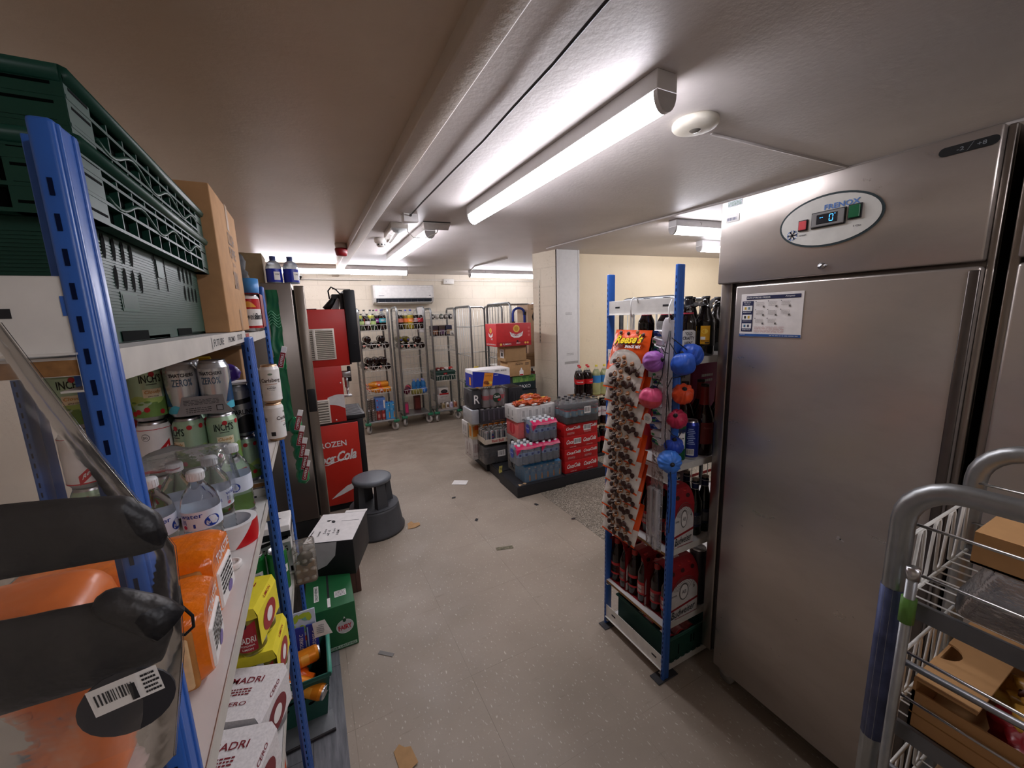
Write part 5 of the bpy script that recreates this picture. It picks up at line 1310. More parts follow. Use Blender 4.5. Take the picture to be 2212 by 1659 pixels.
carton('tall_carton', 'dark pink carton at the left back of the middle trolley bottom deck', 'carton', 1.20, 1.265, 6.08, 6.16, .171, .345, mat('#8a4a5a', .5), lambda m, F, *a: (m.use(PINK), m.rect(F['F'], 0, 0, .045, .13)))
carton('tall_carton', 'dark red carton at the back of the middle trolley bottom deck', 'carton', 1.40, 1.50, 6.26, 6.34, .171, .40, mat('#5c241e', .5), lambda m, F, *a: (m.use(mat('#7a3028')), m.rect(F['F'], 0, 0, .07, .17)))

# ---- right trolley
def pr(mb, F, sx, sy, sz): mb.use(mat('#c0202c', .4)); mb.rect(F['F'], .0, .03, .055, .03); mb.use(PAPER); mb.rect(F['F'], 0, .02, .02, .012)
o_ = MB(mat('#23453c', .45)); o_.rbox(-.165, .165, -.15, .15, 0, .145, .006); o_.rbox(-.172, .172, -.157, .157, .115, .13, .004); F = FF(-.165, .165, -.15, .15, 0, .145); pr(o_, F, 0, 0, 0); tag(o_.build('plastic_crate', None, onT(T3, -.005, -.02, .6495), T3[2]), 'dark green crate with a red label on the right trolley', 'crate')
for i, (x, c) in enumerate(((-.10, '#7a2018'), (-.03, '#8c2a20'), (.04, '#d9cfc8'), (.11, '#c9332a'))):
    b = MB(mat(c, .4, bump=.3)); b.blob((0, 0, .026), (.038, .05, .026), .25, 3, i, 16, 10); b.use(PAPER); b.rbox(-.016, .016, -.05, -.042, .008, .03, .003, 1)
    tag(b.build('packet', None, onT(T3, x, -.08, .796)), ('dark red packet at the left in the green crate', 'dark red packet with a white label, second in the green crate', 'white topped packet, third in the green crate', 'bright red packet at the right in the green crate')[i], 'packet')
def pr(mb, F, sx, sy, sz): mb.use(INK); mb.ell(F['F'], .005, .0, .055, .032); mb.use(mat('#3a3a3e', .3)); mb.ell(F['F'], .01, .006, .035, .02, .0014); mb.use(mat('#b01f24', .5)); mb.rect(F['F'], 0, -sz/2+.012, sx, .024, .001)
carton('printed_carton', 'white carton with a black oval and red base edge in the right trolley', 'box', 1.735, 1.885, 5.985, 6.2, .421, .525, mat('#c9c4be', .6), pr)
carton('printed_carton', 'plain white carton with thin grey script in the right trolley bottom deck', 'box', 1.70, 1.905, 5.985, 6.22, .295, .420, mat('#b9b4ae', .6), lambda m, F, *a: (m.use(INK), m.text(F['F'], 'HANDLE WITH CARE', 0, .03, .11, .010), m.use(GREYL), m.text(F['F'], 'Jack', 0, -.025, .06, .03, shear=.3)))
th = thing('can_tray', 'cardboard tray of pale cans at the bottom of the right trolley', 'can tray', onT(T3, .0, -.10, .171), T3[2])
b = MB(mat('#a9a29a', .7)); b.box(-.17, .17, -.10, .10, 0, .004); b.box(-.17, .17, -.10, -.096, 0, .03); b.box(-.17, .17, .096, .10, 0, .03); b.box(-.17, -.166, -.1, .1, 0, .03); b.box(.166, .17, -.1, .1, 0, .03); b.build('tray', th)
for i in range(5):
    c = can_body(mat(('#8d857c', '#b7a98c', '#e2ded6', '#d9d4e6', '#c08a6a')[i], .3, .3), .031, .118); c.use(mat(('#4f5148', '#8f7a4a', '#7b5a3c', '#a9a0c0', '#9a4a3a')[i])); c.wrect(.031, 0, .06, .03, .04); c.build('can', th, (-.133+i*.0665, -.06, .005)); 
mixt = ['#2a2a2e', '#c9c4b8', '#3c4a3a', '#6b6258', '#23262e']
for i in range(5):
    b = MB(mat(mixt[i], .4, bump=.3)); b.blob((0, 0, .035), (.034, .05, .040), .3, 2.5, i*3, 16, 12); b.use(PAPER); b.rbox(-.015, .015, -.05, -.044, .02, .05, .003, 1)
    tag(b.build('packet', None, onT(T3, -.14+i*.07, -.12, 1.604)), ('black packet at the left end of the right trolley top shelf', 'pale packet, second on the right trolley top shelf', 'green packet in the middle of the right trolley top shelf', 'brown packet, fourth on the right trolley top shelf', 'dark packet at the right end of the right trolley top shelf')[i], 'packet')
for i in range(3):
    b = MB(mat(('#3a2c34', '#4a3a30', '#2c2c44')[i], .4)); b.rbox(-.05, .05, -.08, .08, 0, .16, .01, 2); b.use(mat(('#8a5a3c', '#6a4a6a', '#a08a6a')[i])); b.rect(FR((0, -.0805, .06), (1,0,0), (0,0,1)), 0, 0, .08, .07)
    tag(b.build('packet', None, onT(T3, -.12+i*.11, -.08, 1.344)), ('dark brown packet at the left of the right trolley second shelf', 'brown packet in the middle of the right trolley second shelf', 'navy packet at the right of the right trolley second shelf')[i], 'packet')
for i in range(2):
    b = MB(mat(('#cfc9bf', '#d9a06a')[i], .4)); b.lathe([(0, 0), (.028, 0), (.032, .03), (.028, .06), (.02, .07), (0, .072)], 16); b.use(mat('#9a9a9a')); b.wrect(.032, 0, .03, .03, .02)
    tag(b.build('jar', None, onT(T3, .14, -.16+.075*i, 1.344)), ('pale jar at the right front of the right trolley second shelf', 'tan jar behind the pale jar on the right trolley')[i], 'jar')
# ================================================================ ROLL CAGES behind the pallet stacks
def roll_cage(label, loc, rz, Wd, Dp, H, shelf=None):
    """open-fronted steel roll cage: back and two side panels of bars on a wheeled base"""
    th = thing('roll_cage', label, 'roll cage', loc, rz)
    zb = .19
    def panel(p, q, n, nm):
        p = Vector(p); q = Vector(q); d = (q-p); L = d.length; d.normalize()
        b = MB(GALV); rr = .06
        arc = [p+Vector((0, 0, zb)), p+Vector((0, 0, H-rr))]+[p+d*rr*(1-math.cos(a))+Vector((0, 0, H-rr+rr*math.sin(a))) for a in [PI/2*k/6 for k in range(1, 7)]]
        arc += [q-d*rr*(1-math.cos(a))+Vector((0, 0, H-rr+rr*math.sin(a))) for a in [PI/2*(6-k)/6 for k in range(0, 7)]]+[q+Vector((0, 0, zb))]
        b.tube(arc, .014, 10); f = b.build(nm, th)
        w = MB(WIRE)
        for k in range(1, n): x = p+d*L*k/n; w.tube([x+Vector((0, 0, zb)), x+Vector((0, 0, H-.012))], .0032, 6)
        for z in (zb+.12, .62, 1.05, H-.30): w.tube([p+Vector((0, 0, z)), q+Vector((0, 0, z))], .0055, 6)
        w.build('bars', f)
    panel((-Wd/2, -Dp/2, 0), (-Wd/2, Dp/2, 0), 8, 'side_panel'); panel((Wd/2, -Dp/2, 0), (Wd/2, Dp/2, 0), 8, 'side_panel'); panel((-Wd/2, Dp/2, 0), (Wd/2, Dp/2, 0), 8, 'back_panel')
    b = MB(DARKSTEEL); b.rbox(-Wd/2-.02, Wd/2+.02, -Dp/2-.02, Dp/2+.02, zb-.03, zb, .006); b.build('base', th)
    if shelf:
        b = MB(WIREW); b.box(-Wd/2, Wd/2, -Dp/2, Dp/2, shelf-.012, shelf)
        b.build('shelf', th)
    for x in (-1, 1):
        for y in (-1, 1): castor(th, x*(Wd/2-.06), y*(Dp/2-.06), .6*x, mat('#3c4446', .5), .06)
    return th
C1 = (2.13, 5.72); C2 = (2.55, 4.86)
roll_cage('steel roll cage beyond the pallet stacks, right of the dairy trolleys', (2.33, 5.70, 0), .0, .50, .66, 1.77, None)
roll_cage('steel roll cage directly behind the red crisp box, holding folded stools', (2.60, 4.80, 0), .0, .70, .72, 1.775, .95)
def pk(mb, F, sx, sy, sz): mb.use(PAPER); mb.rect(F['L'], 0, sz*.36, sy, sz*.22); mb.use(YEL); mb.ell(F['L'], -.07, .06, .028, .03); mb.rect(F['F'], 0, .05, sx*.4, .03); mb.use(mat('#c9506a')); mb.ell(F['L'], .02, -.03, .05, .04); mb.use(RED); mb.rect(F['F'], .02, .08, .06, .03)
carton('printed_carton', 'pink and white carton with a yellow spot on the far roll cage base', 'carton', 2.12, 2.32, 5.42, 5.64, .191, .46, mat('#e07a9a', .45), pk)
carton('printed_carton', 'dark green crate-like carton inside the far roll cage', 'carton', 2.15, 2.45, 5.70, 5.95, .191, .62, mat('#1f5a44', .5), lambda m, F, *a: (m.use(WHITE), m.lines(F['F'], 0, .1, .16, .06, 2, 3)))
th = thing('wet_floor_sign', 'yellow folded sign standing inside the far roll cage', 'sign', (2.24, 5.66, .462), .4)
b = MB(YEL); b.rbox(-.05, .05, -.012, .0, 0, .40, .004); b.rbox(-.05, .05, .006, .018, 0, .40, .004); b.use(INK); b.lines(FR((0, -.0125, .22), (1,0,0), (0,0,1)), 0, 0, .06, .14, 4, 6); b.build('panel', th)
# goods in the near roll cage
def pc(mb, F, sx, sy, sz): 
    mb.use(mat('#6d4f33', .8))
    for f in 'FL': mb.rect(F[f], 0, 0, .004, sz); mb.rect(F[f], 0, sz*.3, sx*.9, .004)
carton('cardboard_carton', 'wide plain brown carton on the near roll cage shelf', 'box', 2.28, 2.90, 4.50, 4.95, .951, 1.12, mat('#94785a', .8), pc)
def pm(c1, t): return lambda mb, F, sx, sy, sz: (mb.use(YEL), mb.rect(F['L'], 0, sz*.38, sy, sz*.12), mb.use(PAPER), mb.text(F['L'], t, 0, .0, sz*.7, .05, rot=PI/2), mb.use(mat(c1)), mb.rect(F['F'], 0, 0, sx*.7, sz*.5))
carton('printed_carton', 'maroon carton with white lettering low in the near roll cage', 'carton', 2.27, 2.47, 4.46, 4.80, .191, .55, mat('#6d2a34', .5), pm('#8a3a40', 'MIXER'))
carton('printed_carton', 'maroon carton with a yellow band, upper left in the near roll cage', 'carton', 2.27, 2.50, 4.46, 4.72, .552, .90, mat('#7a3440', .5), pm('#93484e', 'MIXER'))
carton('printed_carton', 'bright red carton low in the near roll cage behind the brown cartons', 'carton', 2.52, 2.72, 4.46, 4.72, .552, .86, mat('#c2402c', .5), lambda m, F, sx, sy, sz: (m.use(mat('#d9644a')), [m.rect(F['F'], -.06+k*.04, 0, .006, sz*.8) for k in range(4)]))
carton('printed_carton', 'dull red carton at the right in the near roll cage', 'carton', 2.74, 2.92, 4.46, 4.72, .191, .87, mat('#9c4a4c', .5), lambda m, F, sx, sy, sz: (m.use(mat('#b87a78')), m.rect(F['F'], 0, .1, sx*.7, .2)))
th = thing('folding_stool', 'blue tubular folding frame standing in the near roll cage', 'frame', (2.46, 4.62, 1.122))
b = MB(mat('#2a3f9a', .35)); b.tube([(-.085, 0, 0), (-.085, 0, .52)]+[(-.085*math.cos(a), 0, .52+.07*math.sin(a)) for a in [PI*k/10 for k in range(1, 10)]]+[(.085, 0, .52), (.085, 0, 0)], .016, 10); b.use(INK); b.rbox(-.11, -.065, -.02, .02, .36, .42, .004); b.rbox(.07, .10, -.02, .02, .5, .54, .004); b.build('frame', th)
carton('cardboard_carton', 'pale brown carton with a dark arrow mark in the near roll cage', 'box', 2.56, 2.72, 4.56, 4.85, 1.121, 1.75, mat('#c2a78c', .7), lambda m, F, *a: (m.use(INK), m.pts(F['F'], [(-.02, .16), (0, .10), (.03, .17), (.005, .22)]), m.rect(F['F'], 0, .26, .06, .006)))
carton('cardboard_carton', 'tall red brown carton in the right of the near roll cage', 'box', 2.73, 2.92, 4.56, 4.85, 1.121, 1.76, mat('#a4543f', .6), lambda m, F, *a: (m.use(mat('#7a3a2c')), m.ell(F['F'], .03, -.1, .07, .06)))
# tall dark blue post of another unit left of the pillar
th = thing('shelving_upright', 'dark blue shelving upright with boxes behind it, between the roll cage and the pillar', 'shelving', (3.10, 5.0, 0))
b = MB(mat('#22304e', .45)); b.rbox(-.03, .03, -.03, .03, 0, 1.80, .004); b.build('post', th)
b = MB(mat('#2a3450', .5)); 
for z in (.5, .95, 1.35): b.rbox(.02, .5, -.03, .4, z, z+.03, .004)
b.build('shelf', th)
for k, (z, h) in enumerate(((.531, .3), (.981, .28), (1.381, .3))):
    carton('dark_box', ('dark box on the lowest shelf left of the pillar', 'dark box on the middle shelf left of the pillar', 'dark box on the top shelf left of the pillar')[k], 'box', 3.14, 3.5, 5.0, 5.3, z, z+h, GREYD, lambda m, F, *a: (m.use(GREYL), m.lines(F['F'], 0, .05, .2, .08, 3, 5)))

# ================================================================ PALLETS (black plastic plinths)
BP = mat('#26262a', .55, bump=.15, scale=120)
def plinth(label, pts, h=.105):
    b = MB(BP); cx = sum(p[0] for p in pts)/len(pts); cy = sum(p[1] for p in pts)/len(pts)
    Q = [(x-cx, y-cy) for x, y in pts]
    b.prism(Q, .012, h-.012); b.prism([(x*1.0+.0, y) for x, y in [(x*.985, y*.985) for x, y in Q]], 0, h)
    tag(b.build('plinth', None, (cx, cy, 0)), label, 'plinth')
PH = .105
def quad(o, ax, w, d):
    """corner o (front left), x-axis angle ax"""
    c, s = math.cos(ax), math.sin(ax); P = [(0, 0), (w, 0), (w, d), (0, d)]
    return [(o[0]+x*c-y*s, o[1]+x*s+y*c) for x, y in P]
AX = -.03
plinth('low black plastic plinth under the water and milk packs, nearest the aisle', quad((1.516, 2.965), AX, .515, .41))
plinth('low black plastic plinth under the red cola cases', quad((2.036, 2.965), AX, .50, .55))
plinth('low black plastic plinth under the monochrome can cases, behind the nearest one', quad((1.545, 3.385), AX, .52, .30))
plinth('low black plastic plinth under the energy drink stack', quad((1.530, 3.69), AX, .62, .45), .105)
plinth('low black plastic plinth at the back under the crisp boxes', quad((2.16, 3.53), AX, .24, .33), .10) if 0 else None
b = MB(PAPER); b.grid(lambda u, v: (-.03+.06*u, -.02+.04*v, .001+.004*math.sin(u*6)*v), 6, 4); tag(b.build('paper_scrap', None, (1.62, 3.64, PH+.001), .3), 'white paper scrap on the black plinths', 'paper')
b = MB(mat('#e8dc7a', .6)); b.grid(lambda u, v: (-.02+.04*u, .004*math.sin(v*5), .07*v), 5, 6); b.use(INK); b.lines(FR((0, -.005, .04), (1,0,0), (0,0,1)), 0, 0, .02, .02, 2, 3); tag(b.build('yellow_note', None, (1.537, 3.355, PH), .2), 'yellow paper tag standing between two black plinths', 'paper')
b = MB(mat('#b89a74', .7)); b.grid(lambda u, v: (-.04+.08*u, -.015+.03*v, .001+.004*math.sin(u*7+v)), 6, 3); tag(b.build('card_scrap', None, (1.585, 3.00, PH+.001), .2), 'torn brown card scrap on the nearest black plinth', 'card')
# ---- light blue milk pack + water packs
def rot2(o, a, x, y): return (o[0]+x*math.cos(a)-y*math.sin(a), o[1]+x*math.sin(a)+y*math.cos(a))
o = rot2((1.516, 2.965), AX, .10, .05)
th = thing('carton_pack', 'wrapped pack of light blue drink cartons with dark blue caps on the nearest plinth', 'carton pack', (o[0], o[1], PH), AX)
mb = MB(); milk_carton(mb, 0, 0, .062, .066, .150); first = None
for j in range(3):
    for i in range(6):
        if first is None: c = mb.build('carton', th); first = c
        else: c = first.copy(); COL.objects.link(c); c.parent = th
        c.location = (.033+i*.064, .035+j*.068, 0)
b = MB(film('#f0ece6', .12, .15, .3)); b.box(-.002, .392, -.002, .21, .001, .152); b.build('shrink_wrap', th)
WB2 = mat('#8fb4e0', .1, trans=.5, ior=1.2)
def wpack(label, loc, rz, nx, ny, sp=.062):
    th = thing('bottle_pack', label, 'bottle pack', loc, rz)
    R, H = .030, .195
    p = [(R*.6, 0), (R, .006), (R, .02), (R*.93, .03), (R, .04), (R*.93, .055), (R, .07), (R, .125), (R*.9, .14), (R*.45, .168), (.0125, .175)]
    b = MB(mat('#dce9f6', .08, trans=.6, ior=1.15)); b.lathe([(0, 0)]+p, 16); b.use(mat('#a9c4ea', .35)); b.lathe([(R+.0005, .08), (R+.0005, .115)], 16); b.use(WBLUE); b.wrect(R+.0005, 0, .098, .022, .022); b.use(mat('#d9dcde', .4)); b.lathe([(.0145, .172), (.0145, .192), (0, .193)], 12)
    f = None
    for j in range(ny):
        for i in range(nx):
            if f is None: f = b.build('bottle', th); c = f
            else: c = f.copy(); COL.objects.link(c); c.parent = th
            c.location = ((i+.5)*sp, (j+.5)*sp, 0)
    W_, D_ = nx*sp, ny*sp; e = .003
    w = MB(film('#e6eefa', .10, .12, .4, 40)); w.rbox(-e, W_+e, -e, D_+e, .001, .165, .012, 2)
    w.build('shrink_wrap', th)
    w = MB(mat('#d0245c', .3, bump=.3, scale=40)); Fp_ = FR((W_/2, -e-.001, 0), (1,0,0), (0,0,1)); w.grid(lambda u, v: (-.005+(W_+.01)*u, -e-.004+(.07)*v, .150+.03*math.sin(PI*min(1, v*1.6)/2)+.004*math.sin(u*9)), 10, 6)
    w.grid(lambda u, v: (-.006+.045*u, -e-.0045, .155-.05*v*(1-u)), 4, 4); w.grid(lambda u, v: (-e-.0045, -.004+.03*u, .155-.05*v*(1-u)), 4, 4); w.build('red_band', th)
    w = MB(WBLUE); w.ell(FR((-e-.0015, D_*.55, .10), (0,-1,0), (0,0,1)), 0, 0, .035, .045); w.use(WHITE); w.text(FR((-e-.0015, D_*.55, .105), (0,-1,0), (0,0,1)), 'Pure Life', 0, 0, .05, .014, shear=.2); w.build('wrap_logo', th)
    return th
zt = PH+.183
a = AX-.05
wpack('wrapped pack of water bottles with a red band, lower left on the blue cartons', (1.535, 2.985, zt), AX, 4, 3)
wpack('wrapped pack of water bottles with a red band, lower right on the blue cartons', (1.789, 2.978, zt), AX, 3, 3)
wpack('wrapped pack of water bottles with a red band, topmost of the three', (1.71, 2.995, zt+.198), AX, 4, 3)
# ---- monochrome and pink can cases
def mono(c, ink, big_hole=False):
    def f(mb, F, sx, sy, sz):
        for fc, w in (('F', sx), ('L', sy)):
            mb.use(ink)
            n = 6 if fc == 'F' else 3
            for k in range(n):
                u = (-.5+(k+.5)/n)*w; mb.rect(F[fc], u, -.0, .0012, sz*.9)
                for q in (-1, 0, 1): mb.rect(F[fc], u+w/n*.45+q*.009, .01, .004, sz*.42) if u+w/n*.45+.012 < w/2 else None
                mb.rect(F[fc], u+w/n*.4, -sz*.33, w/n*.4, .012) if u+w/n*.6 < w/2 else None
        if big_hole:
            mb.use(INK); mb.ell(F['L'], 0, 0, sy*.22, sz*.34); mb.use(SILVER); mb.rect(F['L'], .01, 0, .02, sz*.5, .0012); mb.use(INK); mb.rect(F['L'], .012, 0, .004, sz*.5, .0016)
    return f
o = (1.60, 3.40); mz = PH
mono_o = dict(x0=1.60, x1=2.03, y0=3.40, y1=3.66)
carton('can_case', 'grey wrapped case of cans with a dark oval hole, bottom of its stack', 'can case', 1.66, 2.07, 3.195, 3.44, PH, PH+.180, mat('#84807c', .45), mono(0, mat('#4a4846', .5), True))
carton('can_case', 'grey patterned case of cans, second from the bottom behind the water packs', 'can case', 1.66, 2.07, 3.195, 3.44, PH+.181, PH+.362, mat('#95918c', .45), mono(0, mat('#4f4c49', .5), True))
def pinkc(mb, F, sx, sy, sz):
    mb.use(mat('#c9303c', .45)); mb.ell(F['L'], 0, 0, sy*.24, sz*.36); mb.use(mat('#e88a88', .45)); mb.rect(F['L'], 0, 0, .008, sz*.6, .0012)
    mb.use(mat('#d97a78', .45))
    for k in range(12): mb.rect(F['F'], (-.5+(k+.5)/12)*sx, 0, .004, sz*.8)
carton('can_case', 'salmon pink case of cans, third up behind the water packs', 'can case', 1.66, 2.07, 3.19, 3.44, PH+.363, PH+.524, mat('#dd6a68', .45), pinkc)
carton('can_case', 'white case of cans with grey claw marks, topmost, with crisp packets on it', 'can case', 1.645, 2.08, 3.18, 3.44, PH+.525, PH+.662, mat('#cfcdca', .45), mono(0, mat('#7a7876', .5)))
for i, (x, y, rz) in enumerate(((1.74, 3.27, .2), (1.86, 3.30, -.3), (1.99, 3.28, .5), (1.87, 3.24, .1))):
    b = MB(mat('#c8562a', .3, spec=.6, bump=.4, scale=30, var=.2)); b.blob((0, 0, .024), (.085, .055, .028), .75, 3.4, i*3, 30, 16); b.use(mat('#e8b23c', .3)); b.ell(FR((0, 0, .051), (1,0,0), (0,1,0)), .0, .0, .03, .02, .002); b.use(mat('#d9d4d0', .25, .4)); b.blob((-.03, -.045, .012), (.04, .016, .013), .3, 3, i, 12, 8)
    tag(b.build('crisp_packet', None, (x, y, PH+.664+(.042 if i == 1 else 0)), rz), ('orange crisp packet at the left on the white can case', 'orange crisp packet lying on top of the others on the white can case', 'orange crisp packet at the right on the white can case', 'orange crisp packet in front of the pile on the white can case')[i], 'packet')
# ---- energy drink stack
zx = .10
def beerpack(label, loc, rz, nx, ny, key, bld, R=.034, H=.23, sticker=True, hole=True):
    th = thing('bottle_pack', label, 'bottle pack', loc, rz)
    f = None; sp = R*2+.001
    for j in range(ny):
        for i in range(nx):
            if f is None: f = bld().build('bottle', th); c = f
            else: c = f.copy(); COL.objects.link(c); c.parent = th
            c.location = ((i+.5)*sp, (j+.5)*sp, 0); c.rotation_euler.z = rnd.uniform(-.4, .4)
    W_, D_ = nx*sp, ny*sp
    w = MB(film('#e6e6ea', .10, .12, .4, 30)); w.rbox(-.003, W_+.003, -.003, D_+.003, .001, H*.86, .015, 2); w.build('shrink_wrap', th)
    if sticker:
        s = MB(PAPER); Fs = FR((W_*.55, -.004, H*.48), (1,0,0), (0,0,1)); s.barcode(Fs, 0, 0, .085, .065, 4, .0012); s.build('barcode_label', th)
    return th
dk = lambda: pop(.033, .22, COLA, '#1d1d20', '#1a1a1c', None, None, .8)
beerpack('wrapped pack of dark cola bottles with a barcode label, under the energy drinks', (1.48, 3.60, zx+.006), AX, 5, 3, 'dk', dk, .033, .22)
th = thing('can_tray', 'open cardboard tray of silver energy drink cans in the aisle stack', 'can tray', (1.475, 3.575, zx+.235), AX)
b = MB(mat('#d9cdbb', .7)); W_, D_ = .345, .215; t = .003
b.box(0, W_, 0, D_, 0, t); b.box(0, W_, 0, t, 0, .05); b.box(0, W_, D_-t, D_, 0, .05); b.box(0, t, 0, D_, 0, .06); b.box(W_-t, W_, 0, D_, 0, .06); F_ = FR((W_/2, 0, .027), (1,0,0), (0,0,1)); b.use(RED); b.text(F_, 'Red Bull', -.03, 0, .13, .03, bold=.02); b.use(mat('#c8501e')); b.ell(F_, .09, .002, .022, .010); b.ell(F_, .12, .002, .016, .012); b.build('tray', th)
def rb():
    b = can_body(mat('#b9bbc0', .25, .8), .0262, .135); b.use(mat('#2a3a78', .3, .5)); b.wrect(.0262, 0, .065, .022, .07); b.use(mat('#c0202a')); b.wdot(.0262, 0, .07, .007, .006, .0007); return b
f = None
for j in range(4):
    for i in range(6):
        if f is None: f = rb().build('can', th); c = f
        else: c = f.copy(); COL.objects.link(c); c.parent = th
        c.location = (.03+i*.056, .028+j*.053, .004); c.rotation_euler.z = rnd.uniform(-.7, 3)
b = MB(PAPER); b.barcode(FR((0, 0, .1405), (1,0,0), (0,1,0)), .18, .07, .07, .045, 6, .0012); b.build('barcode_label', th)
ob = lambda: pop(.03, .20, mat('#c9752a', .1), '#d98a3c', '#d9703c', None, None, .75)
for i in range(4): single('ob', ob, 'drink_bottle', 'small orange capped bottle behind the energy drink cans', 'bottle', (1.60+i*.07, 3.84, zx+.235), 0, 'orange capped bottles behind the energy drinks')
carton('can_case', 'white case of cans carrying the orange capped bottles, deep in the aisle stack', 'can case', 1.57, 1.97, 3.805, 4.02, zx+.006, zx+.234, mat('#b5b0aa', .5), mono(0, mat('#7a7672', .5)))
carton('can_case', 'pale case of cans at the aisle side under the orange juice carton', 'can case', 1.43, 1.568, 3.815, 4.05, zx+.006, zx+.234, mat('#c2bcb6', .5), mono(0, mat('#8c6a6a', .5)))
def oj(mb, F, sx, sy, sz): mb.use(mat('#d98a2a')); mb.rect(F['F'], 0, -.01, sx*.8, sz*.6); mb.rect(F['L'], 0, -.01, sy*.6, sz*.6); mb.use(mat('#c8501e')); mb.rect(F['F'], 0, .03, sx*.4, .05, .0014)
carton('juice_carton', 'orange and cream juice carton beside the energy drink tray', 'carton', 1.43, 1.53, 3.81, 3.91, zx+.235, zx+.425, mat('#d9cba8', .5), oj)
carton('can_case', 'white case of cans beside the juice carton, at the aisle edge', 'can case', 1.42, 1.53, 3.915, 4.09, zx+.235, zx+.40, mat('#d2cec9', .5), mono(0, mat('#8a8682', .5)))
th = thing('can_case', 'dark wrapped case of tall cans with shiny tops in the aisle stack', 'can case', (1.455, 3.60, zx+.445), AX)
b = MB(mat('#3a373c', .35)); b.rbox(0, .34, 0, .22, 0, .15, .008, 2); F_ = FF(0, .34, 0, .22, 0, .15); b.use(mat('#55525a', .35)); [b.rect(F_['F'], -.14+k*.056, .01, .012, .10) for k in range(6)]; b.use(mat('#8a6a4a')); b.text(F_['F'], 'ROCKSTAR', .02, -.055, .14, .012); b.use(INK); b.ell(F_['L'], 0, 0, .045, .055); b.build('wrap', th)
b = MB(SILVER)
for j in range(3):
    for i in range(6): b.lathe([(.024, .148), (.0235, .156), (.021, .158), (.020, .155), (0, .155)], 12, (.03+i*.056, .035+j*.07, 0))
tag(b.build('can_tops', th), None, None, None, 'stuff')
b = MB(mat('#b9bcc0', .35, .4)); b.rbox(0, .08, 0, .26, 0, .15, .006); tag(b.build('wrapped_case', None, (1.372, 3.64, zx+.445)), 'silver wrapped case left of the dark can case', 'can case')
rdp = lambda: pop(.037, .225, mat('#c9c3c0', .1, trans=.5), '#c42a30', '#d5d2cf', None, None, .85)
th = beerpack('wrapped clear bottles with red labels and a green logo, under the blue snack box', (1.49, 3.60, zx+.606), AX, 3, 2, 'rdp', rdp, .040, .225, False)
b = MB(mat('#1d3324', .5)); Fs = FR((.145, -.0045, .10), (1,0,0), (0,0,1)); b.ell(Fs, 0, 0, .045, .048); b.use(WHITE); b.text(Fs, 'Oasis', 0, .012, .065, .026, shear=.2); b.use(RED); b.ell(Fs, .025, -.025, .02, .012, .0014); b.build('wrap_logo', th)
b = MB(GREYD); b.rbox(0, .10, 0, .24, 0, .19, .006); F_ = FF(0, .10, 0, .24, 0, .19); b.use(INK); b.ell(F_['L'], 0, 0, .045, .055); b.use(PAPER); b.text(F_['F'], 'R', 0, 0, .06, .09); tag(b.build('wrapped_case', None, (1.385, 3.64, zx+.606)), 'dark grey wrapped case with a white letter, left of the red label bottles', 'can case')
b = MB(mat('#2a2b30', .4)); b.rbox(0, .17, 0, .24, 0, .21, .008); F_ = FF(0, .17, 0, .24, 0, .21); b.use(INK); b.ell(F_['F'], -.03, 0, .035, .06); b.use(GREYD); [b.rect(F_['F'], -.02+k*.03, 0, .008, .14, .0012) for k in range(3)]; tag(b.build('wrapped_case', None, (1.80, 3.66, zx+.565)), 'black wrapped case right of the red label bottles', 'can case')
b = MB(mat('#2c2c32', .45)); b.rbox(0, .20, 0, .20, 0, .555, .01); tag(b.build('wrapped_case', None, (1.825, 3.60, zx+.006)), 'tall dark wrapped stack low behind the pink can case', 'can case')
def cereal(mb, F, sx, sy, sz):
    bl = mat('#1c2f9c', .45); f = F['F']; mb.use(bl); mb.pts(f, [(-sx/2, -sz/2), (sx/2, -sz/2), (sx/2, -.0), (.05, .04), (-sx*.1, .055), (-sx/2, .075)]); mb.rect(F['L'], 0, -.02, sy, sz*.8)
    mb.use(mat('#d98a2c', .5)); mb.pts(f, [(-.10, -sz/2), (.0, -sz/2), (.02, .045), (-.075, .055)], .0014); mb.use(mat('#8a4a1e')); mb.text(f, 'CEREAL', -.035, .022, .07, .014, off=.002, rot=-.05); mb.ell(f, -.06, -.045, .03, .018, .002); mb.use(mat('#e8c34a')); mb.ell(f, -.02, -.05, .025, .014, .0024); mb.use(mat('#6a3a1a')); mb.ell(f, -.045, -.055, .018, .012, .0026)
    mb.use(WHITE); mb.lines(f, .05, .02, .04, .01, 1, 2, .002); mb.use(INK); mb.barcode(f, .13, .062, .07, .018, 3, .002, WHITE); mb.lines(f, .06, .062, .05, .012, 2, 5, .002)
    mb.use(mat('#d98a2c', .5)); mb.rect(F['L'], .03, -.03, .05, .08, .0014)
carton('printed_carton', 'white and blue snack carton with an orange picture, on top of the aisle stack', 'box', 1.385, 1.785, 3.58, 3.80, zx+.835, zx+1.0, mat('#dedcd9', .5), cereal, rz=AX)
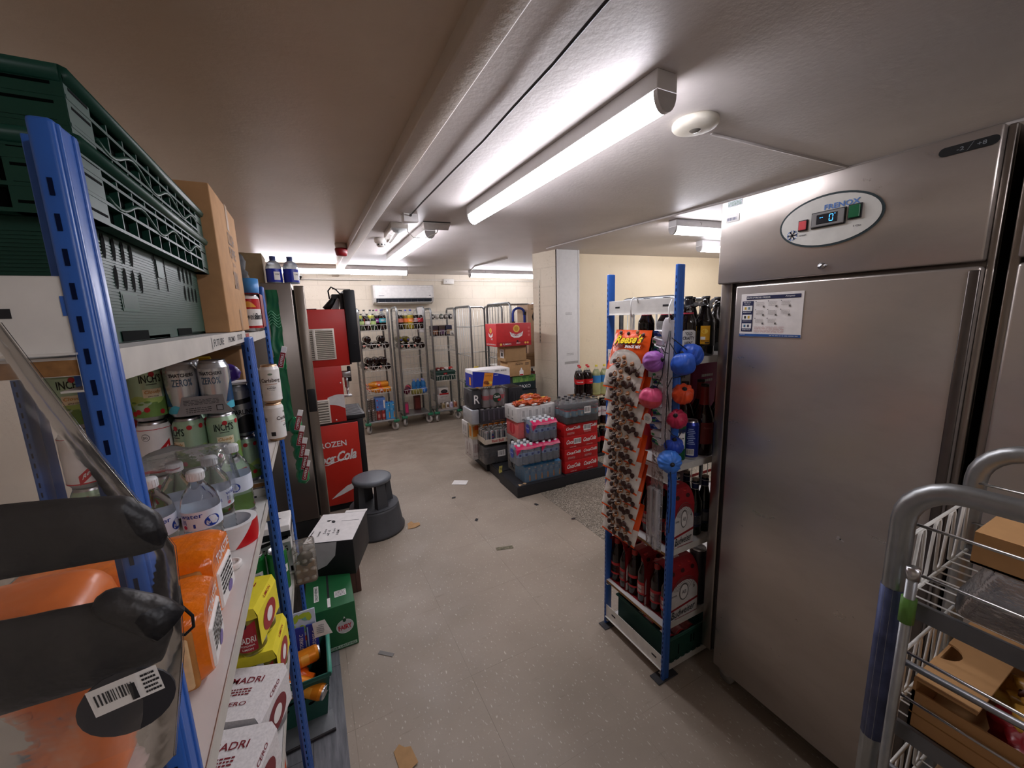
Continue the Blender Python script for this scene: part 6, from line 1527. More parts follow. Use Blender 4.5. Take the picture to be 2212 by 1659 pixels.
# ---- crisp box column
def bx(m): return lambda mb, F, sx, sy, sz: (mb.use(mat('#8e7350', .8)), mb.rect(F['F'], 0, sz*.36, sx*.96, .003), mb.rect(F['T'], 0, 0, sx, .03))
zc_ = .10
b = MB(mat('#26282e', .5)); b.rbox(0, .36, 0, .26, 0, .12, .006); F_ = FF(0, .36, 0, .26, 0, .12)
def paxo(mb, F, sx, sy, sz):
    f = F['F']; rr = random.Random(2); mb.use(mat('#5c8a44', .5)); mb.rect(f, 0, .045, sx*.95, .075)
    mb.use(mat('#8fae5a', .5))
    for k in range(16): x = rr.uniform(-sx*.45, sx*.45); mb.pts(f, [(x-.006, .01), (x+.006, .01), (x+rr.uniform(-.01, .01), .04+rr.uniform(0, .03))], .0012)
    mb.use(mat('#3c6a34', .5)); [mb.ell(f, rr.uniform(-sx*.4, sx*.4), .06, .02, .012, .0014+k*.0001) for k in range(6)]
    mb.use(WHITE); mb.text(f, 'PAXO', .01, -.045, .15, .040, off=.002, bold=.01)
carton('printed_carton', 'dark green carton with white lettering under the brown cartons', 'box', 2.03, 2.345, 4.02, 4.24, .76, .93, mat('#1f2f33', .5), paxo)
carton('cardboard_carton', 'dark carton carrying the green lettered carton, behind the white can case', 'box', 2.02, 2.36, 4.03, 4.25, .0, .759, mat('#23252b', .55), lambda m, F, sx, sy, sz: (m.use(mat('#8f8a86')), m.rect(F['F'], -.06, .28, .14, .10), m.use(GREYL), m.lines(F['F'], -.06, .28, .12, .07, 4, 4, .0014)))
def sauce(mb, F, sx, sy, sz):
    mb.use(INK); mb.text(F['F'], 'Dynamic', -.0, .05, .10, .026, shear=.3); mb.text(F['F'], 'Nature', .0, .072, .06, .01); mb.lines(F['F'], .10, .05, .05, .03, 2, 3); mb.use(PAPER); mb.pts(F['F'], [(.0, -.085), (.05, -.085), (.052, -.03), (.035, -.015), (.03, .005), (.02, .005), (.015, -.015), (-.002, -.03)]); mb.use(RED); mb.rect(F['F'], .025, -.075, .045, .014, .0014); mb.use(INK); mb.lines(F['L'], 0, .0, .09, .05, 3, 3, fill=.5)
carton('cardboard_carton', 'brown carton with a printed white bottle, second under the red crisp box', 'box', 1.97, 2.27, 4.00, 4.20, .931, 1.105, mat('#b08a5e', .8), sauce)
carton('cardboard_carton', 'plain brown carton with a white label on its left end, under the red crisp box', 'box', 1.94, 2.21, 3.99, 4.20, 1.106, 1.285, mat('#a8855c', .8), lambda m, F, sx, sy, sz: (m.use(PAPER), m.rect(F['L'], .02, .0, .10, .10), m.use(INK), m.rect(F['L'], .02, -.01, .04, .04, .0014), m.lines(F['L'], .02, .03, .07, .02, 2, 2, .0014), m.use(CARDD), m.rect(F['T'], 0, 0, sx, .03)))
def flam(mb, F, sx, sy, sz):
    mb.use(mat('#a01a20', .5)); mb.rect(F['F'], 0, -sz/2+.024, sx*.99, .048)
    for f, s in (('F', 1), ('L', .72)):
        u = .03 if f == 'F' else 0.0
        mb.use(mat('#e2b450', .5)); mb.ell(F[f], u, .055*s+.01, .040*s, .040*s, .0012); mb.use(mat('#c08a2a', .5)); mb.ell(F[f], u, .055*s+.01, .026*s, .026*s, .0016)
        mb.use(WHITE); mb.pts(F[f], [(u-.085*s, .035*s), (u-.07*s, -.015*s), (u-.03*s, -.035*s), (u+.03*s, -.035*s), (u+.07*s, -.015*s), (u+.085*s, .035*s), (u+.06*s, .02*s), (u, .0), (u-.06*s, .02*s)], .0018)
        mb.use(mat('#a01a20', .5)); mb.text(F[f], 'FLAMBOYS', u, -.008*s, .125*s, .022*s, off=.0024, arch=.02*s)
    mb.use(WHITE); mb.text(F['F'], 'FLAMBOYS', -.09, -sz/2+.024, .10, .018, off=.002); mb.text(F['F'], 'SPICY', .05, -sz/2+.028, .05, .016, off=.002); mb.text(F['L'], 'SPICY', .03, -.045, .05, .02); mb.text(F['L'], 'READY SALTED FLAVOUR', 0, -sz/2+.022, sy*.85, .014)
    mb.use(mat('#e2b450', .5)); mb.ell(F['F'], -.165, -sz/2+.022, .014, .014, .0018); mb.ell(F['F'], .14, -sz/2+.03, .012, .012, .0018); mb.ell(F['F'], .17, -sz/2+.03, .012, .012, .0018)
    mb.use(mat('#3a0a0c', .6)); mb.ell(F['F'], .04, -.075, .013, .012, .003); mb.ell(F['L'], -.045, .0, .008, .012); mb.rect(F['L'], -.06, -.04, .003, .08); mb.use(mat('#d0605c', .5)); [mb.ell(F['F'], sx/2-.03, .07-k*.04, .014, .014) for k in range(3)]
carton('printed_carton', 'big red crisp box with a gold potato badge, on top of the brown cartons', 'box', 1.81, 2.245, 3.93, 4.22, 1.286, 1.535, mat('#bf2a2c', .5), flam, rz=0)

# ---- red cola cases
def cokecase(lab_, mirror, sticker):
    def f(mb, F, sx, sy, sz):
        f_ = F['F']; mb.use(WHITE)
        for u in (-sx*.25, sx*.25):
            mb.text(f_, 'Coca', u-.035, .010 if mirror else .020, .075, .042 if mirror else .030, shear=.45, bold=.03); mb.text(f_, 'Cola', u+.042, .014 if mirror else .023, .070, .042 if mirror else .030, shear=.45, bold=.03); mb.rect(f_, u+.0015, .012, .007, .005)
            if not mirror:
                mb.lines(f_, u-.02, -.028, .08, .022, 3, 4, fill=.25); mb.use(PAPER); mb.rect(f_, u+.075, .022, .022, .024); mb.use(INK); mb.lines(f_, u+.075, .022, .018, .02, 4, 2, .0014); mb.use(WHITE)
            else: mb.text(f_, 'ORIGINAL TASTE', u+.0, -.042, .07, .008)
        mb.use(mat('#9c1620', .45)); mb.rect(f_, 0, 0, .002, sz)
        mb.text(F['L'], 'Coca-Cola', 0, 0, sy*.6, .04, shear=.4)
        if sticker is not None: mb.barcode(f_, sticker, .01, .085, .055, 3, .0028)
    return f
zz = PH; CR = mat('#c01a1e', .42)
for i, (mir, st, lab) in enumerate(((True, None, 'red case of cola cans at the bottom of the stack on the right plinth'), (False, None, 'red case of cola cans, second from the bottom on the right plinth'),
                                   (True, -.045, 'red case of cola cans with a white barcode, third from the bottom'), (False, .07, 'red case of cola cans under the wrapped cola bottles, barcode on its right'))):
    carton('can_case', lab, 'can case', 2.05-.003*i, 2.435-.003*i, 2.985, 3.235, zz, zz+.121, CR, cokecase(0, mir, st), rz=AX); zz += .1215
def plab():
    b = pop(.036, .24, COLA, '#8fbcd0', '#2a2a2e', None, None, .62, (.30, .52)); b.use(mat('#c22a30', .4)); b.lathe([(.0367, .125), (.0367, .138)], 20); b.use(mat('#d9d2c2')); b.wdot(.0368, .0, .10, .012, .016, .0004); return b
th = beerpack('wrapped pack of cola bottles with pale blue labels on top of the red cases', (2.055, 2.975, zz), AX, 5, 3, 'plab', plab, .0365, .24, False)
s = MB(PAPER); s.barcode(FR((.235, -.005, .125), (1,0,0), (0,0,1)), 0, 0, .075, .065, 7, .0012); s.build('barcode_label', th)
# ---- big cola bottles in the right bay
c2l = lambda: pop(.052, .335, COLA, '#c01a1e', '#c01a1e', 'Coca-Cola', WHITE, .80, (.42, .58))
dc2 = lambda: pop(.052, .335, COLA, '#cfcac8', '#2a2a2e', 'COKE', mat('#a01826'), .80, (.30, .62))
lm2 = lambda: pop(.052, .335, mat('#c9cf9a', .1, trans=.6), '#3f86c0', '#d6c23a', None, None, .85, (.42, .66))
def lvl(z): return z
for i, (x, y) in enumerate(((2.60, 3.50), (2.705, 3.49), (2.81, 3.48), (2.915, 3.47), (2.66, 3.60), (2.765, 3.59))):
    single('c2l' if i in (0, 1, 4, 5) else 'lm2', c2l if i in (0, 1, 4, 5) else lm2, 'drink_bottle',
           ('large red labelled cola bottle closest to the white column', 'large red labelled cola bottle, second from the white column', 'large clear bottle with a blue label and yellow cap in the right bay', 'large clear bottle with a blue label at the edge of the blue post', 'large cola bottle behind the front row by the white column', 'large cola bottle in the second row by the white column')[i], 'bottle', (x, y, .715), (-.6, .4, -.6, -.4, 0, 1)[i])
for i, (x, y) in enumerate(((2.60, 3.50), (2.705, 3.49), (2.81, 3.48), (2.915, 3.47), (2.66, 3.60), (2.765, 3.59), (2.87, 3.58), (2.97, 3.57))):
    single('dc2', dc2, 'drink_bottle', 'large grey labelled diet cola bottle, middle layer of the right bay stack', 'bottle', (x, y, .375), (-.4, -.8, -.3, -.6, 0, 1, 0, 0)[i], 'diet cola bottles in the right bay stack')
    single('c2l', None, 'drink_bottle', 'large cola bottle in the bottom layer of the right bay stack', 'bottle', (x, y, .035), (.6, -.5, 1.3, .2, 0, 1, 0, 0)[i], 'bottom layer cola bottles in the right bay')
for z, lab in ((.711, 'card layer sheet under the top row of large bottles'), (.371, 'card layer sheet under the grey labelled bottles'), (.030, 'low black plinth under the large bottles in the right bay')):
    b = MB(CARDD if z > .1 else BP); b.rbox(2.54, 3.05, 3.42, 3.66, 0 if z < .1 else z, z+.0035, .001, 1); tag(b.build('layer_sheet' if z > .1 else 'plinth'), lab, 'sheet' if z > .1 else 'plinth')
single('ob2', lambda: pop(.045, .30, COLA, '#c01a1e', '#d9703c', None, None, .7), 'drink_bottle', 'orange capped cola bottle standing alone right of the red cases', 'bottle', (2.51, 3.18, .0015))
# ================================================================ RIGHT RACK
RX, RY = 1.235, 1.062
th = rack('blue and white shelving unit end-on beside the big fridge, hung with snack bags', (RX, RY, 0), 0, .95, .395, 1.788, (1.430, .992, .615, .262, .05),
          ends=((.004, 1.606, .062), (.004, .925, .06), (.004, .048, .07)))
ZA, ZB, ZC_, ZD, ZE = 1.431, .993, .616, .263, .051
b = MB(mat('#a3202a', .5)); b.box(1.29, 2.1, RY+.0105, RY+.0118, .590, .614); b.box(1.28, 2.1, RY+.0105, RY+.0118, .236, .260); b.use(WHITE); b.text(FR((1.46, RY+.0105, .602), (1,0,0), (0,0,1)), 'Beer & Cider', 0, 0, .09, .014); b.text(FR((1.40, RY+.0105, .248), (1,0,0), (0,0,1)), 'Household & Laundry', 0, 0, .14, .013)
b.build('shelf_label', th)['label'] = 'red printed shelf edge strip'
for i, y in enumerate((.02, .375)):
    b = MB(GREYD); b.rbox(-.03, .09, y-.028, y+.028, 0, .005, .002, 1); b.build('foot_plate', th)
# top shelf bottles
def ale():
    b = beer(.245, .034, '#150a08', '#111014', None, '#1a1a1c', '#1a1418'); R = .0345
    b.use(mat('#dcdad6', .5)); b.wpatch(R, lambda u, v: ((u-.5)*.058, .075+(v-.5)*(.07-.03*max(0, abs(u-.5)*2-.5))), 12, 1, .0006); b.use(INK); b.wtext('"OLD', R, .095, 0, .026, .013, off=.0012, bold=.02); b.wtext('CRAFTY', R, .077, 0, .044, .013, off=.0012, bold=.02); b.wtext('HEN"', R, .058, 0, .028, .013, off=.0012, bold=.02)
    b.use(mat('#a8283c', .4)); b.lathe([(.0215, .172), (.020, .178)], 16); b.use(WHITE); b.wtext('1705', .021, .182, 0, .018, .006, off=.0008); return b
def stout():
    b = beer(.245, .038, '#0b0706', '#0d0a0a', None, '#3a3a3c'); R = .0385
    b.use(mat('#e0a21c', .5)); b.wrect(R, -.012, .085, .036, .075, .0006); b.use(mat('#f0c84a', .5)); b.wdot(R, -.014, .10, .012, .010, .001); b.use(PAPER); b.wrect(R, -.02, .072, .018, .012, .001); b.use(INK); b.wrect(R, -.004, .053, .016, .005, .001); b.use(mat('#7a4a10')); b.wrect(R, -.012, .061, .03, .003, .001); return b
single('ale', ale, 'beer_bottle', 'dark ale bottle with a white octagonal label on the top shelf by the post', 'bottle', (1.375, 1.125, ZA), -.72)
single('stout', stout, 'beer_bottle', 'black beer bottle with a yellow label on the top shelf beside the fridge', 'bottle', (1.475, 1.122, ZA), -.55)
single('ale', None, 'beer_bottle', 'dark ale bottle behind the front post of the top shelf', 'bottle', (1.30, 1.17, ZA), -.6)
single('ale', None, 'beer_bottle', 'dark ale bottle seen between the hanging strips under the white beam', 'bottle', (1.295, 1.27, ZA-.0), -1.2)
for i in range(4): single('stout', None, 'beer_bottle', 'black beer bottle in the second row of the top shelf', 'bottle', (1.42+.085*i, 1.215+.0*i, ZA), 1.0+i, 'second row of black bottles on the top shelf')
b = MB(film('#ffffff', .05, .08, .6, 22)); b.grid(lambda u, v: (1.33+.23*u, 1.078+.16*v, ZA+.205+.03*noise.noise(Vector((u*5, v*5, 2)))), 14, 8)
tag(b.build('shrink_wrap'), 'clear shrink wrap around the ale bottles on the top shelf', 'wrap')
# second shelf
def redneck():
    b = MB(mat('#22090a', .06, spec=.7)); R, H = .042, .31; b.lathe([(R*.9, 0), (R, .008), (R, H*.52), (R*.8, H*.62), (R*.48, H*.72), (.0175, H*.80), (.015, H*.96)], 22); b.use(mat('#8e2a22', .4)); b.lathe([(R*.50, H*.71), (.0185, H*.80), (.0165, H*.955), (.0165, H*.97)], 20); b.use(mat('#241414', .4)); b.lathe([(.0168, H*.965), (.0168, H), (0, H)], 16); b.use(mat('#7a2822', .5)); b.wrect(R+.0003, 0, .10, .06, .095, .0006); b.use(mat('#a8605a')); b.wtext('Crabbies', R+.0003, .125, 0, .035, .008, off=.0012); return b
for i, (x, y, lab) in enumerate(((1.50, 1.125, 'large dark bottle with a red foil neck nearest the fridge on the second shelf'), (1.395, 1.20, 'large dark bottle with a red foil neck behind the blue can'), (1.485, 1.215, 'large dark bottle with a red foil neck, middle of the second shelf'), (1.585, 1.21, 'large dark bottle with a red foil neck, partly behind the fridge edge'), (1.59, 1.12, 'large dark bottle hidden by the fridge edge on the second shelf'))):
    single('redneck', redneck, 'wine_bottle', lab, 'bottle', (x, y, ZB), (-.45, -.8, -.6, -1, 2)[i])
def bluecan():
    b = can_body(mat('#26368c', .3, .4), H=.168); b.use(mat('#9fb0d8', .35)); [b.wrect(CANR, -.012+.001*(k % 3), .135-k*.008, .02+.006*(k % 3), .003) for k in range(9)]; b.use(PAPER); b.wrect(CANR, -.012, .035, .03, .028); b.use(INK); [b.wrect(CANR, -.024+k*.004, .036, .0015+.001*(k % 2), .022, .0007) for k in range(7)]; return b
single('bluecan', bluecan, 'drink_can', 'tall dark blue can with a barcode at the front of the second shelf', 'can', (1.405, 1.112, ZB), -.5)
def wgcan():
    b = can_body(mat('#1c5c3c', .3, .3), H=.168); b.use(PAPER); b.wrect(CANR, 0, .095, .06, .07); b.use(INK); b.wtext('Strongbow', CANR, .105, 0, .05, .014, off=.0009, shear=.3); b.wrect(CANR, 0, .088, .03, .004, .0008); b.use(NAVY); b.wrect(CANR, 0, .135, 2*PI*CANR, .02); return b
single('wgcan', wgcan, 'drink_can', 'white and green can half hidden by the hanging pouches on the second shelf', 'can', (1.333, 1.118, ZB), -.75)
def stripes(mb, F, sx, sy, sz): mb.use(PAPER); mb.rect(F['F'], 0, sz*.33, sx*.98, sz*.3); mb.use(INK); [mb.rect(F['F'], -sx*.4+k*sx*.22, sz*.33, .004, sz*.28, .0014) for k in range(4)]; mb.barcode(F['F'], sx*.3, sz*.33, .035, .04, 3, .0018); mb.use(mat('#d9b9b0')); [mb.rect(F['F'], -sx*.3+k*sx*.3, -sz*.1, .008, sz*.35, .0014) for k in range(3)]
carton('can_case', 'red case with a white barcode panel at the back of the second shelf', 'can case', 1.32, 1.60, 1.28, 1.43, ZB, ZB+.39, mat('#a8202a', .45), stripes)
carton('can_case', 'dark pink case at the back of the second shelf beside the red one', 'can case', 1.605, 1.80, 1.27, 1.43, ZB, ZB+.40, mat('#9a3460', .45), lambda m, F, *a: (m.use(PAPER), m.lines(F['F'], 0, .1, .08, .05, 2, 3)))
# third shelf
def buds(label, loc, rz, nx, ny, H, t):
    """red carton of beer bottles, open at its ends, printed white on its long sides"""
    th = thing('beer_carton', label, 'beer pack', loc, rz)
    sp = .062; W_, D_ = nx*sp, ny*sp
    def bt():
        b = beer(H*.96, .0295, '#241009', '#c0262c', '#e8e5e0', '#b02a2a', '#a8302c'); b.use(INK); b.wtext('Budweiser', .0302, H*.27, 0, .035, .009, off=.001, shear=.3); return b
    if 'budb%d' % int(H*1000) not in protos: protos['budb%d' % int(H*1000)] = bt().build('bottle', th); f0 = protos['budb%d' % int(H*1000)]; first = True
    else: f0 = protos['budb%d' % int(H*1000)]; first = False
    for j in range(ny):
        for i in range(nx):
            if first: c = f0; first = False
            else: c = f0.copy(); COL.objects.link(c); c.parent = th
            c.location = (-W_/2+(i+.5)*sp, -D_/2+(j+.5)*sp, .002); c.rotation_euler.z = -PI/2+rnd.uniform(-.2, .2)
    b = MB(mat('#8e1a20', .45)); t_ = .002; zt = H*.72
    prof = [(-D_/2-t_, 0), (-D_/2-t_, zt), (-D_*.475, zt+(H-zt)*.35), (-D_*.39, zt+(H-zt)*.68), (-D_*.25, zt+(H-zt)*.92), (-D_*.12, H), (D_*.12, H), (D_*.25, zt+(H-zt)*.92), (D_*.39, zt+(H-zt)*.68), (D_*.475, zt+(H-zt)*.35), (D_/2+t_, zt), (D_/2+t_, 0)]; n = len(prof)
    b.add([(-W_/2, y, z) for y, z in prof]+[(W_/2, y, z) for y, z in prof], [(i, i+1, n+i+1, n+i) for i in range(n-1)]+[(0, n, 2*n-1, n-1)])
    b.add([(-W_/2, y*.985, z*.995) for y, z in prof]+[(W_/2, y*.985, z*.995) for y, z in prof], [(n+i, n+i+1, i+1, i) for i in range(n-1)])
    for s in (-1, 1):
        Fs = FR((0, s*(D_/2+t_), 0), (-s, 0, 0), (0, 0, 1)) if s > 0 else FR((0, -(D_/2+t_), 0), (1, 0, 0), (0, 0, 1))
        b.use(mat('#c9c5c0', .5)); b.pts(Fs, [(-W_*.49, .004), (W_*.49, .004), (W_*.49, zt*.34), (-W_*.49, zt*.24)]); P = [(W_*.48*math.cos(PI*k/16), zt*.58+zt*.40*math.sin(PI*k/16)) for k in range(17)]+[(-W_*.48, zt*.30), (W_*.48, zt*.40)]; b.pts(Fs, P)
        b.use(mat('#55504c', .5)); b.ell(Fs, 0, zt*.68, W_*.16, zt*.22, .0012); b.use(mat('#d9d5d0', .5)); b.ell(Fs, 0, zt*.68, W_*.13, zt*.19, .0016); b.use(mat('#55504c', .5)); b.text(Fs, 'AB', 0, zt*.68, W_*.15, zt*.10, off=.002); 
        for k in range(5): b.tube([Fs @ Vector((W_*(.2+.05*k)*math.cos(a), zt*.66+zt*(.25+.045*k)*math.sin(a), .0012)) for a in [PI*q/10 for q in range(1, 10)]], .0008, 4)
        b.text(Fs, t, W_*.34, zt*.74, W_*.07, zt*.12, off=.0018); b.text(Fs, 'CROWN', -W_*.34, zt*.66, W_*.2, zt*.05, off=.0018)
        b.use(INK); b.text(Fs, 'Budweiser', .0, zt*.17, W_*.82, zt*.19, off=.002, shear=.3, rot=.06); b.barcode(Fs, -W_*.36, zt*.08, W_*.16, zt*.13, 3, .0022)
        b.use(mat('#3a1212', .6))
        for k in range(nx): b.ell(FR((-W_/2+(k+.5)*sp, s*(D_*.43), zt+(H-zt)*.53), (1,0,0), (0, -s*.35, 1)), 0, 0, .012, .009, .001)
    Ft = FR((0, 0, H), (1,0,0), (0,1,0)); b.use(WHITE); b.text(Ft, '330ml', .0, .0, .06, .018); b.build('carton', th)
    return th
buds('small red and white carton of beer bottles on the third shelf at the corner', (1.345, 1.142, ZC_), 0, 2, 2, .255, '4')
buds('small red and white carton of beer bottles behind the first one, third shelf', (1.345, 1.275, ZC_), 0, 2, 2, .255, '4')
buds('large red and white carton of beer bottles nearest the camera, fourth shelf', (1.365, 1.142, ZD), 0, 3, 2, .255, '6')
buds('large red carton of beer bottles, middle one of three on the fourth shelf', (1.355, 1.2735, ZD), 0, 3, 2, .255, '6')
buds('large red carton of beer bottles, farthest of three on the fourth shelf', (1.350, 1.4025-.012, ZD), 0, 3, 2, .255, '6')
def pero():
    b = beer(.265, .0325, '#0c1a12', '#1a2340', '#c9ccd0', '#8a7a70', '#1c2a58'); b.use(WHITE); b.lathe([(.0152, .213), (.0152, .2155)], 16); b.lathe([(.0158, .240), (.0158, .2425)], 16); return b
for i, (x, y, lab) in enumerate(((1.475, 1.13, 'dark green beer bottle with a navy neck label on the third shelf by the fridge'), (1.435, 1.20, 'dark green beer bottle behind the small beer carton'), (1.51, 1.205, 'dark green beer bottle in the second row by the fridge'), (1.46, 1.275, 'dark green beer bottle at the back of the third shelf'), (1.54, 1.13, 'dark green beer bottle beside the fridge edge'))):
    single('pero', pero, 'beer_bottle', lab, 'bottle', (x, y, ZC_), i)
carton('can_case', 'dark red case at the back of the third shelf with white script', 'can case', 1.40, 1.66, 1.315, 1.435, ZC_, ZC_+.335, mat('#5e1c28', .5), lambda m, F, sx, sy, sz: (m.use(PAPER), m.text(F['F'], 'Cider', .06, .10, .1, .05, shear=.3), m.rect(F['F'], -.06, .10, .003, .1)))
single('tallcan', lambda: can_body(mat('#3a3438', .35, .5), .038, .28), 'drink_can', 'tall dark can right of the beer cartons on the fourth shelf', 'can', (1.50, 1.115, ZD))
# bottom crate with lying bottles
th = thing('plastic_crate', 'dark green crate of lying bottles on the bottom shelf of the right unit', 'crate', (1.46, 1.245, ZE))
b = MB(mat('#1d463b', .45)); b.box(-.17, .17, -.165, .165, 0, .005)
for y0, y1 in ((-.165, -.161), (.161, .165)): b.box(-.17, .17, y0, y1, 0, .125)
b.box(-.17, -.166, -.165, .165, 0, .125); b.box(.166, .17, -.165, .165, 0, .125); b.use(mat('#28564a', .4)); b.tube([(-.175, -.17, .125), (.175, -.17, .125), (.175, .17, .125), (-.175, .17, .125)], .007, 8, True); b.use(CRATED); Fq = FR((0, -.1655, .06), (1,0,0), (0,0,1)); [b.rect(Fq, -.03+k*.018, .012, .007, .04) for k in range(2)]; b.rect(Fq, -.11, -.01, .005, .05); b.rect(Fq, .10, -.01, .005, .05); b.use(mat('#1d463b', .45)); [b.box(-.16+k*.035, -.14+k*.035, -.168, -.161, -.0, .012) for k in range(10)]
b.build('body', th)
for i, (x, y) in enumerate(((-.10, -.10), (-.03, -.10), (.04, -.10), (-.10, 0), (-.03, .0), (.04, .02))):
    single('budl', lambda: beer(.235, .030, '#1b0d08', '#c0262c', '#e8e5e0', '#b8a060'), 'beer_bottle', 'beer bottle lying in the bottom crate of the right unit', 'bottle', (1.46+x, 1.245+y-.05, ZE+.037), 0, 'bottles lying in the bottom crate', rot=(-PI/2, 0, .1*(i-2)))

# ---------------------------------------------------------------- hanging snack bags
HX = 1.205
th = thing('hanger_strip', 'clear plastic hanging strip hooked on the white beam, carrying the snack bags', 'strip', (HX, 1.262, 0))
b = MB(film('#ffffff', .3, .2, .2)); b.rbox(-.0005, .0005, -.013, .013, .62, 1.61, .0002, 1); b.build('strip', th)
b = MB(WHITE); b.tube([(0, .0, 1.600), (-.006, 0, 1.612), (-.008, 0, 1.64), (-.004, 0, 1.668), (.010, 0, 1.676), (.028, 0, 1.672), (.034, 0, 1.655)], .003, 8); b.build('hook', th)
def chunk(b, c, s, seed, m):
    b.use(m); b.blob(c, (s, s*.35, s*.85), .25, 1.6, seed, 12, 8)
ORB = mat('#e2531c', .25, spec=.6, bump=.25, scale=35, var=.05); CHOC = mat('#3b211a', .45); CARA = mat('#9a643a', .5); CREM = mat('#ded6cc', .3, spec=.6, bump=.2, scale=30)
def snack_bag(full):
    b = MB(); w, h = .205, .192
    def g(u, v):
        x = (u-.5)*w; z = -h*v
        t = .022*(math.sin(PI*min(1, max(0, (v-.05)/.92)))**.7)*(math.sin(PI*u)**.5)
        return (x*(1+.03*math.sin(v*3)), -t+.003*noise.noise(Vector((u*5, v*5, 1))), z)
    def part(v0, v1, m, inset=0, off=0):
        b.use(m); b.grid(lambda u, v: (lambda p: (p[0], p[1]-off, p[2]))(g(inset+u*(1-2*inset), v0+(v1-v0)*v)), 14, 10)
    part(0, .60, ORB); part(.60, .70, CREM if not full else ORB); part(.70, .965, CREM); part(.965, 1, ORB)
    b.use(ORB); b.grid(lambda u, v: (lambda p: (p[0], -p[1]*.6, p[2]))(g(u, v)), 10, 10)
    b.use(CREM)   # white lower oval
    def el(u, v):
        a = 2*PI*u; return g(.5+.43*v*math.cos(a), .735+.25*v*math.sin(a)*(1.15 if math.sin(a) < 0 else .85))
    b.grid(lambda u, v: (lambda p: (p[0], p[1]-.0012, p[2]))(el(u, v)), 28, 5, True, True)
    rr = random.Random(11)
    for k, (u, v, s) in enumerate(((.25, .72, .012), (.36, .80, .014), (.52, .62, .011), (.55, .73, .012), (.43, .90, .013), (.62, .86, .016), (.74, .74, .011), (.80, .86, .014), (.27, .88, .012), (.70, .92, .012), (.5, .80, .010), (.88, .93, .012))):
        p = g(u, v); chunk(b, (p[0], p[1]-.004, p[2]), s, k, (CHOC, CHOC, CARA, CHOC)[k % 4])
    for (u, v) in ((.57, .74), (.38, .68)):
        p = g(u, v); b.use(CARA); b.tube([(p[0]+.010*math.cos(2*PI*k/12), p[1]-.006, p[2]+.010*math.sin(2*PI*k/12)) for k in range(12)], .0025, 5, True)
    b.use(mat('#e8e0d4', .4))
    for k in range(6): p = g(.3+.09*k, .78+.03*math.sin(k*2)); b.tube([(p[0]-.008, p[1]-.010, p[2]), (p[0]+.008, p[1]-.010, p[2]+.006)], .0007, 4)
    if full:
        F = FR((0, -.022, -.050), (1,0,0), (0,.18,1))
        b.use(mat('#3a1a0c', .4)); b.text(F, "Reese's", .012, .004, .158, .046, off=.003, shear=.28, bold=.07, rot=.05); b.use(mat('#f5d31c', .35)); b.text(F, "Reese's", .010, .006, .150, .038, off=.0045, shear=.28, bold=.03, rot=.05)
        b.use(mat('#5a1e10', .4)); b.text(F, 'POPPED', -.040, -.028, .062, .012, off=.003, bold=.03, rot=.03); b.use(WHITE); b.text(F, 'SNACK MIX', .045, -.025, .085, .013, off=.003, bold=.03, rot=.03)
        for k, (x, z, m) in enumerate(((-.06, .062, CHOC), (-.015, .060, CHOC), (.035, .066, CARA), (.07, .055, CHOC))): chunk(b, (x, -.010, z-.076), .009, k+20, m)
    return b
N = 13
for k in range(N):
    full = k == 0
    key = 'bagfull' if full else 'bag'
    z = 1.545-k*.0615
    y = 1.245+.012*math.sin(k*1.3)*(k > 0)+(.001*k)
    o = single(key, (lambda: snack_bag(True)) if full else (lambda: snack_bag(False)), 'snack_bag',
               'top orange snack bag on the hanging strip, fully in view with its yellow lettering' if full else 'orange and white snack bag number %s down on the hanging strip' % ('two three four five six seven eight nine ten eleven twelve thirteen'.split()[k-1]),
               'snack bag', (HX-.006-(.0 if full else .004), y, z), rot=((-.26 if full else -.30), 0, -PI/2+.05*math.sin(k*2.1)), group=None)
# second strip: clear strip, gum boxes, drawstring pouches
th = thing('hanger_strip', 'white translucent slotted strip by the post that the little cloth pouches hang from', 'strip', (1.20, 1.062, 0))
b = MB(mat('#e6e2e4', .25, trans=.35, alpha=.75)); b.rbox(-.0008, .0008, -.022, .022, 1.10, 1.585, .0004, 1); b.use(mat('#cfcbd0', .3)); 
for k in range(8): b.tube([(-.0012, .008*math.cos(q), 1.14+k*.034+.012*math.sin(q)) for q in [2*PI*i/8 for i in range(8)]], .001, 4, True)
b.build('strip', th)
b = MB(WHITE); b.tube([(0, 0, 1.575), (-.004, 0, 1.60), (.004, .01, 1.63), (.03, .02, 1.66)], .0025, 6); b.use(mat('#ece8ea', .3, trans=.2, alpha=.8)); b.blob((0, .012, 1.545), (.004, .024, .05), .2, 3, 2, 12, 10); b.build('hook', th)
GUM = ['#2f5fb8', '#e6e6ea', '#2a8a5a', '#22408c']
for k in range(15):
    z = 1.535-k*.031; y = 1.118+.006*math.sin(k*1.7); x = 1.212
    b = MB(mat('#e9e9ec', .4)); b.rbox(-.022, .022, -.008, .008, -.011, .011, .002, 1); F = FR((0, -.008, 0), (1,0,0), (0,0,1)); b.use(mat(GUM[k % 4], .4)); b.pts(F, [(-.022, -.011), (.014, -.011), (.0, .011), (-.022, .011)]); b.use(mat('#3a9a5a', .4) if k % 2 else mat('#1c2a6a', .4)); b.rect(F, -.012, -.003, .014, .010, .0012); b.use(WHITE); b.text(F, 'GUM', .004, .002, .016, .006, off=.0016)
    o = b.build('gum_packet'); o.location = (x, y, z); o.rotation_euler = (.25, .25*math.sin(k), -PI/2+.15); tag(o, 'blue and white packet of chewing gum, %s from the top on the middle hanging strip' % ('first second third fourth fifth sixth seventh eighth ninth tenth eleventh twelfth thirteenth fourteenth fifteenth'.split()[k]), 'packet')
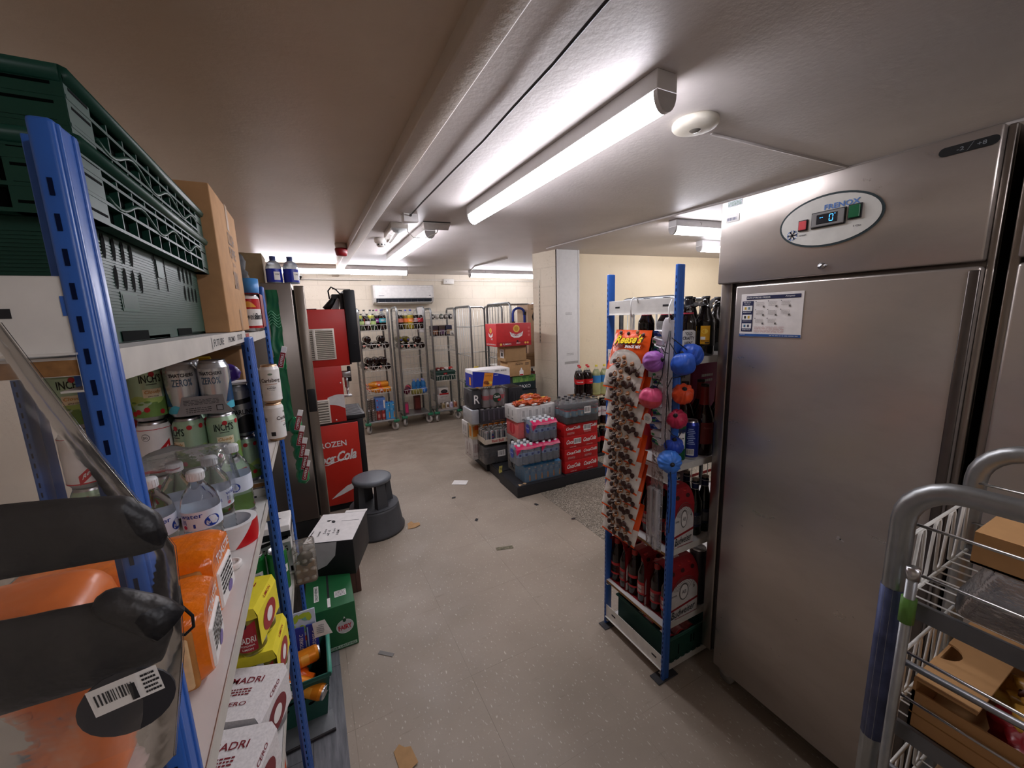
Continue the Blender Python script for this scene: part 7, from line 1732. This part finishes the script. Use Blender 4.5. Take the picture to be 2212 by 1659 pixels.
b = MB(film('#ffffff', .22, .15, .3)); b.rbox(1.221, 1.2225, 1.085, 1.150, .62, 1.58, .0006, 1)
for k in range(5): b.use(mat('#d9d5d8', .3)); b.tube([(1.2195, 1.087, .66+k*.055), (1.2195, 1.148, .67+k*.055)], .0012, 4)
b.use(film('#f4f0f2', .3, .15, .4)); b.rbox(1.195, 1.22, 1.09, 1.115, .63, .90, .006, 2); b.rbox(1.195, 1.22, 1.12, 1.148, .64, .90, .006, 2)
tag(b.build('hanger_strip'), 'clear strip with empty plastic pockets at its lower end, behind the pouches', 'strip')
def pouch(col, label, c, r, knot=(0, 0, 1), logo=None, two=None):
    th = thing('cloth_pouch', label, 'pouch', c)
    m = mat(col, .42, spec=.4, var=.1, scale=60); k = Vector(knot).normalized()
    q = Vector((0, 0, 1)).rotation_difference(k).to_matrix().to_4x4()
    b = MB(m); b.at(q)
    def g(u, v):
        a = 2*PI*u; t = PI*v; f = 1-v          # v=1 at the knot
        rad = math.sin(t)**.8 if v < .5 else math.sin(t)**.75
        nz = noise.noise(Vector((math.cos(a)*1.7, math.sin(a)*1.7, r*90)))
        pl = 1+.11*math.sin(a*9+7*nz)*max(0, v-.30)*1.5*(1+nz)+.12*noise.noise(Vector((math.cos(a)*2, math.sin(a)*2, v*3+r*90)))+.045*noise.noise(Vector((math.cos(a)*6, math.sin(a)*6, v*9)))
        return (r*rad*pl*math.cos(a), r*rad*pl*math.sin(a), -r*.92*math.cos(t))
    b.grid(g, 66, 22, True, True)
    if two:
        b.use(mat(two, .42, spec=.4)); b.grid(lambda u, v: tuple(1.012*x for x in g(u, .12+.36*v)), 66, 8, True, True)
    b.build('bag', th)
    b = MB(INK); b.at(q); b.tube([(.007*math.cos(2*PI*i/10), .007*math.sin(2*PI*i/10), r*.92) for i in range(10)], .0022, 6, True); b.blob((0, 0, r*.98), (.006, .006, .008), .3, 3, 1, 10, 8); b.build('drawstring', th)
    if logo: b = MB(mat(logo, .5)); b.ell(FR(k*r*.99+Vector((0,0,-r*.25)), k.cross(Vector((0,0,1))) if abs(k.z) < .9 else (1,0,0), (0,0,1)), 0, 0, .007, .006, .004); b.build('toggle', th)
    return th
pouch('#9a5aa8', 'purple cloth drawstring pouch hanging beside the top snack bag', (1.172, 1.108, 1.428), .041, (.15, -.9, .25))
pouch('#d8527a', 'pink cloth drawstring pouch with a round paper tag hanging below it', (1.168, 1.112, 1.285), .044, (0, -.1, 1), two='#c9484e')
pouch('#2f5cc0', 'blue cloth pouch with a grey print, left one of the upper blue pair', (1.222, 1.012, 1.422), .044, (.1, .3, 1), logo='#c9ccd4')
pouch('#2a55b8', 'blue cloth pouch, right one of the upper blue pair beside the ale bottles', (1.285, 1.030, 1.452), .043, (-.6, -.2, -.8))
pouch('#d84a22', 'bright orange cloth pouch right of the slotted strip', (1.238, 1.022, 1.306), .040, (-.4, -.5, .6))
pouch('#b3284a', 'crimson cloth pouch below the orange one', (1.225, 1.032, 1.208), .038, (-.6, -.3, .5))
pouch('#2a48a8', 'dark blue cloth pouch at the bottom of the cords, behind the bright blue one', (1.222, 1.040, 1.100), .036, (-.3, -.3, .8))
pouch('#3f78d0', 'bright blue cloth pouch turned with its gathered knot to the camera', (1.180, 1.022, 1.050), .044, (-.55, -.83, .05), logo='#d9cf60')
b = MB(INK)
def cord(P): b.tube([Vector(p) for p in P], .0019, 6)
cord([(1.192, 1.055, 1.545), (1.178, 1.058, 1.47), (1.170, 1.062, 1.38), (1.168, 1.085, 1.33)]); cord([(1.192, 1.050, 1.545), (1.188, 1.05, 1.43), (1.19, 1.055, 1.34), (1.2, 1.05, 1.24)])
cord([(1.195, 1.045, 1.52), (1.225, 1.025, 1.49), (1.262, 1.02, 1.465)]); cord([(1.19, 1.048, 1.50), (1.205, 1.03, 1.46), (1.22, 1.015, 1.46)])
cord([(1.178, 1.06, 1.49), (1.165, 1.065, 1.485), (1.172, 1.058, 1.468), (1.186, 1.052, 1.462)]); cord([(1.186, 1.05, 1.33), (1.196, 1.04, 1.37), (1.222, 1.02, 1.375), (1.24, 1.0, 1.385)])
cord([(1.19, 1.052, 1.34), (1.185, 1.05, 1.22), (1.182, 1.05, 1.14), (1.175, 1.035, 1.10)]); cord([(1.19, 1.04, 1.17), (1.20, 1.03, 1.15), (1.22, 1.02, 1.14), (1.226, 1.01, 1.165)])
cord([(1.158, 1.0, 1.045), (1.165, .998, .98), (1.172, 1.0, .88), (1.170, 1.004, .765)]); cord([(1.166, 1.105, 1.245), (1.160, 1.103, 1.225), (1.156, 1.1, 1.215)])
cord([(1.175, 1.07, 1.36), (1.172, 1.09, 1.36), (1.165, 1.10, 1.345)])
tag(b.build('pouch_cords'), 'tangle of thin black cords hanging down the slotted strip', 'cord')
b = MB(PAPER); Mt = FR((1.150, 1.108, 1.205), (0, -1, 0), (0, 0, 1)); b.at(Mt); b.prism([(.021*math.cos(2*PI*k/24), .021*math.sin(2*PI*k/24)) for k in range(24)], 0, .001); b.at(); b.use(GREYL); b.lines(Mt, 0, .0, .022, .018, 4, 3, .0016); tag(b.build('round_tag'), 'round white paper tag under the pink pouch', 'tag')
b = MB(PAPER); b.rbox(1.205, 1.206, 1.37, 1.41, 1.405, 1.455, .0004, 1); b.use(INK); b.text(FR((1.2048, 1.395, 1.43), (0, -1, 0), (0, 0, 1)), '2', 0, 0, .008, .014); tag(b.build('number_tag'), 'small white card with a figure two beside the far post', 'tag')

# ================================================================ roll cage behind the rack
roll_cage('roll cage seen behind the right shelving unit, its rail above the beam', (2.22, 1.75, 0), 0, .84, .46, 1.69)

# ================================================================ BIG FRIDGE
FS = mat('#9c948d', .30, .95, var=.06, scale=3, stretch=(1, 1.2, .5)); FS2 = mat('#7d7672', .32, .95, var=.05)
def brushed():
    m = bpy.data.materials.new('brushed_steel'); nt, p, tc = nodes(m); o = tc.outputs['Object']
    n1 = noi(nt, mapping(nt, o, (1, 1.2, 260)), 2, 3, .6); n2 = noi(nt, mapping(nt, o, (1, .9, 2.2)), 1.6, 3)
    sm = noi(nt, mapping(nt, o, (1, 2.2, 5), (.9, 0, 0)), 4, 6, .65)
    c = ramp(nt, n2, [(.3, lin('#b5ada6')), (.7, lin('#c4bcb5'))]); c = mixc(nt, ramp(nt, sm, [(.5, (0,0,0,1)), (.85, (.22,.22,.22,1))]), c, lin('#8b8279'))
    nt.links.new(c, p.inputs['Base Color']); p.inputs['Metallic'].default_value = .78
    r = ramp(nt, sm, [(.3, (.27,.27,.27,1)), (.75, (.36,.36,.36,1))]); nt.links.new(r, p.inputs['Roughness'])
    h = mixc(nt, .75, n1, noi(nt, mapping(nt, o, (1, .8, 5)), 1.3, 2)); bump(nt, p, h, .03, .01)
    p.inputs['Anisotropic'].default_value = .5
    return m
BS = brushed()
th = thing('upright_fridge', 'big stainless steel upright fridge filling the right of the view', 'fridge', (0, 0, 0))
b = MB(FS2); b.rbox(1.448, 2.20, .337, 1.030, .13, 2.005, .006); b.use(FS); b.rbox(1.435, 1.452, .985, 1.030, .13, 2.003, .004); b.rbox(1.432, 1.452, .337, .352, .13, 2.003, .004); b.use(mat('#4a4644', .4, .8)); b.box(1.4465, 1.4485, .955, .985, .14, 1.70); b.build('body', th)
b = MB(BS); b.rbox(1.410, 1.447, .352, 1.028, 1.711, 2.004, .005); b.build('top_panel', th)
b = MB(BS); b.rbox(1.410, 1.446, .352, .953, .108, 1.699, .007, 3); b.use(mat('#6b6562', .3, .95)); b.rbox(1.406, 1.414, .352, .372, .12, 1.69, .003); d = b.build('door', th)
b = MB(mat('#cfc9c6', .3, .3)); rr = random.Random(8); Fd = FR((1.4098, .557, .90), (0, -1, 0), (0, 0, 1)); [b.ell(Fd, rr.uniform(-.008, .008), rr.uniform(-.006, .006), .004, .0025, .0006, 8) for k in range(6)]; b.build('scuff_mark', d)
b = MB(mat('#1a1614', .7)); b.rbox(1.50, 2.15, .36, 1.0, .05, .13, .005); b.build('plinth', th)
for y in (.93, .45):
    b = MB(mat('#b9b5b0', .4)); b.cyl((1.462, y, .07), (1.486, y, .07), .030, n=20); b.use(GREYD); b.cyl((1.46, y, .07), (1.488, y, .07), .012, n=12); b.use(mat('#9a958f', .4)); b.box(1.45, 1.50, y-.018, y+.018, .088, .13); b.cyl((1.474, y-.0, .032), (1.50, y, .032), .032, n=20); b.build('castor', th)
Ff = FR((1.4098, .6975, 1.8575), (0, -1, 0), (0, 0, 1))   # u: towards the camera's right
b = MB(mat('#2c3c40', .4))
def oval(a, bb, off): 
    P = [(a*math.cos(t)*1, bb*math.sin(t)) for t in [2*PI*k/48 for k in range(48)]]; b.pts(FR((1.4098, .677, 1.869), (0, -1, 0), (0, 0, 1)), P, off)
oval(.134, .075, .003); b.use(mat('#dddcd5', .4)); oval(.128, .069, .004)
Fo = FR((1.4098, .677, 1.869), (0, -1, 0), (0, 0, 1))
b.use(mat('#5d86c8', .4)); b.text(Fo, 'FRENOX', .034, .037, .088, .015, off=.0048, bold=.03)
for k in range(6):
    a = k*PI/3; b.at(); b.rect(FR((1.4098, .771, 1.842), (0, -math.cos(a), math.sin(a)), (0, math.sin(a), math.cos(a))), .0, 0, .030, .0026, .005); 
    for s in (-1, 1): b.rect(FR((1.4098, .771-math.cos(a)*.010, 1.842+math.sin(a)*.010), (0, -math.cos(a+s*.9), math.sin(a+s*.9)), (0, math.sin(a+s*.9), math.cos(a+s*.9))), .003, 0, .009, .002, .005)
b.use(INK); b.text(Fo, 'POWER', -.063, -.032, .022, .004, off=.0048); b.text(Fo, '0 Off', .072, .020, .018, .005, off=.0048); b.text(Fo, 'I On', .076, -.030, .018, .005, off=.0048)
b.build('badge', th)
def dev(name, y, z, w, h, m, dp=.008):
    q = MB(INK); q.rbox(1.4098-.004-.004, 1.4098-.003, y-w/2-.003, y+w/2+.003, z-h/2-.003, z+h/2+.003, .001, 1); q.use(m); q.rbox(1.4098-.004-dp, 1.4098-.004, y-w/2, y+w/2, z-h/2, z+h/2, .0015, 1); return q
q = dev('s', .741, 1.866, .020, .026, mat('#b8474c', .3, emit=.25)); q.build('power_switch', th)
q = dev('s', .609, 1.878, .026, .034, mat('#1f6a44', .3)); q.build('rocker_switch', th)
q = dev('s', .674, 1.873, .082, .040, mat('#8d8b8a', .4)); q.use(mat('#2a2a30', .15)); q.rbox(1.3965, 1.399, .648, .702, 1.860, 1.887, .001, 1); Fz = FR((1.3965, .675, 1.8735), (0, -1, 0), (0, 0, 1))
q.use(mat('#3f9cf0', .4, emit=3.0))
for (u, v, w, h) in ((.012, .009, .008, .0016), (.012, -.009, .008, .0016), (.0165, .0045, .0016, .007), (.0165, -.0045, .0016, .007), (.0075, .0045, .0016, .007), (.0075, -.0045, .0016, .007), (.021, .0095, .002, .002), (-.016, .004, .003, .0018), (-.011, .004, .003, .0018)): q.rect(Fz, u, v, w, h, .0006)
q.build('temperature_display', th)
b = MB(SILVER); b.cyl((1.403, .680, 1.7375), (1.411, .680, 1.7375), .0095, n=20); b.cyl((1.403, .668, 1.7385), (1.411, .668, 1.7385), .003, n=10); b.use(INK); b.box(1.4022, 1.4031, .679, .681, 1.733, 1.739); b.build('lock', th)
b = MB(mat('#202326', .35)); P = [(.039*sx+.010*math.cos(t), .010*math.sin(t)) for sx, r_ in ((1, 0), (-1, PI)) for t in [r_-PI/2+PI*k/8 for k in range(9)]]; Fb_ = FR((1.4098, .404, 1.973), (0, -1, 0), (0, 0, 1)); b.pts(Fb_, P, .0012); b.use(mat('#8d949a')); b.text(Fb_, '-2', -.012, -.001, .012, .008, off=.002); b.text(Fb_, '+8', .022, .0, .015, .009, off=.002); b.rect(FR((1.4098, .400, 1.973), (0, -.5, .87), (0, .87, .5)), 0, 0, .02, .0008, .002); b.build('range_sticker', th)
b = MB(PAPER); Fs_ = FR((1.4098, .981, 1.942), (0, -1, 0), (0, 0, 1)); b.rect(Fs_, 0, 0, .050, .027, .001); b.use(mat('#7a86b0', .5)); b.barcode(Fs_, -.002, -.004, .042, .014, 5, .0018, PAPER, mat('#5a6488', .5)); b.use(mat('#c9cdd4')); b.rect(FR((1.4098, .975, 1.991), (0, -1, 0), (0, 0, 1)), 0, 0, .055, .02, .001); b.use(mat('#6f8f7a')); b.lines(FR((1.4098, .975, 1.991), (0, -1, 0), (0, 0, 1)), 0, 0, .05, .016, 4, 3, .0015); b.build('asset_sticker', th)
# notice sheet on the door
th = thing('notice', 'printed instruction sheet with a blue footer stuck on the big fridge door', 'notice', (1.409, .824, 1.592), -PI/2)
b = MB(mat('#e9e3de', .45)); b.rbox(-.103, .103, -.0012, 0, -.072, .076, .0004, 1); F = FR((0, -.0012, 0), (1,0,0), (0,0,1)); NB = mat('#22264a', .5)
b.use(NB); b.rect(F, .006, .062, .178, .012); b.use(mat('#2f5a9c', .5)); b.rect(F, 0, -.068, .206, .009); b.use(WHITE); b.text(F, 'BACK UP FRIDGE / FREEZER', -.04, .062, .080, .0055, off=.0016); b.text(F, 'Asepto', .062, .062, .03, .006, off=.0016, shear=.2); b.lines(F, .05, -.068, .09, .003, 1, 4, .0016); b.text(F, 'PORTAL', -.09, -.066, .018, .003, off=.0016)
b.use(NB); b.rect(F, -.077, -.002, .040, .106, .001); b.use(WHITE); [b.rect(F, -.077, .026-k*.031, .034, .018, .0016) for k in range(3)]; b.text(F, 'READ BEFORE', -.079, .047, .026, .0036, off=.0016); b.text(F, 'STARTING', -.079, .041, .020, .0036, off=.0016); [b.lines(F, -.077, .0125-k*.031, .03, .003, 1, k, .0016) for k in range(3)]
for k, c in enumerate(('#c9a43a', '#6a8a9a', '#3a3a3a', '#c9a43a', '#3a6a8a', '#4a4a5a')): b.use(mat(c)); b.rect(F, -.084+(k % 2)*.013, .026-(k//2)*.031, .007, .009, .002)
b.use(mat('#8a8078', .6))
for r_ in range(3):
    for c_ in range(3 if r_ < 2 else 2): 
        u = -.033+c_*.042; v = .040-r_*.029; b.use(mat('#8a8078', .6)); b.lines(F, u, v, .028, .015, 5, r_*3+c_, .0012, .25); b.use(INK); b.ell(F, u-.015, v+.009, .0016, .0016, .0016, 8); b.use(mat('#6a6560')); b.rect(F, u+.012, v-.009, .006, .006, .0014)
b.use(mat('#b86a62', .6)); b.lines(F, .0, -.048, .10, .022, 6, 9, .0012, .22)
b.build('sheet', th)
# second steel fridge beyond the right edge
th = thing('upright_fridge', 'second stainless steel fridge, only its edge showing at the far right', 'fridge', (0, 0, 0))
b = MB(FS2); b.rbox(1.448, 2.20, -.40, .318, .13, 2.005, .006); b.use(FS); b.rbox(1.432, 1.452, .300, .318, .13, 2.003, .004); b.build('body', th)
b = MB(BS); b.rbox(1.412, 1.447, -.38, .300, .108, 1.699, .007, 3); b.build('door', th); b = MB(BS); b.rbox(1.412, 1.447, -.38, .302, 1.711, 2.003, .005); b.build('top_panel', th)

# ================================================================ NEAR TROLLEY, bottom right
TW = .335
th = trolley('near wire trolley at the bottom right corner, holding cardboard boxes', (1.038, -.03, 0), PI, TW, .58, 1.325, ((1.105, .115), (.865, .10), (.60, .09)), True, False, .017)
for s in (-1, 1):
    r = MB(mat('#d9d9d6', .25, .9)); x = s*(TW/2-.012)
    for z in (1.250, 1.163, 1.012, .925, .74, .67, .5, .38, .26): r.tube([(x, -.29, z), (x, .29, z)], .0028, 8)
    r.use(mat('#7d7e80', .4, .8))
    for z in (1.105, .865, .60): r.box(x-.004, x+.004, -.285, .285, z-.022, z+.008)
    r.use(mat('#a9abad', .35, .8))
    for z in (.985, .76, .45): r.cyl((x*.95, -.28, z), (x*.95, .27, z+.02), .006, n=8)
    r.build('side_rails', th)
r = MB(GALV); r.tube([(TW/2+.024, -.262, .45), (TW/2+.024, -.262, 1.185)], .0075, 10); r.use(mat('#5f8f3c', .5)); r.tube([(TW/2+.024, -.262, 1.09), (TW/2+.024, -.262, 1.135)], .0105, 10); r.use(SILVER); r.tube([(TW/2+.024, -.262, 1.17), (TW/2+.024, -.262, 1.19)], .0095, 10); r.build('latch_rod', th)
r = MB(mat('#50587a', .5, .6, var=.3, scale=30)); r.tube([(TW/2, -.29, .82), (TW/2, -.29, 1.13)], .0175, 12); r.build('blue_tape', th)
KR = mat('#b98d5c', .75, var=.06)
def tray_box(label, x0, x1, y0, y1, z0, z1, flap=True, notch=False):
    b = MB(KR); t = .004; b.box(x0, x1, y0, y1, z0, z0+t)
    b.box(x0, x1, y0, y0+t, z0, z1); b.box(x0, x1, y1-t, y1, z0, z1)
    b.box(x0, x0+t, y0+t, y1-t, z0, z1); b.box(x1-t, x1, y0+t, y1-t, z0, z1)
    if flap: b.add([(x0+t, y1-t, z1), (x1-t, y1-t, z1), (x1-.02, y1-.06, z1-.012), (x0+.02, y1-.06, z1-.012)], [(0,1,2,3)]); b.use(mat('#a47a4c', .75)); b.box(x0+t, x0+.012, y0+.01, y1-.01, z1-.03, z1-.028)
    if notch: b.use(mat('#7d5c38', .8)); b.ell(FR(((x0+x1)/2-.07, y1+.0008, z1-.002), (-1,0,0), (0,0,1)), 0, -.012, .028, .022)
    return tag(b.build('cardboard_tray'), label, 'box')
tray_box('open brown cardboard box standing on the clear plastic tray, trolley top shelf', .995, 1.19, -.05, .205, 1.166, 1.225)
b = MB(film('#f4f2f4', .09, .08, .3, 20)); b.rbox(.895, 1.17, -.14, .195, 1.1095, 1.163, .014, 3); b.use(PAPER); b.rbox(.92, 1.0, -.1, .03, 1.111, 1.118, .003, 1); b.use(mat('#c9bcb8', .4)); b.blob((1.08, -.02, 1.13), (.05, .07, .02), .3, 3, 2, 18, 10)
tag(b.build('clear_tray'), 'clear plastic tray with white paper under the open brown box', 'tray')
x0, x1, y0, y1, z0, z1 = .888, 1.185, -.20, .222, .8695, .965
b = MB(KR); t = .004; b.box(x0, x1, y0, y1, z0, z0+t); b.box(x0, x1, y0, y0+t, z0, z1-.02); b.box(x0, x0+t, y0, y1, z0, z1-.02); b.box(x1-t, x1, y0, y1, z0, z1-.02); b.box(x0, x1, y1-t, y1, z0, z1)
P = [(x0, y1-.075), (x1, y1-.075), (x1, y1)]+[(1.01+.03*math.cos(a), y1-.026*math.sin(a)) for a in [PI*k/10 for k in range(0, 11)]]+[(x0, y1)]
b.prism(P, z1, z1+.004); b.use(mat('#9a7142', .8)); b.box(x0-.0006, x0, y0, y1, z0+.03, z0+.032); tag(b.build('cardboard_tray'), 'brown cardboard tray with a finger cut-out, holding red and yellow packets', 'box')
PKM = [(mat('#8e1a22', .3, spec=.6, bump=.4, scale=30, var=.3), mat('#c9963c', .35)), (mat('#c9963c', .3, spec=.6, bump=.4, scale=30, var=.3), mat('#5a2a1a', .4)), (mat('#7a3a1e', .3, spec=.6, bump=.4, scale=30, var=.3), mat('#d8b45a', .4)), (mat('#a8202a', .3, spec=.6, bump=.4, scale=30, var=.3), mat('#e0c07a', .4))]
for i, (x, y, z, rz) in enumerate(((.96, .09, .925, .4), (1.06, .10, .93, -.3), (.97, .0, .925, -.2), (1.07, -.02, .935, .3), (1.0, -.11, .925, .1))):
    m1, m2 = PKM[i % 4]; b = MB(m1); b.blob((0, 0, 0), (.065, .055, .028), .45, 2.6, i*2+1, 26, 14); b.use(m2); b.blob((.01, .01, .016), (.045, .022, .018), .5, 3, i+7, 18, 10); b.use(mat('#3a1410', .4)); b.blob((-.02, -.02, .014), (.03, .018, .014), .5, 3, i+3, 16, 10)
    tag(b.build('meat_packet', None, (x, y, z), rz), ('red and gold glossy packet at the front left of the trolley tray', 'gold and brown glossy packet at the front right of the trolley tray', 'brown and yellow glossy packet in the middle left of the trolley tray', 'deep red glossy packet in the middle right of the trolley tray', 'red and gold glossy packet at the back of the trolley tray')[i], 'packet')
carton('cardboard_carton', 'brown carton on the low shelf of the near trolley', 'box', .89, 1.18, -.20, .20, .604, .74, mat('#7d6142', .8), lambda m, F, sx, sy, sz: (m.use(CARDD), m.rect(F['T'], 0, 0, .02, sy), m.rect(F['L'], 0, 0, .003, sz)))

# ================================================================ FLOOR LITTER and shelf writing
def scrap(label, x, y, pts, m, rz=0, curl=.006, name='paper_scrap', cat='paper'):
    b = MB(m); n = len(pts)
    b.add([(px_, py_, .001+curl*(math.sin(px_*40)+1)*.5) for px_, py_ in pts]+[(px_, py_, .002+curl*(math.sin(px_*40)+1)*.5) for px_, py_ in pts], [tuple(reversed(range(n))), tuple(range(n, 2*n))]+[(i, (i+1) % n, n+(i+1) % n, n+i) for i in range(n)])
    return tag(b.build(name, None, (x, y, .0005), rz), label, cat)
scrap('white sheet of paper lying on the floor before the pallet stacks', 1.185, 3.565, [(-.075, -.045), (.07, -.05), (.075, .05), (-.07, .055)], PAPER, -.55, .003)
scrap('torn brown card piece on the floor beside the step stool', .575, 2.98, [(-.05, -.03), (.0, -.05), (.05, -.04), (.06, .0), (.02, .015), (.02, .06), (-.02, .05), (-.03, .01)], CARD, .2, name='card_scrap', cat='card')
scrap('torn brown card piece at the bottom edge of the view', .155, 1.30, [(-.03, -.06), (.035, -.05), (.03, .02), (.01, .03), (-.005, .055), (-.03, .04)], CARD, .1, name='card_scrap', cat='card')
scrap('flat strip of dirty tape stuck on the middle of the floor', 1.078, 2.335, [(-.06, -.016), (.06, -.02), (.058, .014), (-.062, .018)], mat('#6f6a55', .5, var=.5, scale=60), -.25, 0, 'tape_strip', 'tape')
scrap('flat grey tape strip on the floor near the detergent box', .175, 1.815, [(-.04, -.010), (.04, -.008), (.038, .012), (-.042, .010)], mat('#77736f', .5), -.75, 0, 'tape_strip', 'tape')
for i, (x, y) in enumerate(((1.02, 3.28), (1.05, 2.80), (1.60, 2.78), (1.735, 2.42))):
    scrap(('small black scrap on the floor below the white sheet', 'small black scrap on the floor left of the dirty tape strip', 'dark crumb on the floor by the terrazzo edge, farther one', 'dark scrap on the terrazzo edge near the blue post')[i], x, y, [(-.02, -.01), (.015, -.014), (.022, .006), (-.01, .012)], INK, i, .004, 'scrap', 'scrap')
# handwriting on the top shelf's front beam
b = MB(INK); Fw = FR((XF-.0121, .905, 1.588), (0, 1, 0), (0, 0, 1)); b.text(Fw, 'FUTURE', .02, .0, .10, .013, shear=.15, off=.0004); b.text(Fw, 'PROMO', .165, .0, .09, .012, shear=.2, off=.0004); b.text(Fw, 'STOCK', .285, .001, .08, .013, shear=.1, off=.0004); b.rect(Fw, -.045, 0, .003, .02)
o_ = b.build('shelf_writing'); 
for s_ in S.objects:
    if s_.name == 'shelving_unit': o_.parent = s_; o_.matrix_parent_inverse = (Matrix.Translation((XF, .404, 0)) @ Matrix.Rotation(PI/2, 4, 'Z')).inverted()
o_['label'] = 'black handwriting on the white beam'
b = MB(mat('#a33a34', .5)); b.box(XF-.0118, XF-.0112, 1.30, 1.36, 1.569, 1.594); o2 = b.build('red_sticker')
for s_ in S.objects:
    if s_.name == 'shelving_unit.001': o2.parent = s_; o2.matrix_parent_inverse = (Matrix.Translation((XF, 1.297, 0)) @ Matrix.Rotation(PI/2, 4, 'Z')).inverted()
